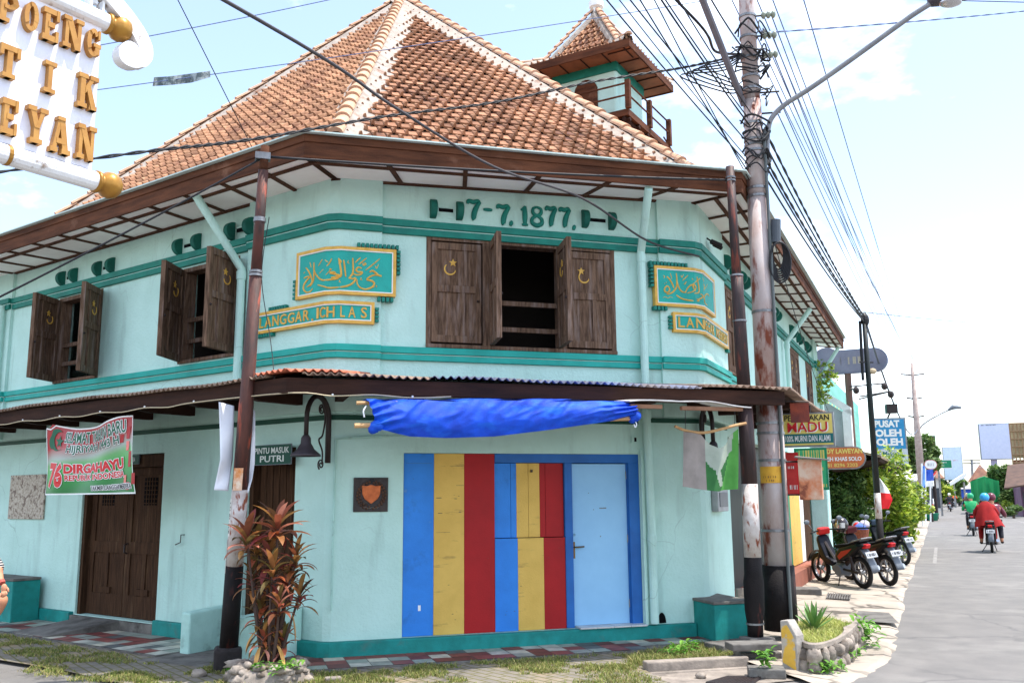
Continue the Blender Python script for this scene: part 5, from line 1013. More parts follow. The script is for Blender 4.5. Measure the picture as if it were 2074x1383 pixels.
# thin right pole
b = gp(1530, 1288, .10); topz = zat(338, b.x, b.y); 
def axc(v, b=b.copy()): z = zat(v, b.x, b.y); return V((b.x + .02 * math.sin(z * .8), b.y, z))
t = thing('utility_pole', 'thin dark rusty pole standing against the right house corner', 'pole', tuple(b))
segpole(t, [('black_section', m_poleb, [(axc(1300), .085), (axc(1262), .088), (axc(1235), .108), (axc(1180), .115), (axc(1160), .10), (axc(1128), .098)]), ('white_section', m_polew, [(axc(1128), .096), (axc(980), .092)]),
    ('rust_section', m_poled, [(axc(980), .09), (axc(800), .084)]), ('rust_section', m_poled, [(axc(800), .078), (axc(610), .073), (axc(600), .068), (axc(560), .074)]), ('rust_section', m_poled, [(axc(560), .056), (axc(338), .050)])])
mb = MB()
for v, r in ((1264, .1), (797, .09), (652, .082), (560, .078), (368, .06), (362, .06)): p = axc(v); mb.tube([p, p + V((0, 0, .02))], r, 14)
mb.build('clamp', m_steel, t); mb = MB(); mb.box(Fr(b, DF), -.16, .16, -.1, .16, -.1, .10); mb.build('footing', m_concd, t, bevel=.02)
PCtop = axc(365)
# big steel pole
bB = gp(1582, 1262, .17); BX, BY = bB.x, bB.y; KB = BY / 12.17
def axb(v): z = zat(v, BX, BY); return V((BX, BY, z))
t = thing('utility_pole', 'tall thick rusty white steel pole loaded with cables at the street corner', 'pole', tuple(bB)); PB = t
segpole(t, [('base_sleeve', m_poleb, [(axb(1275), .215), (axb(1144), .205)]), ('lower_shaft', m_pole, [(axb(1144), .178), (axb(800), .168)]), ('upper_shaft', m_pole, [(axb(800), .162), (axb(402), .138)]), ('upper_shaft', m_pole, [(axb(402), .130), (axb(205), .122)]), ('upper_shaft', m_pole, [(axb(205), .114), (axb(-140), .105)])], 24, KB)
mb = MB()
for v, r in ((1076, .182), (935, .176), (880, .174), (816, .172), (860, .173), (635, .156), (402, .142), (386, .14), (310, .135), (298, .134), (288, .134), (255, .13), (185, .126), (160, .125), (122, .122), (80, .12), (38, .118)): p = axb(v); mb.tube([p, p + V((0, 0, .03))], r * KB + .006, 20)
mb.build('clamp_band', m_steel, t)
mb = MB(); mb.tube([axb(1270) + V((.06, -.21, 0)), axb(1150) + V((.06, -.20, 0)), axb(700) + V((.085, -.145, 0)), axb(300) + V((.095, -.115, 0)), axb(268) + V((.11, -.09, 0))], .020, 10); mb.build('conduit', M('conduit_grey', hx(90, 96, 96), rough=.5), t)
mb = MB()
for v in (35, 76, 115, 190, 232): p = axb(v); mb.tube([p + V((.1, -.02, 0)), p + V((.34, -.06, 0))], .012, 6)
mb.build('pin_arm', m_iron, t); mb = MB()
for v in (35, 76, 115): 
    p = axb(v)
    for i in range(3): mb.lathe([(.02, -.03), (.045, -.015), (.05, .0), (.045, .015), (.02, .03)], p + V((.2 + .06 * i, -.04 - .01 * i, 0)), V((1, -.15, 0)), 12)
mb.build('insulator', M('porcelain', hx(150, 156, 140), rough=.3), t, smooth=True)
mb = MB(); rr = random.Random(4)
for k in range(26):
    v = rr.choice((70, 110, 118, 150, 185, 205, 262, 270, 280, 300, 315, 330, 345)); p = axb(v); q = []
    for i in range(6): an = rad(200 + i * 35 + rr.uniform(-15, 15)); r_ = .15 + rr.uniform(0, .12) * (1 if v < 250 else .5); q.append(p + V((math.cos(an) * r_, math.sin(an) * r_, rr.uniform(-.12, .12))))
    mb.tube(spline(q, 4), rr.choice((.008, .010, .014)), 5)
for k in range(5): p = axb(118); mb.tube(spline([p + V((-.1, -.1, 0)), p + V((-.35, -.1, -.05 - .04 * k)), p + V((-.6 - .08 * k, -.05, -.14 - .03 * k)), p + V((-.3, -.05, -.3 - .05 * k)), p + V((-.14, -.1, -.45))], 6), .010, 5)
mb.build('loose_wiring', m_cable, t)
t = thing('cable_coil', 'coil of black cable hung on the thick pole below the eave', 'cable coil', tuple(axb(500)))
mb = MB(); c = aty(1576, 515, BY - .1)
for k in range(7):
    r1, r2 = .07 + .010 * k, .19 + .010 * k; mb.tube([c + V((r1 * math.sin(a), -.02 * math.cos(a) - .01 * k, r2 * math.cos(a) - .02 * k)) for a in [2 * math.pi * i / 24 for i in range(25)]], .012, 6, cap=False)
mb.build('cable_loop', m_cable, t, smooth=True)
mb = MB(); mb.tube([aty(1571, 492, BY - .12), aty(1571, 446, BY - .12)], .062, 14); mb.build('splice_closure', M('closure_grey', hx(74, 80, 88), rough=.5), t)
t = thing('junction_box', 'weathered white and orange sheet metal box with a tin lid on the thick pole', 'box', tuple(aty(1640, 970, BY - .1))); fr = pfr(1640, 970, BY - .1, 112); a0, z0 = fr.pf(1620, 1012); a1, z1 = fr.pf(1662, 928); m_box = M('rusted_box_paint', hx(206, 180, 158), hx(196, 122, 84), rough=.7, scale=3, lo=.42, hi=.58, bump=.2, col3=hx(130, 70, 50), s3=(.6, .7), scale3=5); mb = MB(); mb.box(fr, a0, a1, -.16, 0, z0, z1); mb.build('casing', m_box, t, bevel=.01)
mb = MB(); mb.hexa([fr.p(a0 - .03, -.2, z1 + .03), fr.p(a1 + .1, -.2, z1 - .02), fr.p(a1 + .1, .06, z1 - .03), fr.p(a0 - .03, .06, z1 + .01), fr.p(a0 - .03, -.2, z1 + .045), fr.p(a1 + .1, -.2, z1 - .005), fr.p(a1 + .1, .06, z1 - .015), fr.p(a0 - .03, .06, z1 + .025)]); mb.build('lid', m_concd, t); mb = MB()
for v in (935, 1002): mb.tube([axb(v), fr.p(a0 + .05, -.1, zat(v, BX, BY))], .012, 6)
mb.build('bracket', m_iron, t)
t = thing('tin_plate', 'square rust red tin plate wired to the thick pole beside the MADU sign', 'plate', tuple(aty(1620, 836, BY))); fr = pfr(1620, 836, BY, 108); a0, z0 = fr.pf(1602, 856); a1, z1 = fr.pf(1638, 815); mb = MB(); mb.box(fr, a0, a1, -.012, 0, z0, z1); mb.build('plate_sheet', M('rusted_tin', hx(150, 66, 42), hx(96, 44, 40), rough=.7, scale=4, bump=.2), t)
mb = MB(); mb.tube([axb(812), fr.p(a1, -.006, z1 + .01)], .008, 6); mb.build('wire', m_iron, t)
t = thing('pole_sticker', 'faded yellow tin notice strapped round the thick pole', 'notice', tuple(axb(960)))
mb = MB(); mb.grid(lambda u, v: axb(978 - 33 * v) + V((math.sin(rad(-75 + 105 * u)), -math.cos(rad(-75 + 105 * u)), 0)) * .166, 12, 2); mb.build('notice_sheet', M('faded_yellow', hx(224, 172, 60), hx(206, 150, 50), rough=.7, scale=9), t, recalc=False, solid=.004); mb = MB()
for k, (x0, x1) in enumerate(((.18, .7), (.28, .62))): scrib(mb, lambda u, v, w: axb(968 + 7 * k - 4 * v) + V((math.sin(rad(-75 + 105 * (x0 + (x1 - x0) * u))), -math.cos(rad(-75 + 105 * (x0 + (x1 - x0) * u))), 0)) * .172, 8 - 3 * k, 0, k + 2)
mb.build('notice_print', M('faded_print', hx(150, 112, 60), rough=.8), t, recalc=False)
# street lamp arm
t = thing('street_lamp', 'long grey curved street lamp arm on the thick corner pole', 'street lamp', tuple(axb(268)))
lf = Fr(axb(268), dirv(112)); P = lambda u, v, n=0: (lambda q: lf.p(q[0], n, q[1]))(lf.pf(u, v))
mb = MB(); mb.tube(spline([P(1556, 330), P(1554, 290), P(1556, 262), P(1564, 238), P(1590, 212), P(1640, 180), P(1720, 124), P(1815, 55), P(1850, 30), P(1888, 6)], 5), .032, 12); mb.build('arm', M('lamp_arm_grey', hx(140, 140, 142), hx(120, 120, 124), rough=.5, metal=.3), t, smooth=True)
mb = MB(); q = [P(1882, 8), P(1900, -4), P(1950, -20), P(2000, -42)]; mb.tube(q, [.05, .11, .13, .05], 14); mb.build('lamp_head', M('lamp_head_dark', hx(70, 66, 74), rough=.4), t, smooth=True); mb = MB(); mb.ball(P(1925, 6), (.14, .1, .05), 0); mb.build('lens', m_chrome, t, smooth=True)
# steel brace strut up to the left
t = thing('brace_strut', 'grey steel stay rising to the left off the thick pole', 'strut', tuple(axb(215))); e0 = axb(214) + V((-.11, -.02, 0)); e1 = aty(1418, -12, BY - .9); mb = MB(); mb.tube([e0, e0 + (e1 - e0) * 1.3], .045, 8); mb.build('stay', M('stay_grey', hx(112, 106, 112), rough=.6), t)
# ---- cables
def cable(label, a, b, r=.012, sag=.0, m=None, ext=(0, 0), twist=0, group=None, mid=None, cat='cable', n=22):
    r *= .78
    a, b = V(a), V(b); d = b - a; a2, b2 = a - d * ext[0], b + d * ext[1]; mb = MB(); pts = [a2.lerp(b2, i / n) - V((0, 0, sag * 4 * (i / n) * (1 - i / n))) for i in range(n + 1)]
    if mid: pts = spline([a2] + [V(q) for q in mid] + [b2], 8)
    if twist:
        n2 = len(pts) * 8; P2 = [pts[min(int(i / n2 * (len(pts) - 1)), len(pts) - 2)].lerp(pts[min(int(i / n2 * (len(pts) - 1)), len(pts) - 2) + 1], i / n2 * (len(pts) - 1) % 1) for i in range(n2 + 1)]
        for ph in (0, math.pi): mb.tube([p + V((.6 * math.cos(i * .45 + ph), 0, math.sin(i * .45 + ph))) * r * .8 for i, p in enumerate(P2)], r * .75, 5)
    else: mb.tube(pts, r, 6)
    return tag(mb.build('cable', m or m_cable, smooth=True), label, cat, group)
a1_, z1_ = FF.pf(1413, 521, .06)
cable('thick dark cable crossing roof and fascia down to the right inscription', aty(475, 0, 4.8), FF.p(a1_, .1, z1_), .016, 0, M('weathered_cable', hx(70, 66, 68), rough=.7), (.35, 0), mid=[aty(600, 85, 5.6), aty(800, 218, 7.1), aty(1000, 338, 8.6), aty(1180, 402, 9.8), aty(1310, 487, 10.9)])
mb = MB(); 
cable('heavy twisted black cable sweeping across the tiled roof to the thick pole', aty(0, 343, 7.2), axb(118) + V((-.1, -.1, 0)), .017, 0, None, (.3, 0), 1, mid=[aty(215, 318, 7.8), aty(500, 284, 8.6), aty(780, 236, 9.6), aty(1000, 208, 10.4), aty(1200, 166, 11.2), aty(1380, 138, 11.8)])
pa = ax(318)
cable('dark cable dropping left off the thin left pole along the fascia', aty(0, 592, 8.3), pa, .013, .05, None, (.5, 0)); cable('straight dark cable along the front fascia between the two thin poles', pa + V((.05, 0, 0)), PCtop, .017, .03)
cable('thin dark line slanting over the left tiles to the left pole', aty(360, 0, 8.2), aty(515, 308, 9.8), .007, 0, None, (.6, 0))
cable('upper blue grey wire high over the roof', aty(200, 86, 11), aty(665, -2, 12), .008, .05, m_cableb, (.6, .2)); cable('lower blue grey wire carrying the tin strip', aty(190, 169, 12), aty(1412, -1, 13.5), .008, .12, m_cableb, (.6, .2))
t = thing('tin_strip', 'crumpled grey tin strip dangling on a wire against the sky', 'strip', tuple(aty(368, 160, 12.1))); mb = MB()
def ts(u, v): (x0, y0), (x1, y1) = lerp_px([(312, 157), (345, 155), (390, 149), (426, 144)], u), lerp_px([(309, 175), (345, 173), (388, 168), (426, 157)], u); return aty(x0 + (x1 - x0) * v, y0 + (y1 - y0) * v, 12.2 + .05 * math.sin(u * 14))
mb.grid(ts, 24, 3); mb.build('strip_sheet', M('dull_tin', hx(140, 146, 144), hx(84, 92, 92), rough=.35, metal=.4, scale=9, lo=.45, hi=.55), t, recalc=False)
G1 = 'wires running off the thick pole towards the camera'
for (u0, v1, yy, r, o) in ((1237, 345, 8.5, .011, -.10), (1262, 330, 8.7, .008, -.12), (1284, 300, 8.6, .011, -.1), (1302, 352, 8.8, .011, -.14), (1346, 262, 8.5, .014, -.08), (1354, 246, 8.8, .011, -.1), (1380, 236, 8.6, .010, -.06), (1446, 110, 9.2, .013, -.1), (1330, 372, 9.0, .009, -.12)):
    cable('thin dark wire fanning up left from the thick pole', aty(u0, 0, yy), axb(v1) + V((o, -.12, 0)), r, .06, None, (.7, 0), group=G1)
cable('thick kinked black cable left of the steel stay', aty(1398, 20, 10.6), axb(118) + V((-.12, -.1, .0)), .024, 0, None, (.6, 0), mid=[aty(1412, 45, 10.9), aty(1435, 75, 11.3), aty(1450, 105, 11.7)])
cable('twisted service wire crossing the sky to the right edge', axb(70) + V((.3, -.05, 0)), aty(2074, 19, 13.5), .011, .04, m_cableb, (0, .5), 1); cable('wire along the top right edge of the sky', aty(1800, -2, 12), aty(2074, 5, 12.6), .011, 0, m_cableb, (.3, .4))
pE = gp(1873, 1054, -.03); EX, EY = pE.x, pE.y; axe = lambda v: V((EX, EY, zat(v, EX, EY)))
PDp = aty(1787, 1141, 20.6); PDp.z = 0.0; axd = lambda v: V((PDp.x, PDp.y, zat(v, PDp.x, PDp.y)))
G2 = 'pale wires strung down the street to the far pole'
for (u0, y0, v1) in ((1500, 12.2, 738), (1516, 12.2, 748), (1530, 12.2, 756), (1548, 12.2, 744), (1578, 12.2, 742), (1637, 12.2, 746)):
    cable('pale blue grey wire running down the street to the far pole', aty(u0, -4, y0), axe(v1) + V((.3, 0, 0)), .011, .5, m_cableb, (.3, 0), group=G2)
for i, (v0, v1) in enumerate(((36, 752), (77, 760), (116, 768), (190, 775), (232, 782))): cable('pale blue grey wire from the pole insulators down the street', axb(v0) + V((.3, -.05, 0)), axe(v1), .010, .35, m_cableb, group='insulator wires down the street')
G3 = 'black cables sagging to the dark pole'
for v0, v1, tw in ((268, 640, 1), (300, 642, 0), (330, 646, 1), (345, 650, 0), (372, 652, 0)): cable('black cable sagging from the thick pole to the dark street pole', axb(v0) + V((.12, -.08, 0)), axd(v1), .017 if not tw else .02, .12, None, twist=tw, group=G3)
cable('drooping bundle of cables between the dark street pole and the far pole', axd(642), axe(870), .035, 1.2, M('bundle_grey', hx(90, 96, 110), rough=.7)); cable('thin wire from the dark street pole to the right edge', axd(632), aty(2074, 656, 40), .014, .1, m_cableb, (0, .4)); cable('thin far wire from the far pole to the right edge', axe(800), aty(2074, 814, 62), .02, .1, m_cableb, (0, .3))
cable('loose black telephone drop wire beside the left pole', aty(545, 440, 9.6), aty(556, 768, 9.0), .006, 0, None, mid=[aty(530, 560, 9.55), aty(548, 690, 9.3)])
cable('thin wire slack over the street eave to the downspout', axb(430) + V((.1, 0, 0)), SF.p(11.5, .4, 3.4), .008, .3)
# dark street pole with the flag
t = thing('utility_pole', 'slim black street pole with a white band behind the motorcycles', 'pole', tuple(PDp))
segpole(t, [('black_section', m_poleb, [(axd(1143), .078), (axd(1050), .075)]), ('white_section', m_polew, [(axd(1050), .074), (axd(998), .072)]), ('dark_shaft', M('dark_green_shaft', hx(30, 36, 36), rough=.5), [(axd(998), .07), (axd(770), .06), (axd(634), .05)])], 12)
mb = MB(); mb.tube([axd(770) + V((-.13, 0, 0)), axd(650) + V((-.1, 0, 0))], .035, 8); mb.ball(axd(648) + V((.02, 0, 0)), (.1, .08, .16), 0, 10, 6); mb.box(Fr(axd(735), DF), -.2, .15, -.02, .02, axd(735).z, axd(735).z + .03); mb.ball(axd(752) + V((.1, -.02, 0)), (.09, .06, .07), 1, 10, 6); mb.build('cable_fitting', [m_cable, M('tan_fitting', hx(190, 170, 140))], t)
t = thing('flag', 'small red and white flag hanging behind the dark street pole', 'flag', tuple(aty(1790, 1000, 20.9))); mb = MB()
def fl(u, v): (x0, y0), (x1, y1) = lerp_px([(1780, 968), (1777, 990), (1778, 1010), (1780, 1030)], v), lerp_px([(1782, 968), (1800, 992), (1808, 1012), (1800, 1030)], v); return aty(x0 + (x1 - x0) * u, y0 + (y1 - y0) * u, 20.75 + .05 * math.sin(u * 6 + v * 3))
mb.grid(fl, 8, 20)
for i in range(len(mb.f)): mb.m[i] = 0 if (i // 8) < 9 else 1
mb.build('flag_cloth', [m_white, M('flag_red', hx(224, 30, 36), rough=.7)], t, recalc=False, smooth=True)
mb = MB(); mb.tube([aty(1777, 965, 20.75), aty(1779, 1062, 20.75)], .014, 6); mb.build('flag_stick', m_white, t)
# far pole with lamp and crossarm
t = thing('utility_pole', 'far tapering concrete pole with cross arms down the street', 'pole', tuple(pE))
segpole(t, [('black_section', m_poleb, [(axe(1056), .26), (axe(1012), .255)]), ('shaft', M('far_pole', hx(176, 160, 152), hx(150, 132, 126), rough=.7), [(axe(1012), .25), (axe(875), .2), (axe(735), .09)])], 12)
mb = MB()
for v, w_ in ((760, .75), (808, .5), (845, .5)): p = axe(v); mb.tube([p + V((-w_, 0, .08)), p, p + V((w_, 0, .1))], .05, 6)
mb.build('cross_arm', m_iron, t)
t = thing('street_lamp', 'far cobra head street lamp on a thin arm down the street', 'street lamp', tuple(axe(870))); pz = lambda u, v: aty(u, v, EY); mb = MB(); mb.tube(spline([pz(1860, 885), pz(1864, 866), pz(1880, 852), pz(1905, 838), pz(1922, 830)], 4), .05, 6); mb.build('arm', m_steel, t); mb = MB(); mb.tube([pz(1920, 831), pz(1930, 824), pz(1946, 825)], [.06, .16, .08], 8); mb.build('lamp_head', m_greyp, t, smooth=True)
mb = MB(); o = gp(1888, 1054, -.03); t = thing('plant_tub', 'round green tub at the foot of the far pole', 'tub', tuple(o)); mb.lathe([(.0, 0), (.32, 0), (.42, .42), (.45, .45), (.38, .45), (.34, .4), (0, .38)], o, k=16); mb.build('tub_body', M('tub_green', hx(20, 120, 96), rough=.5), t, smooth=True)
# ------------------------------------------------------------------ the street: buildings, signs, trees
def box_building(name, label, fr, a0, a1, n0, n1, z1, m, z0=-.1):
    t = thing(name, label, 'building', tuple(fr.p((a0 + a1) / 2, n1, z0))); mb = MB(); mb.box(fr, a0, a1, n0, n1, z0, z1); mb.build('wall', m, t); return t
m_gwall = M('pale_green_wall', hx(150, 206, 192), hx(130, 190, 176), rough=.8, scale=2)
t = box_building('shop_building', 'pale green shop with a big teal signboard wall next to the corner house', SF, 13.3, 30, -8, -.6, 3.2, m_gwall)
mb = MB(); mb.box(SF, 15.2, 29, -.6, -.3, 2.7, 5.25); mb.build('signboard_wall', M('teal_signboard', hx(120, 196, 180), hx(70, 168, 146), rough=.5, scale=.8, stretch=(.3, .3, 1)), t)
mb = MB(); 
for i, a in enumerate((17.2, 18.2, 19.2, 20.2)): mb.poly(SF, [(a, 3.7), (a + .5, 4.6), (a + .9, 3.7), (a + .45, 3.3)], -.3, -.285)
mb.box(SF, 19, 27, -.3, -.285, 2.95, 3.12); mb.build('sign_ornament', M('faded_gold_print', hx(206, 210, 150), rough=.6), t)
mb = MB(); P = SF.p
for a0, a1 in ((12.7, 27),): mb.hexa([P(a0, -.7, 3.05), P(a1, -.7, 3.05), P(a1, 1.35, 2.5), P(a0, 1.35, 2.5), P(a0, -.7, 3.1), P(a1, -.7, 3.1), P(a1, 1.35, 2.56), P(a0, 1.35, 2.56)])
mb.build('shop_awning', M('old_tin_awning', hx(150, 128, 104), hx(116, 96, 80), rough=.7, scale=2, stretch=(1, 1, 1)), t); mb = MB()
mb.hexa([P(12.7, .2, 2.2), P(27, .2, 2.2), P(27, 1.3, 2.42), P(12.7, 1.3, 2.42), P(12.7, .2, 2.28), P(27, .2, 2.28), P(27, 1.34, 2.5), P(12.7, 1.34, 2.5)]); mb.build('awning_lining', m_beam, t)
mb = MB(); f0 = [(13.2, 4.6), (14.9, 4.6), (14.9, 3.0), (13.2, 3.0)]
mb.hexa([P(13.0, -.9, 4.75), P(13.0, .7, 3.6), P(13.3, .7, 3.6), P(13.3, -.9, 4.75), P(13.0, -.9, 4.95), P(13.0, .7, 3.8), P(13.3, .7, 3.8), P(13.3, -.9, 4.95)]); mb.hexa([P(13.0, .5, 2.7), P(13.0, .7, 2.7), P(13.3, .7, 2.7), P(13.3, .5, 2.7), P(13.0, .5, 3.7), P(13.0, .7, 3.75), P(13.3, .7, 3.75), P(13.3, .5, 3.7)])
mb.build('white_gable_trim', m_white, t); mb = MB(); mb.quad([P(13.2, -.9, 4.7), P(13.2, .6, 3.62), P(13.2, .6, 2.8), P(13.2, -.9, 2.8)]); mb.build('gable_panel', M('gable_grey', hx(196, 200, 206), rough=.6), t, recalc=False)
def board(name, label, cat, u, v, y, az, px, th=.08, mats=(None,), shape='rect', post=None):   # px: left, right, top, bottom
    fr = pfr(u, v, y, az); a0, _ = fr.pf(px[0], v); a1, _ = fr.pf(px[1], v); _, z1 = fr.pf(u, px[2]); _, z0 = fr.pf(u, px[3])
    if a0 > a1: a0, a1 = a1, a0; fr2 = Fr(fr.o, -fr.d, fr.n); fr, a0, a1 = fr2, -a1, -a0
    t = thing(name, label, cat, tuple(fr.p((a0 + a1) / 2, 0, z0))); mb = MB(); h = z1 - z0; e = min(.05, h * .05)
    if shape == 'oval': pts = [(a0 + h / 2 - h / 2 * math.sin(rad(q)), (z0 + z1) / 2 + h / 2 * math.cos(rad(q))) for q in range(0, 181, 12)] + [(a1 - h / 2 + h / 2 * math.sin(rad(q)), (z0 + z1) / 2 - h / 2 * math.cos(rad(q))) for q in range(0, 181, 12)]
    else: pts = [(a0, z0), (a1, z0), (a1, z1), (a0, z1)]
    c = ((a0 + a1) / 2, (z0 + z1) / 2); ins = [(c[0] + (a - c[0]) * (1 - 2 * e / (a1 - a0)), c[1] + (z - c[1]) * (1 - 2 * e / h)) for a, z in pts]
    mb.poly(fr, pts, -th, 0, 1); mb.poly(fr, ins, 0, .006, 0); mb.build('sign_board', [mats[0], mats[1] if len(mats) > 1 else m_greyp], t)
    return t, fr, a0, a1, z0, z1
def bline(t, fr, a0, a1, z0, z1, txt, x0, x1, y0, y1, m, bold=.03, n=.012, shear=0, nm='lettering'):
    mb = MB(); ftext(mb, txt, fr, a0 + (a1 - a0) * x0, a0 + (a1 - a0) * x1, z0 + (z1 - z0) * y0, z0 + (z1 - z0) * y1, n, 0, bold, 0, shear); mb.build(nm, m, t, recalc=False)
def bscr(t, fr, a0, a1, z0, z1, n_, x0, x1, y0, y1, m, n=.012, seed=1): mb = MB(); scrib(mb, lambda u, v, w: fr.p(a0 + (a1 - a0) * (x0 + (x1 - x0) * u), n, z0 + (z1 - z0) * (y0 + (y1 - y0) * v)), n_, 0, seed); mb.build('faded_print', m, t, recalc=False)
def bpan(t, fr, a0, a1, z0, z1, x0, x1, y0, y1, m, n=.009, nm='sign_panel'): mb = MB(); mb.box(fr, a0 + (a1 - a0) * x0, a0 + (a1 - a0) * x1, .0065, n, z0 + (z1 - z0) * y0, z0 + (z1 - z0) * y1); mb.build(nm, m, t)
m_sy = M('sign_yellow', hx(226, 206, 112), hx(214, 190, 96), rough=.5); m_teal2 = M('sign_teal', hx(24, 104, 104), rough=.5)
q = board('hanging_sign', 'yellow board with big red MADU lettering and a teal foot band', 'sign', 1620, 870, 12.3, 112, (1540, 1690, 836, 905), .1, (m_sy, m_steel)); bpan(*q, .02, .98, .10, .38, m_teal2)
bline(*q, 'PERKULAKAN', .34, .94, .76, .93, m_black2, .02); bline(*q, 'MADU', .385, .925, .41, .70, m_white, .012, .011, nm='lettering_outline'); bline(*q, 'MADU', .375, .91, .43, .72, m_redt, .012, .015); bline(*q, '100% MURNI DAN ALAMI', .34, .94, .15, .33, m_white, .01, .013)
mb = MB(); q_ = q[1]; mb.tube([q_.p(q[2] + .4, -.05, q[5]), q_.p(q[2] + .4, -.05, q[5] + .35)], .015, 6); mb.tube([q_.p(q[3] - .3, -.05, q[5]), q_.p(q[3] - .3, -.05, q[5] + .35)], .015, 6); mb.build('hanger', m_iron, q[0])
q = board('hanging_sign', 'orange round ended board with yellow and white lettering below the shop awning', 'sign', 1700, 928, 20.5, 112, (1628, 1754, 904, 950), .15, (M('sign_orange', hx(206, 112, 62), hx(190, 96, 52), rough=.5), m_steel), 'oval')
bline(*q, 'JUDY LAWEYAN', .28, .95, .62, .90, m_sy, .04); bline(*q, 'OLEH KHAS SOLO', .28, .93, .36, .54, m_white, .03); bline(*q, '081 8296 2203', .33, .86, .10, .26, m_sy, .02)
q = board('shop_banner', 'green cloth shop banner with yellow lettering behind the tin box', 'banner', 1650, 950, 15.6, 112, (1610, 1677, 907, 992), .01, (M('banner_green', hx(74, 184, 130), hx(30, 150, 96), rough=.6, scale=1), m_green)); bscr(*q, 11, .12, .94, .70, .95, m_sy, .012, 3); bscr(*q, 4, .62, .9, .46, .54, m_sy, .012, 4); bscr(*q, 7, .45, .96, .07, .14, m_sy, .012, 5)
q = board('shop_banner', 'narrow red shop poster with white print behind the thick pole', 'banner', 1607, 965, 13.6, 112, (1590, 1619, 916, 1003), .01, (M('poster_red', hx(206, 60, 56), hx(180, 40, 44), rough=.6), m_redt)); bscr(*q, 5, .3, .9, .14, .24, m_white, .012, 6); bscr(*q, 4, .2, .7, .62, .68, m_white, .012, 7)
q = board('pole_sign', 'tall blue and white board reading PUSAT OLEH OLEH beyond the bush', 'sign', 1800, 890, 31, 100, (1766, 1837, 846, 942), .25, (M('sign_blue', hx(40, 140, 190), hx(30, 126, 176), rough=.4), m_steel)); bpan(*q, .01, .99, .015, .34, M('sign_pale_grey', hx(196, 204, 212), rough=.5))
bline(*q, 'PUSAT', .10, .82, .80, .95, m_white, .05); bline(*q, 'OLEH', .10, .86, .60, .76, m_white, .05); bline(*q, 'OLEH', .12, .88, .41, .57, m_white, .05); bline(*q, 'Makitho', .25, .85, .17, .29, m_teal2, .02, .013, .3); bscr(*q, 5, .62, .85, .10, .14, m_teal2, .013, 8)
mb = MB(); p = q[1].p((q[2] + q[3]) / 2, -.12, 0); mb.tube([V((p.x, p.y, -.1)), V((p.x, p.y, q[4] + .2))], .12, 10); mb.build('post', m_iron, q[0]); mb = MB(); mb.box(q[1], (q[2] + q[3]) / 2 - .05, (q[2] + q[3]) / 2 + .3, -.1, .2, q[5] + .15, q[5] + .45); mb.tube([q[1].p((q[2] + q[3]) / 2, 0, q[5]), q[1].p((q[2] + q[3]) / 2 + .1, 0, q[5] + .2)], .03, 6); mb.build('flood_light', m_iron, q[0])
q = board('pole_sign', 'faded purple grey round ended board on a brown post above the awning', 'sign', 1730, 732, 25, 118, (1655, 1798, 707, 755), .2, (M('faded_purple', hx(128, 126, 140), hx(108, 108, 124), rough=.6, scale=2), M('purple_edge', hx(116, 120, 140))), 'oval')
bscr(*q, 6, .3, .72, .38, .68, M('faded_ochre', hx(168, 156, 140)), .012, 3)
mb = MB(); h = (q[5] - q[4]); c = (q[2] + .25, (q[4] + q[5]) / 2); k = [(c[0] + h * .62 * math.cos(rad(a)), c[1] + h * .66 * math.sin(rad(a))) for a in range(0, 360, 15)]; mb.poly(q[1], k, -.14, .012); mb.build('round_badge', MATS['faded_purple'], q[0])
mb = MB(); fr = q[1]; a, _ = fr.pf(1716, 760); mb.tube([fr.p(a, -.1, 2.6), fr.p(a, -.1, q[4])], .09, 10); mb.build('post', M('brown_post', hx(110, 84, 74)), q[0])
mb = MB()
for (u0, v0, u1, v1) in ((1722, 783, 1795, 781), (1722, 790, 1742, 789), (1742, 803, 1808, 797), (1740, 808, 1808, 797)): a0, z0 = fr.pf(u0, v0); a1, z1 = fr.pf(u1, v1); mb.tube([fr.p(a0, 0, z0), fr.p(a1, .6, z1)], .02, 6)
for u, v in ((1796, 783), (1809, 799), (1740, 791)): a, z = fr.pf(u, v); mb.ball(fr.p(a, .6, z - .05), (.09, .09, .1), 0, 8, 5)
mb.build('lamp_bracket', m_iron, q[0])
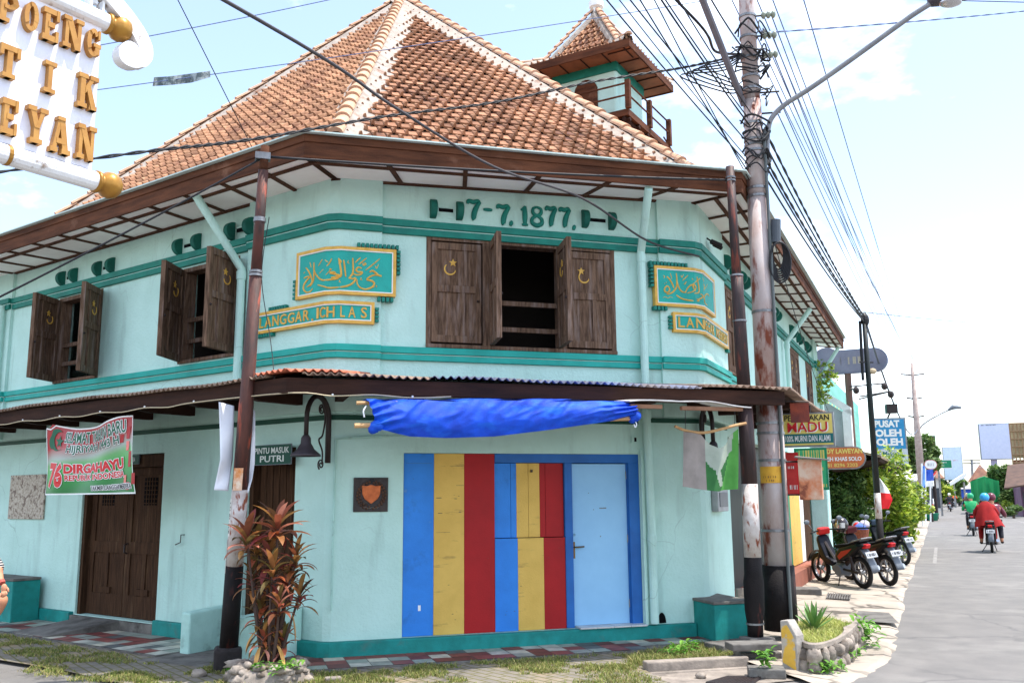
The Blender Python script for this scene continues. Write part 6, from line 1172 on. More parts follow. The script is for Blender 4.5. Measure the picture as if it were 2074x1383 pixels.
# ---- foliage
def leaves(mb, c, R, n, s, squash=.8, core=.45):
    for i in range(n):
        a, z = rnd.uniform(0, 2 * math.pi), rnd.uniform(-1, 1); r = (core + (1 - core) * rnd.random() ** .5); q = math.sqrt(1 - z * z)
        p = V(c) + V((R[0] * r * q * math.cos(a), R[1] * r * q * math.sin(a), R[2] * r * z))
        x = V((rnd.gauss(0, 1), rnd.gauss(0, 1), rnd.gauss(0, .6))).normalized(); y = x.cross(V((rnd.gauss(0, .5), rnd.gauss(0, .5), 1))).normalized(); k = s * rnd.uniform(.6, 1.3)
        mb.add([p - x * k, p + y * k * .45 - V((0, 0, k * .1)), p + x * k, p - y * k * .45 - V((0, 0, k * .1))], [(0, 1, 2, 3)])
def tree(name, label, base, h, R, n, s, mat, clumps=7, cat='tree', trunk=.08, group=None, low=.35, sd=1):
    r2 = random.Random(sd); base = V(base); t = thing(name, label, cat, tuple(base), group); mb = MB(); tb = MB(); c0 = base + V((0, 0, h - R[2])); 
    tb.tube(spline([base - V((0, 0, .1)), base + V((R[0] * .05, 0, h * .3)), c0], 5), [trunk * (1.2 - .6 * i / 10) for i in range(11)], 8)
    for k in range(clumps):
        a = 2 * math.pi * k / clumps + r2.uniform(-.4, .4); z = r2.uniform(-.75, .75); f = math.sqrt(max(.1, 1 - z * z)) * r2.uniform(.5, .92)
        c = c0 + V((R[0] * f * math.cos(a), R[1] * f * math.sin(a), R[2] * z)); cr = r2.uniform(.24, .46); leaves(mb, c, (R[0] * cr, R[1] * cr, R[2] * cr * .9), n // clumps, s)
        tb.tube(spline([base + V((0, 0, h * low)), c0.lerp(c, .4) - V((0, 0, R[2] * .3)), c], 4), [trunk * .5, trunk * .45] + [trunk * .3] * 7, 5)
    leaves(mb, c0, (R[0] * .6, R[1] * .6, R[2] * .7), n // 5, s); mb.build('crown', mat, t, recalc=False); tb.build('trunk', m_bark, t, smooth=True); return t
G = lambda u, v, z=-.03: gp(u, v, z)
tree('bush', 'tall dense yellow green bush behind the parked motorcycles', aty(1765, 1093, 25.5).xy.to_3d(), 2.75, (1.25, 1.3, 1.5), 9500, .085, m_bush, 24, 'bush', .06, sd=3)
tree('bush', 'bright low bush leaning over the pavement beside the dark street pole', aty(1820, 1080, 26.5).xy.to_3d(), 2.2, (.75, 1.0, 1.0), 4500, .075, m_bush, 14, 'bush', .04, sd=5)
tree('bush', 'shaded bush under the orange round ended board', aty(1705, 1080, 24.5).xy.to_3d(), 2.3, (.9, 1.0, 1.2), 4500, .08, m_tree, 10, 'bush', .05, sd=8)
tree('street_tree', 'green tree crown rising behind the blue OLEH board', aty(1866, 1040, 62).xy.to_3d(), 5.6, (1.5, 2, 1.6), 2600, .2, m_tree, 9, sd=12); tree('roadside_shrub', 'small shrub beside the green tub of the far pole', aty(1853, 1048, 46).xy.to_3d(), 1.3, (.8, .8, .6), 1200, .1, m_bush, 6, 'shrub', sd=14)
tree('street_tree', 'distant rounded tree left of the far road end', aty(1918, 1000, 120).xy.to_3d(), 3.4, (2.6, 3, 1.5), 1800, .4, m_tree, 8, sd=15); tree('street_tree', 'pale distant tree beside the blue flags', aty(1897, 1000, 95).xy.to_3d(), 3.6, (1.2, 2, 1.6), 1400, .3, m_bush, 8, sd=16)
tree('street_tree', 'dark tree below the large white billboard', aty(2030, 1008, 75).xy.to_3d(), 3.7, (1.0, 2, 1.7), 2600, .22, m_tree, 9, sd=17); tree('street_tree', 'taller dark tree before the scaffold at the right edge', aty(2052, 1010, 80).xy.to_3d(), 3.9, (1.3, 2, 1.6), 2600, .24, m_tree, 9, sd=18)
tree('roadside_shrub', 'round clipped shrub at the right roadside', aty(2034, 1013, 66).xy.to_3d(), 1.1, (.55, .6, .5), 900, .1, m_bush, 6, 'shrub', sd=19); tree('roadside_shrub', 'second round shrub nearer the pink wall', aty(2050, 1014, 62).xy.to_3d(), 1.0, (.55, .6, .5), 900, .1, m_tree, 6, 'shrub', sd=20)
# small weed growing out of the canopy gutter
t = thing('gutter_weed', 'straggly weed sprouting from the wall beside the street downspout', 'plant', tuple(SF.p(12.9, .1, 3.6))); mb = MB()
for (u, v, r) in ((1668, 752, .3), (1680, 765, .22), (1664, 785, .2), (1668, 805, .18)): leaves(mb, aty(u, v, 22.2), (r, r, r), 90, .07)
mb.build('foliage', m_bush, t, recalc=False)
# ---- far street furniture and buildings, left side
def fb(name, label, px, y, m, az=115, depth=6, cat='building', z0=-.1):
    fr = pfr(px[0], 980, y, az); a0, _ = fr.pf(px[0], 980); a1, _ = fr.pf(px[1], 980); _, z1 = fr.pf((px[0] + px[1]) / 2, px[2])
    if a0 > a1: a0, a1 = a1, a0
    t = thing(name, label, cat, tuple(fr.p((a0 + a1) / 2, 0, z0))); mb = MB(); mb.box(fr, a0, a1, -depth, 0, z0, z1); mb.build('wall', m, t); return t, fr, a0, a1, z0, z1
def roofed(q, rise, m, over=.4):
    t, fr, a0, a1, z0, z1 = q; mb = MB(); P = fr.p; am = (a0 + a1) / 2; mb.add([P(a0 - over, .5, z1), P(a1 + over, .5, z1), P(a1 + over, -6.5, z1), P(a0 - over, -6.5, z1), P(am, -1, z1 + rise), P(am, -5, z1 + rise)], [(0, 1, 4), (1, 2, 5, 4), (2, 3, 5), (3, 0, 4, 5), (0, 1, 2, 3)]); mb.build('roof', m, t)
m_fgrey, m_fwhite, m_froof, m_fblue = M('far_wall_grey', hx(170, 166, 164)), M('far_wall_white', hx(216, 214, 210)), M('far_roof', hx(150, 106, 84), hx(120, 84, 70), scale=2), M('far_blue', hx(50, 90, 190))
def openings(q, L, m=None):
    t, fr, a0, a1, z0, z1 = q
    for x0, x1, y0, y1 in L: mb = MB(); mb.box(fr, a0 + (a1 - a0) * x0, a0 + (a1 - a0) * x1, -.1, .04, z0 + (z1 - z0) * y0, z0 + (z1 - z0) * y1); mb.build('window', m or M('far_glass', hx(60, 66, 74), rough=.3), t)
q = fb('shop_building', 'low pale shop behind the far pole with a white awning', (1838, 1872, 962), 60, m_fgrey); openings(q, [(.05, .45, 0, .75), (.55, .95, 0, .75)]); mb = MB(); P = q[1].p; mb.hexa([P(q[2], 0, q[5]), P(q[3], 0, q[5]), P(q[3] + .3, 1.4, q[5] - .4), P(q[2], 1.4, q[5] - .4), P(q[2], 0, q[5] + .08), P(q[3], 0, q[5] + .08), P(q[3] + .3, 1.4, q[5] - .32), P(q[2], 1.4, q[5] - .32)]); mb.build('awning', m_white, q[0])
q = fb('shop_house', 'distant house with brown roof behind the flags', (1880, 1905, 968), 90, m_fwhite); roofed(q, 1.2, m_froof); openings(q, [(.1, .4, .1, .7), (.55, .9, .1, .7)])
q = fb('shop_house', 'distant grey gabled house at the road end', (1925, 1955, 982), 150, m_fgrey); roofed(q, 2.2, m_fgrey); openings(q, [(.2, .5, .2, .7)])
q = fb('shop_house', 'distant house with orange brown roof above the green truck', (1968, 2010, 975), 130, m_fwhite); roofed(q, 2.4, m_froof); openings(q, [(.2, .4, .2, .7)])
q = fb('shop_house', 'distant blue fronted shed by the road end', (1940, 1968, 990), 140, m_fblue); roofed(q, .6, m_fgrey)
q = fb('shop_house', 'purple fronted house with a sagging brown roof at the right edge', (2066, 2110, 970), 66, M('purple_wall', hx(116, 84, 110), hx(90, 66, 86), scale=1), 115, 8); openings(q, [(.08, .22, .0, .7), (.35, .5, .0, .7)]); mb = MB(); P = q[1].p; mb.hexa([P(q[2] - 1.1, 1.4, q[5] - .7), P(q[3], 1.4, q[5] - .3), P(q[3], -3, q[5] + 1.2), P(q[2] - .5, -3, q[5] + 1.0), P(q[2] - 1.1, 1.4, q[5] - .6), P(q[3], 1.4, q[5] - .2), P(q[3], -3, q[5] + 1.3), P(q[2] - .5, -3, q[5] + 1.1)]); mb.build('roof', M('dark_brown_roof', hx(96, 72, 60), hx(74, 56, 48), scale=2), q[0])
mb = MB(); mb.box(q[1], q[2] + .2, q[2] + 1.4, .05, .12, .3, 1.8); mb.build('pink_poster', M('pink_poster', hx(226, 110, 160)), q[0])
q = board('billboard', 'large blank white billboard on a post right of the road', 'billboard', 2020, 892, 85, 112, (1984, 2052, 857, 930), .8, (M('billboard_white', hx(206, 212, 236), hx(196, 204, 230), rough=.6), m_greyp)); bscr(*q, 16, .08, .55, .945, .97, m_black2, .03); mb = MB(); p = q[1].p((q[2] + q[3]) / 2 - .3, -.5, 0); mb.tube([V((p.x, p.y, -.1)), V((p.x, p.y, q[4] + .3))], .28, 10); mb.build('post', M('billboard_post', hx(176, 170, 200)), q[0])
q = board('billboard', 'smaller pale blank billboard standing left of the road', 'billboard', 1930, 940, 120, 112, (1911, 1950, 905, 972), .8, (M('billboard_pale', hx(206, 222, 240), rough=.6), m_greyp)); bscr(*q, 5, .5, .85, .58, .61, M('faint_red', hx(210, 170, 170)), .03); mb = MB()
for f in (.3, .7): p = q[1].p(q[2] + (q[3] - q[2]) * f, -.5, 0); mb.tube([V((p.x, p.y, -.1)), V((p.x, p.y, q[4] + .3))], .25, 8)
mb.build('post', m_iron, q[0])
t = thing('scaffold_billboard', 'bamboo and brick coloured billboard scaffold at the right edge', 'billboard', tuple(aty(2066, 960, 80).xy.to_3d())); fr = pfr(2064, 900, 80, 112); a0, _ = fr.pf(2048, 900); a1, _ = fr.pf(2110, 900); z0, z1 = fr.pf(2064, 985)[1], fr.pf(2064, 857)[1]; mb = MB()
for i in range(9): a = a0 + (a1 - a0) * i / 8; mb.tube([fr.p(a, 0, 0), fr.p(a, 0, z1)], .06, 5)
for i in range(9): z = z0 + (z1 - z0) * i / 8; mb.tube([fr.p(a0, .05, z), fr.p(a1, .05, z)], .06, 5)
mb.build('bamboo_frame', M('scaffold_bamboo', hx(150, 120, 90)), t); mb = MB(); mb.box(fr, a0, a1, -.3, -.15, z0 + .45 * (z1 - z0), z1); mb.build('backing', M('scaffold_back', hx(206, 190, 150), hx(170, 150, 120), scale=.8), t); mb = MB(); mb.box(fr, a0, a1, -.3, -.15, z0, z0 + .42 * (z1 - z0)); mb.build('brick_panel', M('far_brick', hx(170, 110, 80), hx(140, 90, 70), scale=3), t)
q = board('pole_sign', 'tall dark red vertical board beyond the far pole', 'sign', 1888, 906, 62, 112, (1876, 1896, 882, 932), .3, (M('board_dark_red', hx(120, 60, 56), hx(80, 60, 60), scale=1.5, rough=.6), m_green)); bscr(*q, 4, .15, .85, .35, .6, m_white, .03, 5); mb = MB(); p = q[1].p((q[2] + q[3]) / 2, -.2, 0); mb.tube([V((p.x, p.y, -.1)), V((p.x, p.y, q[4] + .2))], .12, 8); mb.build('post', m_iron, q[0])
q = board('pole_sign', 'white oval board with a red rim left of the green road sign', 'sign', 1885, 940, 56, 112, (1872, 1898, 931, 950), .2, (m_white, M('rim_red', hx(206, 120, 120))), 'oval'); bscr(*q, 5, .25, .75, .35, .65, M('grey_print', hx(150, 150, 160)), .02, 4); mb = MB(); p = q[1].p(q[2] + .2, -.1, 0); mb.tube([V((p.x, p.y, -.1)), V((p.x, p.y, q[4] + .2))], .07, 8); mb.build('post', m_iron, q[0])
q = board('road_sign', 'green direction sign with white print over the left kerb', 'road sign', 1912, 939, 70, 112, (1897, 1928, 931, 948), .1, (m_green, m_white)); bscr(*q, 9, .08, .7, .62, .76, m_white, .02, 7); bscr(*q, 6, .08, .5, .24, .38, m_white, .02, 8); mb = MB(); p = q[1].p(q[2] + .1, -.1, 0); mb.tube([V((p.x, p.y, -.1)), V((p.x, p.y, q[5]))], .08, 8); mb.build('post', m_steel, q[0])
def fflag(label, L0, L1, y, m2, split=.5):
    t = thing('flag', label, 'flag', tuple(aty(L0[0][0], L0[-1][1], y)), 'flags on the far kerb'); mb = MB()
    mb.grid(lambda u, v: (lambda a, b: aty(a[0] + (b[0] - a[0]) * u, a[1] + (b[1] - a[1]) * u, y + .15 * math.sin(5 * u + 4 * v)))(lerp_px(L0, v), lerp_px(L1, v)), 5, 12)
    for i in range(len(mb.f)): mb.m[i] = 0 if (i // 5) < 12 * split else 1
    mb.build('flag_cloth', list(m2), t, recalc=False); mb = MB(); mb.tube([aty(L0[0][0], L0[0][1] - 4, y), aty(L0[0][0], 1045, y).xy.to_3d()], .04, 6); mb.build('flag_stick', m_white, t)
m_fr = M('flag_red', hx(224, 30, 36))
fflag('tall blue feather flag right of the far pole', [(1867, 942), (1868, 990)], [(1874, 944), (1874, 988)], 47, (M('feather_blue', hx(110, 160, 230)), m_fblue), .9); fflag('blue and white festoon flag next to the feather flag', [(1874, 952), (1876, 985)], [(1890, 950), (1892, 984)], 52, (m_fblue, m_white), .6); fflag('slanted red and white flag over the far kerb', [(1884, 968), (1880, 985)], [(1898, 950), (1892, 968)], 54, (m_fr, m_white), .5)
fr = pfr(1926, 980, 110, 112); qa, qb = sorted((fr.pf(1926, 980)[0], fr.pf(1958, 980)[0])); q = (thing('roadside_shelter', 'white flat canopy shelter at the far left kerb', 'shelter', tuple(fr.p(qa, 0, 0))), fr, qa, qb)
for a_ in (qa + .3, qb - .3):
    mb = MB(); mb.tube([fr.p(a_, 0, -.1), fr.p(a_, 0, 2.9)], .1, 6); mb.build('post', m_steel, q[0])
mb = MB(); P = q[1].p; mb.hexa([P(q[2], 1, 2.5), P(q[3], 1, 3.6), P(q[3], -3, 3.6), P(q[2], -3, 2.5), P(q[2], 1, 2.9), P(q[3], 1, 4.0), P(q[3], -3, 4.0), P(q[2], -3, 2.9)]); mb.build('canopy', m_white, q[0])
t = thing('utility_pole', 'distant thin pole with cross arms above the green truck', 'pole', tuple(aty(1970, 1000, 140).xy.to_3d())); b = aty(1970, 1000, 140); b.z = 0; pt = aty(1968, 930, 140); mb = MB(); mb.tube([b, pt], .18, 8); mb.build('shaft', m_steel, t); mb = MB()
for v in (932, 938): p = aty(1968, v, 140); mb.tube([p - V((1.3, 0, 0)), p + V((1.3, 0, 0))], .08, 5)
mb.build('cross_arm', m_iron, t)
for i, (v, x0, v2) in enumerate(((934, 1968, 945), (938, 1968, 958))): cable('distant wire from the thin far pole to the right edge', aty(x0, v, 140), aty(2080, v2, 75), .03, .4, m_cableb, group='distant wires')
# ------------------------------------------------------------------ motorcycles, riders, truck
def bike(label, loc, az, body=None, accent=None, shield=None, plate='', lean=0, group=None, scale=1, fender=None):
    t = thing('motorcycle', label, 'motorcycle', (0, 0, 0), group); body = body or m_blackp; accent = accent or m_redp; shield = shield or body
    f = Fr((0, 0, 0), V((1, 0, 0)), V((0, 1, 0))); P = f.p
    for x, nm in ((.62, 'front_wheel'), (-.62, 'rear_wheel')):
        c = V((x, 0, .285)); mb = MB(); prof = []
        ring = [(.285 + .042 * math.cos(q) - .042, .042 * math.sin(q)) for q in [2 * math.pi * i / 10 for i in range(11)]]
        mb.lathe(ring, c, V((0, 1, 0)), 32); w = mb.build('wheel', m_rubber, t, smooth=True); mb = MB()
        mb.lathe([(.205, -.02), (.215, 0), (.205, .02), (.19, .02), (.19, -.02), (.205, -.02)], c, V((0, 1, 0)), 28); mb.lathe([(.0, -.05), (.045, -.045), (.045, .045), (0, .05)], c, V((0, 1, 0)), 12)
        for k in range(5):
            a = 2 * math.pi * k / 5
            for d_ in (-.13, .13): mb.tube([c + V((.04 * math.cos(a), 0, .04 * math.sin(a))), c + V((.195 * math.cos(a + d_), 0, .195 * math.sin(a + d_)))], .012, 5)
        mb.build('rim', M('wheel_rim', hx(150, 150, 152), rough=.4, metal=.6), w)
    mb = MB()
    for s_ in (-1, 1): mb.tube([P(.62, .075 * s_, .285), P(.46, .075 * s_, .62), P(.40, .05 * s_, .8)], .02, 8); mb.tube([P(-.62, .09 * s_, .285), P(-.15, .08 * s_, .33)], .022, 8); mb.tube([P(-.55, .11 * s_, .32), P(-.5, .11 * s_, .64)], .028, 8)
    mb.tube([P(.38, 0, .78), P(.1, 0, .42), P(-.2, 0, .4), P(-.55, 0, .62)], .04, 8); mb.build('frame', m_iron, t)
    mb = MB(); mb.tube([P(.12, -.0, .33), P(-.22, 0, .31)], [.10, .12], 12); mb.lathe([(.0, -.15), (.10, -.15), (.11, 0), (.10, .15), (0, .15)], P(-.12, 0, .30), V((0, 1, 0)), 14); mb.tube([P(-.02, -.13, .24), P(-.02, .13, .24)], .015, 6); mb.tube([P(.02, -.24, .23), P(.02, .24, .23)], .014, 6); mb.build('engine', m_greyp, t)
    mb = MB(); mb.tube([P(.16, -.1, .3), P(-.1, -.14, .22), P(-.35, -.16, .24)], .02, 8); mb.tube([P(-.35, -.16, .24), P(-.86, -.17, .36)], [.03, .045], 12); mb.build('exhaust', m_chrome, t)
    def shell(pts, w0, w1, m, nm, bev=.02):                # side profile swept to a narrower spine
        mb = MB(); q = len(pts); c = (sum(p[0] for p in pts) / q, sum(p[1] for p in pts) / q); L = []
        for w_, k in ((-w1, .82), (-w0, 1), (w0, 1), (w1, .82)): L += [P(c[0] + (x - c[0]) * k, w_, c[1] + (z - c[1]) * k) for x, z in pts]
        mb.add(L, [(r * q + i, r * q + (i + 1) % q, (r + 1) * q + (i + 1) % q, (r + 1) * q + i) for r in range(3) for i in range(q)] + [tuple(range(q))[::-1], tuple(range(3 * q, 4 * q))]); return mb.build(nm, m, t, bevel=bev, smooth=False)
    shell([(.49, .88), (.41, .92), (.33, .74), (.22, .52), (.05, .46), (.02, .40), (.12, .35), (.30, .40), (.43, .56)], .09, .125, shield, 'leg_shield'); shell([(-.02, .56), (-.20, .72), (-.78, .83), (-.90, .78), (-.62, .60), (-.28, .47), (-.05, .45)], .09, .135, body, 'side_fairing')
    mb = MB()
    for s_ in (-1, 1): mb.poly(Fr((0, .136 * s_, 0), V((1, 0, 0)), V((0, 1, 0))), [(-.16, .56), (-.3, .66), (-.62, .72), (-.5, .64), (-.3, .55), (-.2, .5)], -.002, .002)
    mb.build('side_decal', accent, t)
    shell([(-.08, .76), (.0, .72), (-.1, .70), (-.72, .80), (-.84, .84), (-.80, .875), (-.5, .80), (-.3, .785)], .09, .125, m_seat, 'seat', .025); mb = MB(); mb.tube([P(-.6, -.12, .83), P(-.9, -.10, .9), P(-.92, 0, .905), P(-.9, .10, .9), P(-.6, .12, .83)], .014, 8); mb.build('grab_rail', m_steel, t)
    mb = MB(); mb.hexa([P(.32, -.13, .92), P(.46, -.11, .92), P(.46, .11, .92), P(.32, .13, .92), P(.30, -.12, 1.05), P(.43, -.10, 1.06), P(.43, .10, 1.06), P(.30, .12, 1.05)]); mb.build('handlebar_cowl', accent, t, bevel=.03); mb = MB(); mb.ball(P(.46, 0, .98), (.04, .08, .05), 0, 12, 8); mb.build('headlight', m_white, t, smooth=True)
    mb = MB(); mb.tube([P(.24, -.35, .985), P(.36, -.16, 1.0), P(.36, .16, 1.0), P(.24, .35, .985)], .016, 8); mb.build('handlebar', m_rubber, t)
    for s_ in (-1, 1): mb = MB(); mb.tube([P(.30, .24 * s_, .99), P(.32, .33 * s_, 1.16)], .007, 6); mb.ball(P(.32, .36 * s_, 1.19), (.02, .065, .045), 0, 12, 8); mb.build('mirror', m_greyp, t, smooth=True)
    mb = MB()
    for q0, q1, c in ((20, 150, (.62, .285)),): mb.grid(lambda u, v: V((c[0] + .335 * math.cos(rad(q0 + (q1 - q0) * u)), (v - .5) * .12, c[1] + .335 * math.sin(rad(q0 + (q1 - q0) * u)) - .03 * abs(v - .5))), 14, 4)
    mb.build('front_fender', fender or body, t, solid=.006, recalc=False, smooth=True); mb = MB(); mb.grid(lambda u, v: V((-.72 - .30 * u, (v - .5) * .15, .72 - .06 * u - .34 * u * u)), 8, 4); mb.build('rear_fender', m_greyp, t, solid=.008, recalc=False, smooth=True)
    mb = MB(); mb.hexa([P(-.90, -.05, .72), P(-.82, -.07, .72), P(-.82, .07, .72), P(-.90, .05, .72), P(-.94, -.045, .785), P(-.84, -.065, .80), P(-.84, .065, .80), P(-.94, .045, .785)]); mb.build('tail_light', m_redt, t, bevel=.01)
    mb = MB(); mb.hexa([P(-1.0, -.11, .57), P(-.985, -.11, .57), P(-.985, .11, .57), P(-1.0, .11, .57), P(-.955, -.11, .665), P(-.94, -.11, .665), P(-.94, .11, .665), P(-.955, .11, .665)]); pl_ = mb.build('licence_plate', M('plate_white', hx(188, 190, 194), rough=.5), t); mb = MB(); scrib(mb, lambda u, v, w: V((-1.004 + .045 * (.25 + v * .5), .09 - .18 * u, .57 + .095 * (.25 + v * .5))), 7, 0, len(label)); mb.build('plate_number', m_black2, pl_, recalc=False)
    mb = MB(); mb.tube([P(-.12, .1, .24), P(-.22, .26, .01)], .012, 6); mb.tube([P(-.2, -.08, .2), P(-.26, -.13, .02)], .012, 6); mb.build('kickstand', m_iron, t)
    t.location = loc; t.rotation_euler = (lean, 0, rad(90 - az)); t.scale = (scale,) * 3; return t
AD = lambda p, q: math.degrees(math.atan2((q - p).x, (q - p).y))
f1, r1 = gp(1668, 1177, .0), gp(1750, 1194, -.045); hz = AD(r1, f1); m1 = (f1 + r1) / 2
bike('black motorcycle with red front and orange decals nearest on the pavement', m1, hz, m_blackp, m_redp, M('navy_gloss', hx(16, 18, 30), rough=.45, spec=.2), '', rad(-6))
m2 = m1 + V((.66, .42, 0)); bike('black motorcycle with a red tail and white plate in the middle of the row', m2, hz + 3, m_blackp, M('wine_gloss', hx(84, 16, 22), rough=.3), m_blackp, '', rad(-6))
p3 = gp(1838, 1144, -.04); m3 = p3 + dirv(hz) * .62; bike('black scooter with blue grey tail furthest along the pavement', m3, hz + 6, m_blackp, M('slate_gloss', hx(50, 66, 84), rough=.3), m_blackp, '', rad(-6))
def helmet(mb, c, r, m=0, mv=1): mb.ball(c, (r, r * 1.05, r), m, 16, 10); 
def loc_(base, az, x, y, z): d = dirv(az); return base + d * x + V((-d.y, d.x, 0)) * y + V((0, 0, z))
t = thing('helmet', 'dark full face helmet hung on the mirror of the middle motorcycle', 'helmet', tuple(loc_(m2, hz, .25, .2, 1.1))); mb = MB(); c = aty(1703, 1062, m2.y + .2); mb.ball(c, (.14, .15, .15), 0, 16, 10); mb.build('shell', M('helmet_dark', hx(44, 36, 38), rough=.25, spec=.6), t, smooth=True); mb = MB(); mb.grid(lambda u, v: c + V((.147 * math.sin(rad(-60 + 70 * u)), -.155 * math.cos(rad(-60 + 70 * u)), -.06 + .1 * v)), 8, 3); mb.build('visor', m_chrome, t, recalc=False, smooth=True)
t = thing('helmet', 'small white helmet on the handlebar of the furthest scooter', 'helmet', tuple(aty(1735, 1066, m3.y))); mb = MB(); c = aty(1735, 1064, m3.y + .2); mb.ball(c, (.11, .12, .12), 0, 16, 10); mb.build('shell', m_white, t, smooth=True); mb = MB(); mb.grid(lambda u, v: c + V((.117 * math.sin(rad(-40 + 70 * u)), -.125 * math.cos(rad(-40 + 70 * u)), -.05 + .07 * v)), 8, 3); mb.build('visor', m_blackp, t, recalc=False)
t = thing('basket', 'brown woven basket holding a colourful bag behind the middle motorcycle', 'basket', tuple(aty(1742, 1092, m2.y + 1.1))); mb = MB(); c = aty(1743, 1094, m2.y + 1.1); mb.lathe([(.0, 0), (.14, 0), (.18, .22), (.165, .22), (.13, .02)], c, k=16); mb.build('basket_body', M('woven_brown', hx(150, 84, 60), hx(110, 60, 44), scale=30, rough=.8), t); 
t = thing('bag', 'blue red and white striped bag stuffed in the basket', 'bag', tuple(c + V((0, 0, .2)))); mb = MB(); mb.ball(c + V((.02, 0, .25)), (.16, .1, .1), 0, 12, 8, .12); mb.ball(c + V((.1, 0, .31)), (.1, .08, .09), 1, 12, 8, .12); mb.ball(c + V((-.04, .02, .30)), (.08, .06, .06), 2, 12, 8, .1); mb.build('bag_body', [M('bag_blue', hx(90, 120, 200)), M('bag_pale', hx(210, 200, 220)), m_redt], t, smooth=True)
def skin_mesh(name, joints, edges, mat, parent, sub=1):
    me = bpy.data.meshes.new(name); off = OFF.get(parent, V()); me.from_pydata([tuple(V(j[0]) - off) for j in joints], edges, []); o = bpy.data.objects.new(name, me); S.collection.objects.link(o)
    sk = o.modifiers.new('s', 'SKIN'); sk.use_smooth_shade = True
    for i, j in enumerate(joints): me.skin_vertices[0].data[i].radius = (j[1], j[1] if len(j) < 3 else j[2])
    me.skin_vertices[0].data[0].use_root = True; o.modifiers.new('u', 'SUBSURF').levels = sub; o.modifiers['u'].render_levels = sub
    dg = bpy.context.evaluated_depsgraph_get(); dg.update(); m2 = bpy.data.meshes.new_from_object(o.evaluated_get(dg)); o.modifiers.clear(); o.data = m2; m2.materials.clear(); m2.materials.append(mat)
    for p in m2.polygons: p.use_smooth = True; p.material_index = 0
    if parent: o.parent = parent; OFF[o] = off
    return o
def rider(label, loc, az, jacket, trousers, helm, dx=0.0, cloak=None, scale=1, group=None, pillion=False, side=0.0):
    t = thing('person', label, 'person', (0, 0, 0), group); x0 = -.18 + dx; hip = (x0, 0, .86); ch_ = (x0 + .1, 0, 1.12); nk = (x0 + .17, 0, 1.36)
    hand = (.27, .33, 1.0) if not pillion else (x0 + .36, .2, .95)
    J = [(hip, .15, .13), (ch_, .17, .13), (nk, .07), ((x0 + .19, 0, 1.46), .075), ((x0 + .2, 0, 1.56), .09)]; E_ = [(0, 1), (1, 2), (2, 3), (3, 4)]
    for s_ in (-1, 1):
        b = len(J); J += [((x0 + .12, .19 * s_, 1.28), .075), ((x0 + .2, .30 * s_, 1.08), .055), ((hand[0], hand[1] * s_, hand[2]), .038), ((hand[0] + .08, hand[1] * s_, hand[2]), .035)]; E_ += [(1, b), (b, b + 1), (b + 1, b + 2), (b + 2, b + 3)]
        b = len(J); J += [((x0 + .02, .12 * s_, .83), .105), ((x0 + .42, .17 * s_, .72), .075), ((x0 + .26, .18 * s_, .32), .05), ((x0 + .40, .19 * s_, .27), .04)]; E_ += [(0, b), (b, b + 1), (b + 1, b + 2), (b + 2, b + 3)]
    skin_mesh('body', J, E_, m_skin, t)
    JJ = [((x0, 0, .80), .165, .15)] + [(ch_, .185, .15), (nk, .085)]; EJ = [(0, 1), (1, 2)]; 
    for s_ in (-1, 1): b = len(JJ); JJ += [((x0 + .12, .2 * s_, 1.28), .095), ((x0 + .2, .30 * s_, 1.08), .075), ((hand[0] - .03, hand[1] * s_, hand[2]), .05)]; EJ += [(1, b), (b, b + 1), (b + 1, b + 2)]
    skin_mesh('jacket', JJ, EJ, jacket, t); JT = [((x0, 0, .84), .14, .13)]; ET_ = []
    for s_ in (-1, 1): b = len(JT); JT += [((x0 + .03, .12 * s_, .82), .125), ((x0 + .42, .17 * s_, .72), .09), ((x0 + .27, .18 * s_, .34), .065)]; ET_ += [(0, b), (b, b + 1), (b + 1, b + 2)]
    skin_mesh('trousers', JT, ET_, trousers, t); mb = MB(); c = V((x0 + .22, 0, 1.57)); mb.ball(c, (.135, .13, .135), 0, 18, 10); mb.build('helmet', helm, t, smooth=True)
    for s_ in (-1, 1): mb = MB(); mb.ball((x0 + .38, .19 * s_, .27), (.12, .05, .05), 0, 10, 6); mb.build('shoe', m_blackp, t, smooth=True)
    if cloak:
        mb = MB(); N1, N2 = 26, 12
        def ck(u, v):
            a = 2 * math.pi * u; r = .09 + .25 * v ** .55 + .02 * math.sin(a * 7) * v; fl = .12 * max(0, -math.sin(a + .4)) * v * v; return V((x0 + .12 - .13 * v + (r * .75) * math.cos(a), (r * 1.0 + fl) * math.sin(a), 1.45 - .70 * v + .03 * math.sin(a * 5) * v))
        mb.grid(ck, N1, N2); mb.build('cloak', cloak, t, recalc=False, smooth=True)
    t.location = V(loc) + V((math.cos(rad(az)), -math.sin(rad(az)), 0)) * side; t.rotation_euler = (0, 0, rad(90 - az)); t.scale = (scale,) * 3; return t
m_robe = M('red_robe_cloth', hx(156, 30, 30), hx(138, 22, 24), rough=.9); m_dark = M('dark_cloth', hx(40, 40, 48), rough=.85); m_gj = M('green_jacket_cloth', hx(30, 160, 96), hx(24, 140, 84), rough=.7); m_gh = M('helmet_green', hx(30, 160, 110), rough=.3); m_bh = M('helmet_blue', hx(70, 170, 236), rough=.25); m_mh = M('helmet_maroon', hx(110, 50, 64), rough=.3)
def ride(u, v, az, lab_b, lab_r, jk, tr, hm, cloak=None, pill=None, group=None, body=None, acc=None):
    b = gp(u, v, -.06); b = b + dirv(az) * .62
    bike(lab_b, b, az, body, acc, None, '', 0, group); rider(lab_r, b, az, jk, tr, hm, 0.05 if pill else 0, None, 1, group, False, .10 if pill else 0)
    if pill: rider(pill[0], b, az, pill[1], pill[2], pill[3], -.36, pill[4], 1, None, True, -.07)
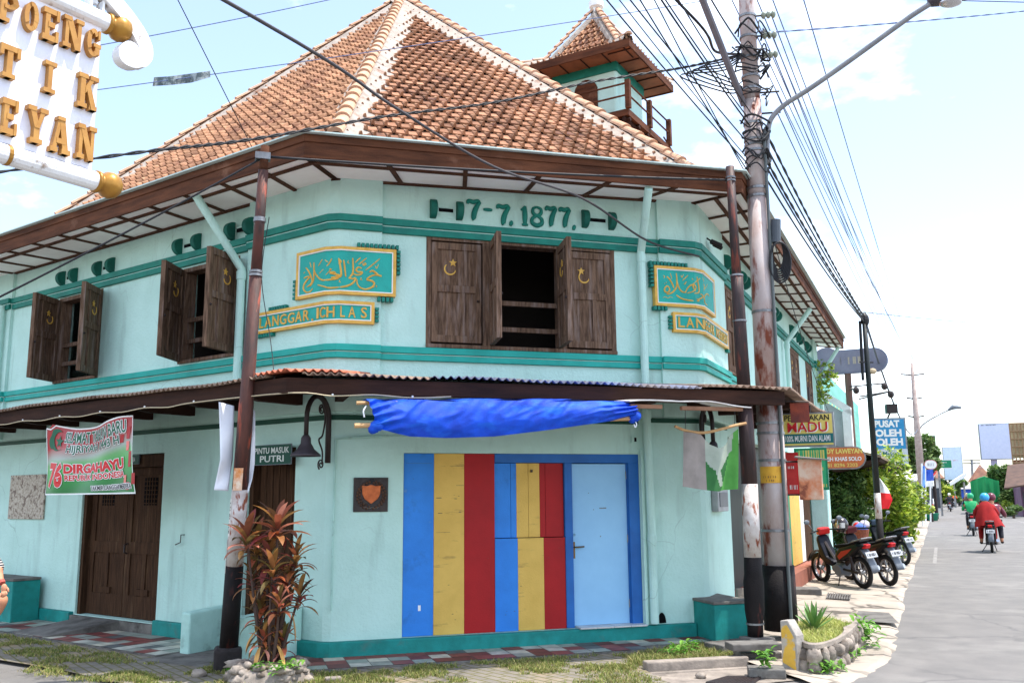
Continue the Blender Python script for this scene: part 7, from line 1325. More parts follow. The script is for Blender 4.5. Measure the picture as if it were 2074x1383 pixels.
ride(2010, 1119, 27, 'black motorcycle carrying two riders nearest on the road', 'person riding in dark maroon with a maroon helmet, in front of the red cloak', m_mh, m_dark, m_mh, None, ('person on the pillion in a wide red cloak and light blue helmet', m_robe, m_robe, m_bh, m_robe))
ride(1972, 1085, 27, 'motorcycle under the rider in green beside the red cloak', 'person riding in a green jacket and green helmet', m_gj, m_dark, m_gh)
ride(1925, 1036, 27, 'small motorcycle with a dark jacketed rider left on the far road', 'person riding far off in a dark jacket and white helmet', m_dark, m_dark, m_white); ride(1934, 1026, 26, 'far motorcycle with a rider in orange', 'person riding far off in an orange jacket', M('orange_cloth', hx(236, 110, 50)), m_dark, m_white)
ride(1962, 1040, 26, 'motorcycle behind the green rider in the shade of traffic', 'person riding in brown with a cream helmet ahead of the green rider', M('brown_cloth', hx(110, 84, 72)), m_dark, M('helmet_cream', hx(220, 206, 150), rough=.3)); ride(2000, 1050, 27, 'motorcycle hidden behind the blue helmet near the truck', 'person riding in black just behind the green truck', m_dark, m_dark, m_blackp)
ride(1908, 1016, 26, 'tiny motorcycle with a rider in orange at the far kerb', 'person riding in orange red at the far kerb', MATS['orange_cloth'], m_dark, m_white); ride(1944, 1019, 26, 'tiny motorcycle near the road end with a dark rider', 'person riding in blue grey near the road end', M('bluegrey_cloth', hx(90, 100, 130)), m_dark, m_bh)
# truck under a green tarpaulin
t = thing('truck', 'flatbed truck covered with a peaked green tarpaulin on the road', 'truck', (0, 0, 0)); B = gp(2000, 1041, -.06); f = Fr((0, 0, 0), V((1, 0, 0)), V((0, 1, 0))); mb = MB(); w_, L_ = 1.12, 5.2
def tp(u, v):                               # tarpaulin over a ridge
    y = -w_ + 2 * w_ * u; e = abs(2 * u - 1); z = 1.15 + (1.65 + .45 * (1 - e) ** .9) ; return V((L_ * v - .05, y, z + .05 * math.sin(v * 20 + u * 9) + (-.0)))
mb.grid(tp, 16, 12)
for s_ in (-1, 1): mb.grid(lambda u, v: V((L_ * u - .05, w_ * s_ * (1 + .02 * math.sin(u * 25) * (1 - v)), 1.05 + (1.75) * v)), 16, 4)
mb.grid(lambda u, v: V((-.05 + .07 * math.sin(u * 24) * (1 - .6 * v), -w_ + 2 * w_ * u, 1.05 + (1.75 + .45 * (1 - abs(2 * u - 1)) ** .9) * v)), 30, 10); mb.build('tarpaulin_cover', M('truck_tarp_green', hx(24, 150, 84), hx(16, 122, 66), rough=.5, scale=1.5, stretch=(1, 3, .6)), t, recalc=False, smooth=False)
mb = MB(); mb.box(f, 0, L_, -w_, w_, .85, 1.1); mb.box(f, 0, L_, -.4, .4, .55, .85); mb.box(f, -.03, 0, -w_, w_, .5, .62); mb.build('bed', M('truck_bed_red', hx(120, 50, 44), rough=.6), t)
mb = MB(); mb.box(f, L_ + .1, L_ + 1.7, -.95, .95, .6, 2.3); mb.build('cab', M('truck_cab', hx(200, 170, 60), rough=.4), t, bevel=.12)
for x, y in ((.9, -.85), (.9, .85), (L_ + .6, -.85), (L_ + .6, .85)): mb = MB(); mb.lathe([(.0, -.14), (.36, -.14), (.42, -.1), (.42, .1), (.36, .14), (0, .14)], (x, y, .42), V((0, 1, 0)), 20); mb.build('wheel', m_rubber, t, smooth=True)
for y in (-.9, .9): mb = MB(); mb.box(f, -.05, .0, y - .12, y + .12, .62, .74); mb.build('tail_light', m_redt, t)
t.location = B; t.rotation_euler = (0, 0, rad(90 - 27)); t.scale = (.92,) * 3
# parked cars far along the left kerb
def car(label, u, v, az, m, s_=1):
    t = thing('parked_car', label, 'car', (0, 0, 0), 'cars parked along the far kerb'); f = Fr((0, 0, 0), V((1, 0, 0)), V((0, 1, 0))); mb = MB()
    side = [(-2.05, .35), (2.05, .35), (2.1, .7), (1.9, .85), (1.1, .95), (.45, 1.45), (-1.3, 1.5), (-1.95, 1.0), (-2.1, .8)]; mb.poly(f, side, -.8, .8); mb.build('body', m, t, bevel=.08); mb = MB()
    for s2 in (-1, 1): mb.poly(Fr((0, .802 * s2, 0), V((1, 0, 0)), V((0, 1, 0))), [(-1.6, 1.0), (.85, 1.0), (.4, 1.38), (-1.25, 1.42)], -.004, .004)
    mb.hexa([V((-1.96, -.65, 1.0)), V((-1.40, -.65, 1.43)), V((-1.40, .65, 1.43)), V((-1.96, .65, 1.0)), V((-1.98, -.65, 1.02)), V((-1.42, -.65, 1.45)), V((-1.42, .65, 1.45)), V((-1.98, .65, 1.02))]); mb.build('window', M('car_glass', hx(30, 36, 40), rough=.15), t)
    for x in (-1.3, 1.3):
        for y in (-.72, .72): mb = MB(); mb.lathe([(0, -.1), (.28, -.1), (.32, -.06), (.32, .06), (.28, .1), (0, .1)], (x, y, .32), V((0, 1, 0)), 18); mb.build('wheel', m_rubber, t, smooth=True)
    for y in (-.62, .62): mb = MB(); mb.box(f, -2.1, -2.06, y - .12, y + .12, .75, .92); mb.build('tail_light', m_redt, t)
    t.location = gp(u, v, -.06); t.rotation_euler = (0, 0, rad(90 - az)); t.scale = (s_,) * 3
car('white car parked at the left kerb beyond the far pole', 1891, 1024, 27, m_white, .85); car('silver car parked close behind the far pole', 1880, 1036, 27, M('silver_paint', hx(170, 176, 180), rough=.3, metal=.5), .8)
# person sitting at the very left edge
t = thing('person', 'person at the left edge in a striped top and shorts, hand over knee', 'person', tuple(gp(-60, 1330, 0))); Y = 9.3; A = lambda u, v, y=Y: aty(u, v, y)
kn = A(9, 1211); hipL = A(-88, 1216, Y + .1); sh = A(-38, 1100, Y); el = A(-4, 1150, Y - .1); wr = A(2, 1181, Y - .2)
J = [(A(-92, 1205, Y + .2), .15, .13), (A(-75, 1130, Y + .15), .16, .13), (A(-62, 1088, Y + .15), .06), (A(-55, 1062, Y + .15), .10)]; E_ = [(0, 1), (1, 2), (2, 3)]
b = len(J); J += [(sh, .065), (el, .045), (wr, .028)]; E_ += [(1, b), (b, b + 1), (b + 1, b + 2)]
b = len(J); J += [(hipL, .10), (kn, .066), (A(-34, 1275, Y + .05), .055), (A(-50, 1325, Y + .05), .04), (A(-30, 1332, Y), .035)]; E_ += [(0, b), (b, b + 1), (b + 1, b + 2), (b + 2, b + 3), (b + 3, b + 4)]
b = len(J); J += [(A(-88, 1216, Y + .45), .10), (A(-14, 1214, Y + .45), .066), (A(-40, 1275, Y + .45), .05), (A(-46, 1318, Y + .45), .04), (A(-26, 1322, Y + .4), .035)]; E_ += [(0, b), (b, b + 1), (b + 1, b + 2), (b + 2, b + 3), (b + 3, b + 4)]
skin_mesh('body', J, E_, m_skin, t, 2)
mb = MB(); pm = A(8, 1191, Y - .22); mb.ball(pm, (.030, .022, .045), 0, 12, 8)
for i, (du, dv, l) in enumerate(((-4, 9, 1.0), (-1, 11, 1.1), (2, 11, 1.05), (5, 9, .85))):
    p0 = A(5 + i * 2.2, 1197, Y - .23); mb.tube([p0, A(5 + i * 2.4 + du * .3, 1197 + 6 * l, Y - .245), A(4 + i * 2.2 + du * .2 - 1.5, 1197 + 11 * l, Y - .235)], [.0095, .009, .007], 8)
mb.tube([A(11, 1187, Y - .21), A(16, 1192, Y - .22), A(17, 1198, Y - .23)], [.011, .010, .008], 8); mb.build('hand', m_skin, t, smooth=True)
ms = M('striped_cloth', hx(60, 60, 72), rough=.9); nt = ms.node_tree; wv = nt.nodes.new('ShaderNodeTexWave'); wv.bands_direction = 'Z'; wv.inputs['Scale'].default_value = 14; cr_ = nt.nodes.new('ShaderNodeValToRGB'); cr_.color_ramp.elements[0].position = .6; cr_.color_ramp.elements[0].color = hx(44, 44, 58); cr_.color_ramp.elements[1].position = .7; cr_.color_ramp.elements[1].color = hx(196, 190, 180); tcx = nt.nodes.new('ShaderNodeTexCoord'); nt.links.new(tcx.outputs['Object'], wv.inputs[0]); nt.links.new(wv.outputs['Fac'], cr_.inputs[0]); nt.links.new(cr_.outputs[0], nt.nodes['Principled BSDF'].inputs['Base Color'])
skin_mesh('top', [(A(-92, 1195, Y + .2), .165, .15), (A(-75, 1130, Y + .15), .175, .15), (sh, .085), (A(-16, 1135, Y - .05), .075), (A(0, 1158, Y - .11), .068)], [(0, 1), (1, 2), (2, 3), (3, 4)], ms, t); skin_mesh('shorts', [(A(-92, 1208, Y + .2), .15, .14), (hipL, .12), (A(-30, 1214, Y + .02), .095), (A(-88, 1216, Y + .45), .12), (A(-40, 1214, Y + .45), .09)], [(0, 1), (1, 2), (0, 3), (3, 4)], m_dark, t)
mb = MB(); mb.tube([A(2, 1176, Y - .19), A(4, 1181, Y - .2)], .033, 12); mb.build('bracelet', M('bracelet_red', hx(190, 90, 80)), t); mb = MB(); mb.ball(A(-56, 1056, Y + .18), (.11, .12, .12), 0, 14, 10); mb.build('hair', m_blackp, t, smooth=True)
t = thing('stool', 'plain wooden stool under the person at the left edge', 'stool', tuple(gp(-95, 1330, 0))); mb = MB(); c = A(-95, 1235, Y + .25); fr = Fr(c, V((1, 0, 0)), V((0, -1, 0))); mb.box(fr, -.2, .2, -.3, .3, c.z - .05, c.z - .01); mb.build('seat', m_fascia, t)
for x in (-.17, .17):
    for y in (-.26, .26): mb = MB(); mb.box(fr, x - .02, x + .02, y - .02, y + .02, -.05, c.z - .05); mb.build('leg', m_fascia, t)
# ------------------------------------------------------------------ plants, grass, stone planters
def lance(mb, p, az, el0, L, w, bend, segs=6, fold=.35):
    d = V((math.sin(az), math.cos(az), 0)); s_ = V((d.y, -d.x, 0)); pos = V(p); el = el0; prev = None; rows = []
    for i in range(segs + 1):
        f = i / segs; ww = w * (math.sin(math.pi * min(1, f * .9 + .08)) ** .8) if i < segs else .001; up = V((0, 0, 1)) * math.cos(el) - d * math.sin(el)
        rows.append((pos - s_ * ww + up * ww * fold, pos.copy(), pos + s_ * ww + up * ww * fold)); pos = pos + (d * math.cos(el) + V((0, 0, 1)) * math.sin(el)) * (L / segs); el -= bend / segs
    vs = [q for r in rows for q in r]; mb.add(vs, [(3 * i + j, 3 * i + j + 1, 3 * i + j + 4, 3 * i + j + 3) for i in range(segs) for j in (0, 1)])
o = gp(545, 1345, 0.11)
t = thing('cordyline', 'tall red leaved plant on thin canes in a ring of stones', 'plant', tuple(o)); lf, cn, yl = MB(), MB(), MB()
px = lambda u, v, dy=0: aty(u, v, o.y + dy)
for (u, v, dy, n, L, sp, b0) in ((500, 1088, -.05, 13, .38, 1.0, 534), (563, 1062, .0, 17, .42, 1.0, 548), (520, 1100, .15, 12, .34, .9, 540), (600, 1125, .05, 12, .30, .8, 556), (553, 1150, -.12, 14, .30, .8, 546), (512, 1165, .1, 12, .28, .8, 538), (590, 1165, .1, 12, .28, .8, 552), (608, 1200, -.02, 11, .27, .7, 560), (566, 1215, -.15, 13, .27, .7, 550), (528, 1235, .05, 12, .26, .6, 540), (560, 1262, .1, 10, .25, .6, 552), (534, 1282, -.1, 10, .22, .6, 538), (575, 1290, .0, 9, .22, .6, 560), (545, 1120, .1, 12, .32, .8, 548), (580, 1185, .2, 12, .3, .8, 555), (545, 1195, .12, 12, .3, .8, 548)):
    c = px(u, v, dy); b = px(b0, 1345, dy * .6); b.z = .05; cn.tube(spline([b, b.lerp(c, .5) + V((rnd.uniform(-.03, .03), 0, 0)), c], 5), [.017] * 6 + [.012] * 5, 7)
    for i in range(int(n * 1.5)):
        f = i / n / 1.5; az = i * 2.4 + rnd.uniform(-.3, .3); el = rad(78 - 75 * f + rnd.uniform(-10, 10)); ll = L * rnd.uniform(.7, 1.05) * .88; lance(lf, c - V((0, 0, .16 * f)), az, el, ll, .033 * L / .36 * rnd.uniform(.8, 1.2), rad(40 + 60 * f) * rnd.uniform(.6, 1.2))
for i in range(16): c = px(545 + rnd.uniform(-22, 30), rnd.uniform(1270, 1330), rnd.uniform(-.1, .1)); lance(yl, c, rnd.uniform(0, 6.3), rad(-40), .25, .022, rad(40))
lance(yl, px(592, 1245, -.1), 1.5, rad(-80), .26, .03, .1)
lf.build('foliage', m_ti, t, recalc=False, smooth=True); yl.build('withered_leaves', MR('withered_leaf', [hx(190, 140, 70), hx(206, 160, 90), hx(150, 100, 56)]), t, recalc=False); cn.build('canes', M('cane_bark', hx(74, 56, 48)), t, smooth=True)
t = thing('stone_planter', 'ring planter of pale cobbles around the red leaved plant', 'planter', tuple(gp(545, 1365, 0))); c0 = gp(546, 1360, 0.06); c0.z = 0; mb = MB(); r2 = random.Random(9)
for ring, (R_, z, s0, nk) in enumerate(((.35, .02, .07, 21), (.33, .10, .062, 19), (.27, .14, .055, 11))):
    for k in range(nk): a = 2 * math.pi * (k + .5 * ring) / nk + r2.uniform(-.1, .1); s_ = s0 * r2.uniform(.55, 1.25); mb.ball(c0 + V(((R_ + r2.uniform(-.02, .02)) * math.cos(a), R_ * .95 * math.sin(a), z + r2.uniform(-.03, .03))), (s_ * r2.uniform(.8, 1.35), s_ * r2.uniform(.8, 1.2), s_ * r2.uniform(.45, .8)), 0, 9, 6, .3)
mb.build('cobbles', m_stone, t, smooth=True); mb = MB(); mb.lathe([(.0, .12), (.24, .12), (.33, .11), (.375, .03), (.39, -.05)], c0, k=20); mb.build('mortar_core', m_conc, t, smooth=True); mb = MB(); mb.lathe([(0, .145), (.24, .135)], c0, k=16); mb.build('soil', m_earth, t)
# corner bed with rubble stone wall
t = thing('rubble_planter', 'curved planting bed with a rubble stone wall and concrete cap at the corner', 'planter', tuple(gp(1690, 1330, 0)))
wp = [gp(u, v, 0) for u, v in ((1616, 1345), (1640, 1356), (1668, 1355), (1700, 1343), (1724, 1326), (1739, 1308), (1741, 1296))]; back = [gp(u, v, 0) for u, v in ((1724, 1292), (1690, 1282), (1640, 1280), (1605, 1294))]
cen = sum(wp + back, V()) / (len(wp) + len(back)); mb = MB(); H_ = .19
cap = spline(wp, 4); inn = [p + (cen - p).normalized() * .11 for p in cap]; k = len(cap)
mb.add([p + V((0, 0, H_)) for p in cap] + [p + V((0, 0, H_)) for p in inn] + [p + V((0, 0, H_ + .05)) for p in cap] + [p + V((0, 0, H_ + .05)) for p in inn], [f for i in range(k - 1) for f in ((i, i + 1, k + i + 1, k + i), (2 * k + i, 2 * k + i + 1, 3 * k + i + 1, 3 * k + i), (i, i + 1, 2 * k + i + 1, 2 * k + i), (k + i, k + i + 1, 3 * k + i + 1, 3 * k + i))] + [(0, k, 3 * k, 2 * k), (k - 1, 2 * k - 1, 4 * k - 1, 3 * k - 1)])
mb.build('cap', m_conc, t, bevel=.008); mb = MB(); q = [p + (cen - p).normalized() * .05 for p in cap]; mb.add([p + V((0, 0, -.08)) for p in q] + [p + V((0, 0, H_)) for p in q], [(i, i + 1, k + i + 1, k + i) for i in range(k - 1)]); mb.build('mortar_wall', m_concd, t, recalc=False); mb = MB(); r2 = random.Random(5)
L = [0]; 
for i in range(k - 1): L.append(L[-1] + (cap[i + 1] - cap[i]).length)
s_ = .04
while s_ < L[-1]:
    i = max(j for j in range(k - 1) if L[j] <= s_); p = cap[i].lerp(cap[i + 1], (s_ - L[i]) / (L[i + 1] - L[i])); st_ = r2.uniform(.10, .19)
    for z in (.02, .13): mb.ball(p + (cen - p).normalized() * .03 + V((0, 0, z + r2.uniform(-.02, .02))), (st_ * r2.uniform(.42, .55), .06, .085 * r2.uniform(.7, 1.15)), 0, 12, 8, .14)
    s_ += st_
mb.build('rubble_stones', m_stone, t, smooth=True); mb = MB(); mb.quad([p + V((0, 0, H_ - .02)) for p in wp + back]); mb.build('soil', m_earth, t, recalc=False)
ag = gp(1648, 1268, .17); ag = aty(1649, 1276, cen.y + .1)
t = thing('agave', 'spiky green agave in the corner bed', 'plant', tuple(ag)); mb = MB()
for i in range(22): lance(mb, ag + V((0, 0, .0)), i * 2.4, rad(82 - 62 * i / 22), .30 * rnd.uniform(.85, 1.1), .026, rad(-6), 5, .4)
mb.build('rosette', m_agave, t, recalc=False, smooth=True)
def tuft(mb, p, n, h, r, w=.006):
    for i in range(n):
        a, q = rnd.uniform(0, 6.28), r * math.sqrt(rnd.random()); b = V(p) + V((q * math.cos(a), q * math.sin(a), 0)); l = h * rnd.uniform(.5, 1.2); d = V((rnd.gauss(0, .5), rnd.gauss(0, .5), 1)).normalized(); s_ = V((rnd.gauss(0, 1), rnd.gauss(0, 1), 0)).normalized() * w; tip = b + d * l + V((d.x, d.y, -.4)) * l * .35
        m_ = b + d * l * .55; mb.add([b - s_, b + s_, m_ + s_ * .7, m_ - s_ * .7, tip], [(0, 1, 2, 3), (3, 2, 4)])
def inpoly(p, poly):
    c = False
    for a, b in zip(poly, poly[1:] + poly[:1]):
        if (a.y > p.y) != (b.y > p.y) and p.x < (b.x - a.x) * (p.y - a.y) / (b.y - a.y) + a.x: c = not c
    return c
from mathutils import noise as mnoise
mb = MB()
def scatter(poly, n, h, thr=0., r=.05, per=7, fs=1.6):
    x0, x1 = min(p.x for p in poly), max(p.x for p in poly); y0, y1 = min(p.y for p in poly), max(p.y for p in poly); k = 0; tries = 0
    while k < n and tries < n * 30:
        tries += 1; p = V((rnd.uniform(x0, x1), rnd.uniform(y0, y1), -.022))
        if not inpoly(p, poly) or mnoise.noise(p * fs) + .35 * mnoise.noise(p * fs * 3.7) < thr: continue
        tuft(mb, p, per, h * rnd.uniform(.5, 1.25), r, .005); k += 1
Lp = lambda t, n: LF.p(t, n, 0)
scatter([Lp(9, 1.0), Lp(2.0, 1.05), Lp(1.4, 1.3), Lp(.6, 1.9), Lp(1.2, 2.2), Lp(9, 2.0)], 2000, .045, -.02)
scatter([gp(200, 1345), gp(440, 1330), gp(480, 1382), gp(480, 1420), gp(300, 1388)], 800, .045, -.02)
scatter([gp(440, 1375), gp(620, 1370), gp(760, 1385), gp(760, 1440), gp(440, 1440)], 900, .07, -.35)
scatter([FF.p(-.4, .78, 0), FF.p(3.2, .78, 0), FF.p(3.2, 1.6, 0), FF.p(-.4, 1.7, 0)], 1300, .05, .06)
scatter([gp(1090, 1372), gp(1300, 1326), gp(1310, 1352), gp(1390, 1396), gp(1100, 1430)], 500, .05, .0)
scatter([gp(1270, 1330), gp(1335, 1312), gp(1420, 1303), gp(1500, 1312), gp(1500, 1323), gp(1320, 1347)], 1300, .075, -.4, .06, 8)
scatter([gp(620, 1372), gp(1090, 1372), gp(1090, 1440), gp(620, 1440)], 700, .04, .02)
struct(mb.build('grass', m_grass, recalc=False), 'stuff')
mb = MB(); n0 = len(mb.v); bed = [p + (cen - p) * .2 for p in wp + back]
x0, x1 = min(p.x for p in bed), max(p.x for p in bed); y0, y1 = min(p.y for p in bed), max(p.y for p in bed); k = 0
while k < 520:
    p = V((rnd.uniform(x0, x1), rnd.uniform(y0, y1), H_ - .02))
    if inpoly(p, bed): tuft(mb, p, 7, .085, .05, .004); k += 1
struct(mb.build('bed_grass', m_bedg, recalc=False), 'stuff')
def weed(label, pts, r, n, s_, tall=False):
    t = thing('weed', label, 'weed', tuple(pts[0])); mb = MB()
    for p in pts:
        for i in range(n): a = rnd.uniform(0, 6.28); q = V(p) + V((rnd.gauss(0, r * .5), rnd.gauss(0, r * .5), rnd.uniform(0, r * (2.2 if tall else .9)))); lance(mb, q, a, rad(rnd.uniform(0, 60)), s_ * rnd.uniform(.7, 1.2), s_ * .22, rad(70), 3)
    mb.build('foliage', m_weed, t, recalc=False)
weed('low leafy weed sprawling at the foot of the rubble wall', [gp(1675, 1362, -.03), gp(1690, 1356, -.03), gp(1660, 1362, -.03)], .10, 34, .08); weed('upright bright weed at the right end of the rubble wall', [gp(1752, 1308, -.03), gp(1748, 1300, -.02), gp(1758, 1312, -.03)], .13, 30, .11, True); weed('yellowing grass weed along the side of the rubble wall', [gp(1722, 1338, -.03), gp(1735, 1326, -.03)], .09, 26, .07)
weed('green weed patch in the grass beside the right bench', [gp(1370, 1330, -.02), gp(1400, 1322, -.02)], .12, 40, .09); weed('dry grass weed sprouting on the rubble heap', [gp(1550, 1352, .04)], .07, 30, .10, True); weed('leafy weed growing among the cobbles of the ring planter', [gp(560, 1362, .12), gp(520, 1358, .12), gp(590, 1355, .12)], .07, 24, .07); weed('small weed at the base of the black pole footing', [gp(500, 1345, -.02), gp(478, 1366, -.02)], .07, 26, .08)
# ------------------------------------------------------------------ hanging sign at top left
sf = pfr(196, 200, 5.7, 34); aR, zT = sf.pf(203, 50); _, zB_ = sf.pf(190, 346); aR = sf.pf(196, 200)[0]
if sf.d.y < 0: pass
aL = aR - 2.3
t = thing('hanging_sign', 'white hanging sign with raised gold slab letters under a scrolled bracket', 'sign', tuple(sf.p(aR, 0, zB_)))
m_sw = M('sign_white', hx(232, 232, 240), hx(220, 220, 232), rough=.6, scale=3, col4=hx(176, 170, 168), s4=(.66, .8), scale4=5, st4=(2, 2, .12), bump=.1); m_goldl = M('gold_letter_paint', hx(186, 136, 66), hx(166, 114, 50), rough=.5, scale=8); m_goldb = M('gold_ball_paint', hx(176, 128, 52), hx(150, 104, 40), rough=.35, scale=6, metal=.3)
m_rod = M('chipped_white_rod', hx(236, 236, 238), hx(224, 222, 222), rough=.4, scale=6, col3=hx(140, 116, 96), s3=(.6, .68), scale3=7, bump=.2)
mb = MB(); mb.box(sf, aL, aR, -.03, 0, zB_, zT); mb.build('panel', m_sw, t, bevel=.004)
for z, ae in ((zT + .035, aR + .03), (zB_ - .065, aR + .03)):
    mb = MB(); mb.tube([sf.p(aL, -.01, z), sf.p(ae, -.01, z)], .062, 16); r_ = mb.build('rod', m_rod, t, smooth=False); mb = MB(); c = sf.p(ae, -.01, z); mb.lathe([(.062, 0), (.074, .005), (.074, .025), (.05, .03), (.06, .045), (.085, .075), (.09, .11), (.078, .15), (.045, .178), (.001, .188)], c, sf.d, 20); mb.build('gold_finial', m_goldb, r_, smooth=True)
    mb = MB(); mb.lathe([(.064, 0), (.066, .005), (.066, .02), (.064, .025)], sf.p(aR - .55, -.01, z), sf.d, 16); mb.build('joint_ring', m_goldb, r_)
R4 = lambda x0, y0, x1, y1: [(x0, y0), (x1, y0), (x1, y1), (x0, y1)]
def ring(x0, x1, tx, ty, a0=0, a1=360, cy=.5, ry=.5):
    k = 20; cx, rx = (x0 + x1) / 2, (x1 - x0) / 2; out = []
    for i in range(k):
        p, q = rad(a0 + (a1 - a0) * i / k), rad(a0 + (a1 - a0) * (i + 1) / k)
        out.append([(cx + rx * math.cos(p), cy + ry * math.sin(p)), (cx + rx * math.cos(q), cy + ry * math.sin(q)), (cx + (rx - tx) * math.cos(q), cy + (ry - ty) * math.sin(q)), (cx + (rx - tx) * math.cos(p), cy + (ry - ty) * math.sin(p))])
    return out
SL = {'E': [R4(.14, 0, .42, 1), R4(0, 0, .95, .17), R4(0, .83, .95, 1), R4(.3, .42, .72, .58), R4(.78, 0, .96, .34), R4(.78, .66, .96, 1)],
 'N': [R4(.10, 0, .28, 1), R4(.72, .0, .90, 1), [(.08, 1), (.38, 1), (.92, 0), (.62, 0)], R4(0, 0, .40, .13), R4(0, .87, .36, 1), R4(.6, .87, 1, 1)],
 'O': ring(.05, .95, .28, .15), 'G': ring(.05, .93, .28, .15, 40, 330) + [R4(.62, .1, .92, .46), R4(.5, .36, 1, .49), R4(.78, .66, .92, .98)], 'P': [R4(.14, 0, .42, 1), R4(0, 0, .58, .14)] + ring(.0, .95, .27, .14, -90, 90, .73, .27) + [R4(0, .86, .5, 1), R4(.3, .46, .5, .6)],
 'T': [R4(.36, 0, .64, 1), R4(.18, 0, .82, .13), R4(0, .83, 1, 1), R4(0, .66, .17, 1), R4(.83, .66, 1, 1)], 'I': [R4(.32, 0, .68, 1), R4(.0, 0, 1, .13), R4(0, .87, 1, 1)],
 'K': [R4(.12, 0, .36, 1), R4(0, 0, .48, .13), R4(0, .87, .48, 1), [(.36, .42), (.36, .62), (.66, 1), (.9, 1)], [(.42, .55), (.58, .72), (.98, 0), (.7, 0)], R4(.56, .87, 1, 1), R4(.6, 0, 1, .13)],
 'Y': [R4(.36, 0, .64, .5), R4(.2, 0, .8, .13), [(.06, 1), (.34, 1), (.62, .42), (.38, .42)], [(.68, 1), (.9, 1), (.62, .42), (.44, .42)], R4(0, .87, .42, 1), R4(.6, .87, 1, 1)],
 'A': [[(.06, 0), (.26, 0), (.54, 1), (.36, 1)], [(.64, 0), (.92, 0), (.64, 1), (.36, 1)], R4(.28, .26, .74, .4), R4(0, 0, .36, .13), R4(.56, 0, 1, .13), R4(.28, .9, .66, 1)]}
def slab_letter(chr_, u0, u1, v0, v1):
    uc, vc = (u0 + u1) / 2, (v0 + v1) / 2; a0, _ = sf.pf(u0, vc); a1, _ = sf.pf(u1, vc); _, z1 = sf.pf(uc, v0); _, z0 = sf.pf(uc, v1); mb = MB()
    for i, pl_ in enumerate(SL[chr_]): mb.poly(sf, [(a0 + (a1 - a0) * x, z0 + (z1 - z0) * y) for x, y in pl_], .0, .042 + .0012 * (i % 6))
    mb.build('letter', m_goldl, t)
for L in (('P', -12, 33, -8, 50), ('O', 40, 74, 8, 68), ('E', 80, 114, 22, 88), ('N', 121, 162, 40, 104), ('G', 167, 198, 62, 119), ('M', 0, 0, 0, 0), ('T', -8, 34, 96, 162), ('I', 83, 107, 128, 192), ('K', 151, 191, 155, 224), ('E', -4, 30, 204, 276), ('Y', 47, 89, 220, 294), ('A', 96, 137, 240, 314), ('N', 149, 187, 257, 327)):
    if L[0] in SL: slab_letter(*L)
t2 = thing('sign_bracket', 'white scrolled iron bracket curling above the gold lettered sign', 'bracket', tuple(sf.p(aR + .3, 0, zT))); bp = [(140, -60), (180, -40), (214, -12), (240, 18), (262, 46), (280, 74), (290, 98), (291, 118), (280, 128), (262, 128), (249, 119), (246, 106), (252, 97), (262, 96)]; wd = [26, 26, 26, 26, 26, 26, 27, 27, 22, 20, 20, 20, 20, 16]
sp = spline([V((x, y, 0)) for x, y in bp], 5); k = len(sp); Lh, Rh = [], []
for i, p in enumerate(sp):
    d = (sp[min(i + 1, k - 1)] - sp[max(i - 1, 0)]).normalized(); w_ = wd[min(int(i / 5), len(wd) - 1)] / 2; nn = V((-d.y, d.x, 0)) * w_; Lh.append(sf.pf((p + nn).x, (p + nn).y, .02)); Rh.append(sf.pf((p - nn).x, (p - nn).y, .02))
mb = MB(); vs = []
for i in range(k): vs += [sf.p(Lh[i][0], .05, Lh[i][1]), sf.p(Rh[i][0], .05, Rh[i][1]), sf.p(Rh[i][0], -.03, Rh[i][1]), sf.p(Lh[i][0], -.03, Lh[i][1])]
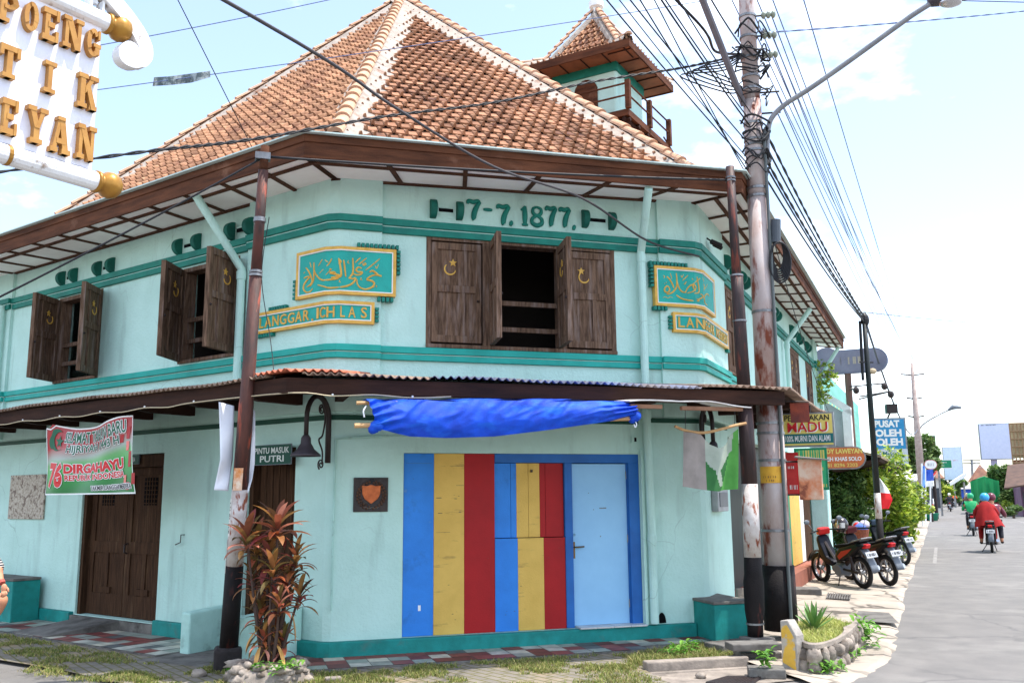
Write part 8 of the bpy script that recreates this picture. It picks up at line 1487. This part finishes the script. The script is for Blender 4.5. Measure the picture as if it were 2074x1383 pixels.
mb.add(vs, [(4 * i + j, 4 * i + (j + 1) % 4, 4 * i + 4 + (j + 1) % 4, 4 * i + 4 + j) for i in range(k - 1) for j in range(4)] + [(0, 1, 2, 3), (4 * k - 4, 4 * k - 3, 4 * k - 2, 4 * k - 1)]); mb.build('scroll', m_rod, t2)
mb = MB(); c = sf.pf(262, 108, .02); mb.lathe([(.075, -.028), (.075, .048), (.001, .049)], sf.p(c[0], 0, c[1]), sf.n, 20); mb.build('scroll_eye', m_rod, t2); mb = MB(); a, z = sf.pf(193, 14); mb.tube([sf.p(a, -.01, z + .02), sf.p(a, -.01, z + .35)], .02, 8); mb.box(sf, a - .05, a - .035, -.05, .03, zT + .02, zT + .16); mb.box(sf, a + .035, a + .05, -.05, .03, zT + .02, zT + .16); mb.build('shackle', m_rod, t2)
# ------------------------------------------------------------------ countable pieces of one kind become parts of their own
def split_pieces(names):
    for o in [o for o in S.objects if o.type == 'MESH' and o.name.split('.')[0] in names and o.parent]:
        me = o.data; par = list(range(len(me.vertices)))
        def find(i):
            while par[i] != i: par[i] = par[par[i]]; i = par[i]
            return i
        for e in me.edges: a, b = find(e.vertices[0]), find(e.vertices[1]); par[a] = b
        isl = {}
        for p in me.polygons: isl.setdefault(find(p.vertices[0]), []).append(p)
        if len(isl) < 2: continue
        first = True; mats = list(me.materials)
        for k, ps in isl.items():
            ids = sorted({v for p in ps for v in p.vertices}); mp_ = {v: i for i, v in enumerate(ids)}
            m2 = bpy.data.meshes.new(me.name); m2.from_pydata([tuple(me.vertices[v].co) for v in ids], [], [[mp_[v] for v in p.vertices] for p in ps])
            for mt in mats: m2.materials.append(mt)
            m2.polygons.foreach_set('material_index', [p.material_index for p in ps]); m2.polygons.foreach_set('use_smooth', [p.use_smooth for p in ps])
            if first: keep = m2; first = False
            else:
                c = o.copy(); c.data = m2; S.collection.objects.link(c); c.parent = o.parent
        o.data = keep
split_pieces({'clamp_band', 'clamp', 'balcony_post', 'dentil_trim', 'plinth', 'cross_arm', 'pin_arm', 'string', 'hanger', 'deck_joist', 'safety_rail', 'balcony_rail', 'fixing_screw', 'timber', 'bamboo_pole', 'cord', 'post', 'landing_rail', 'bracket', 'lamp_bracket', 'kickstand', 'insulator', 'print_ornament'})
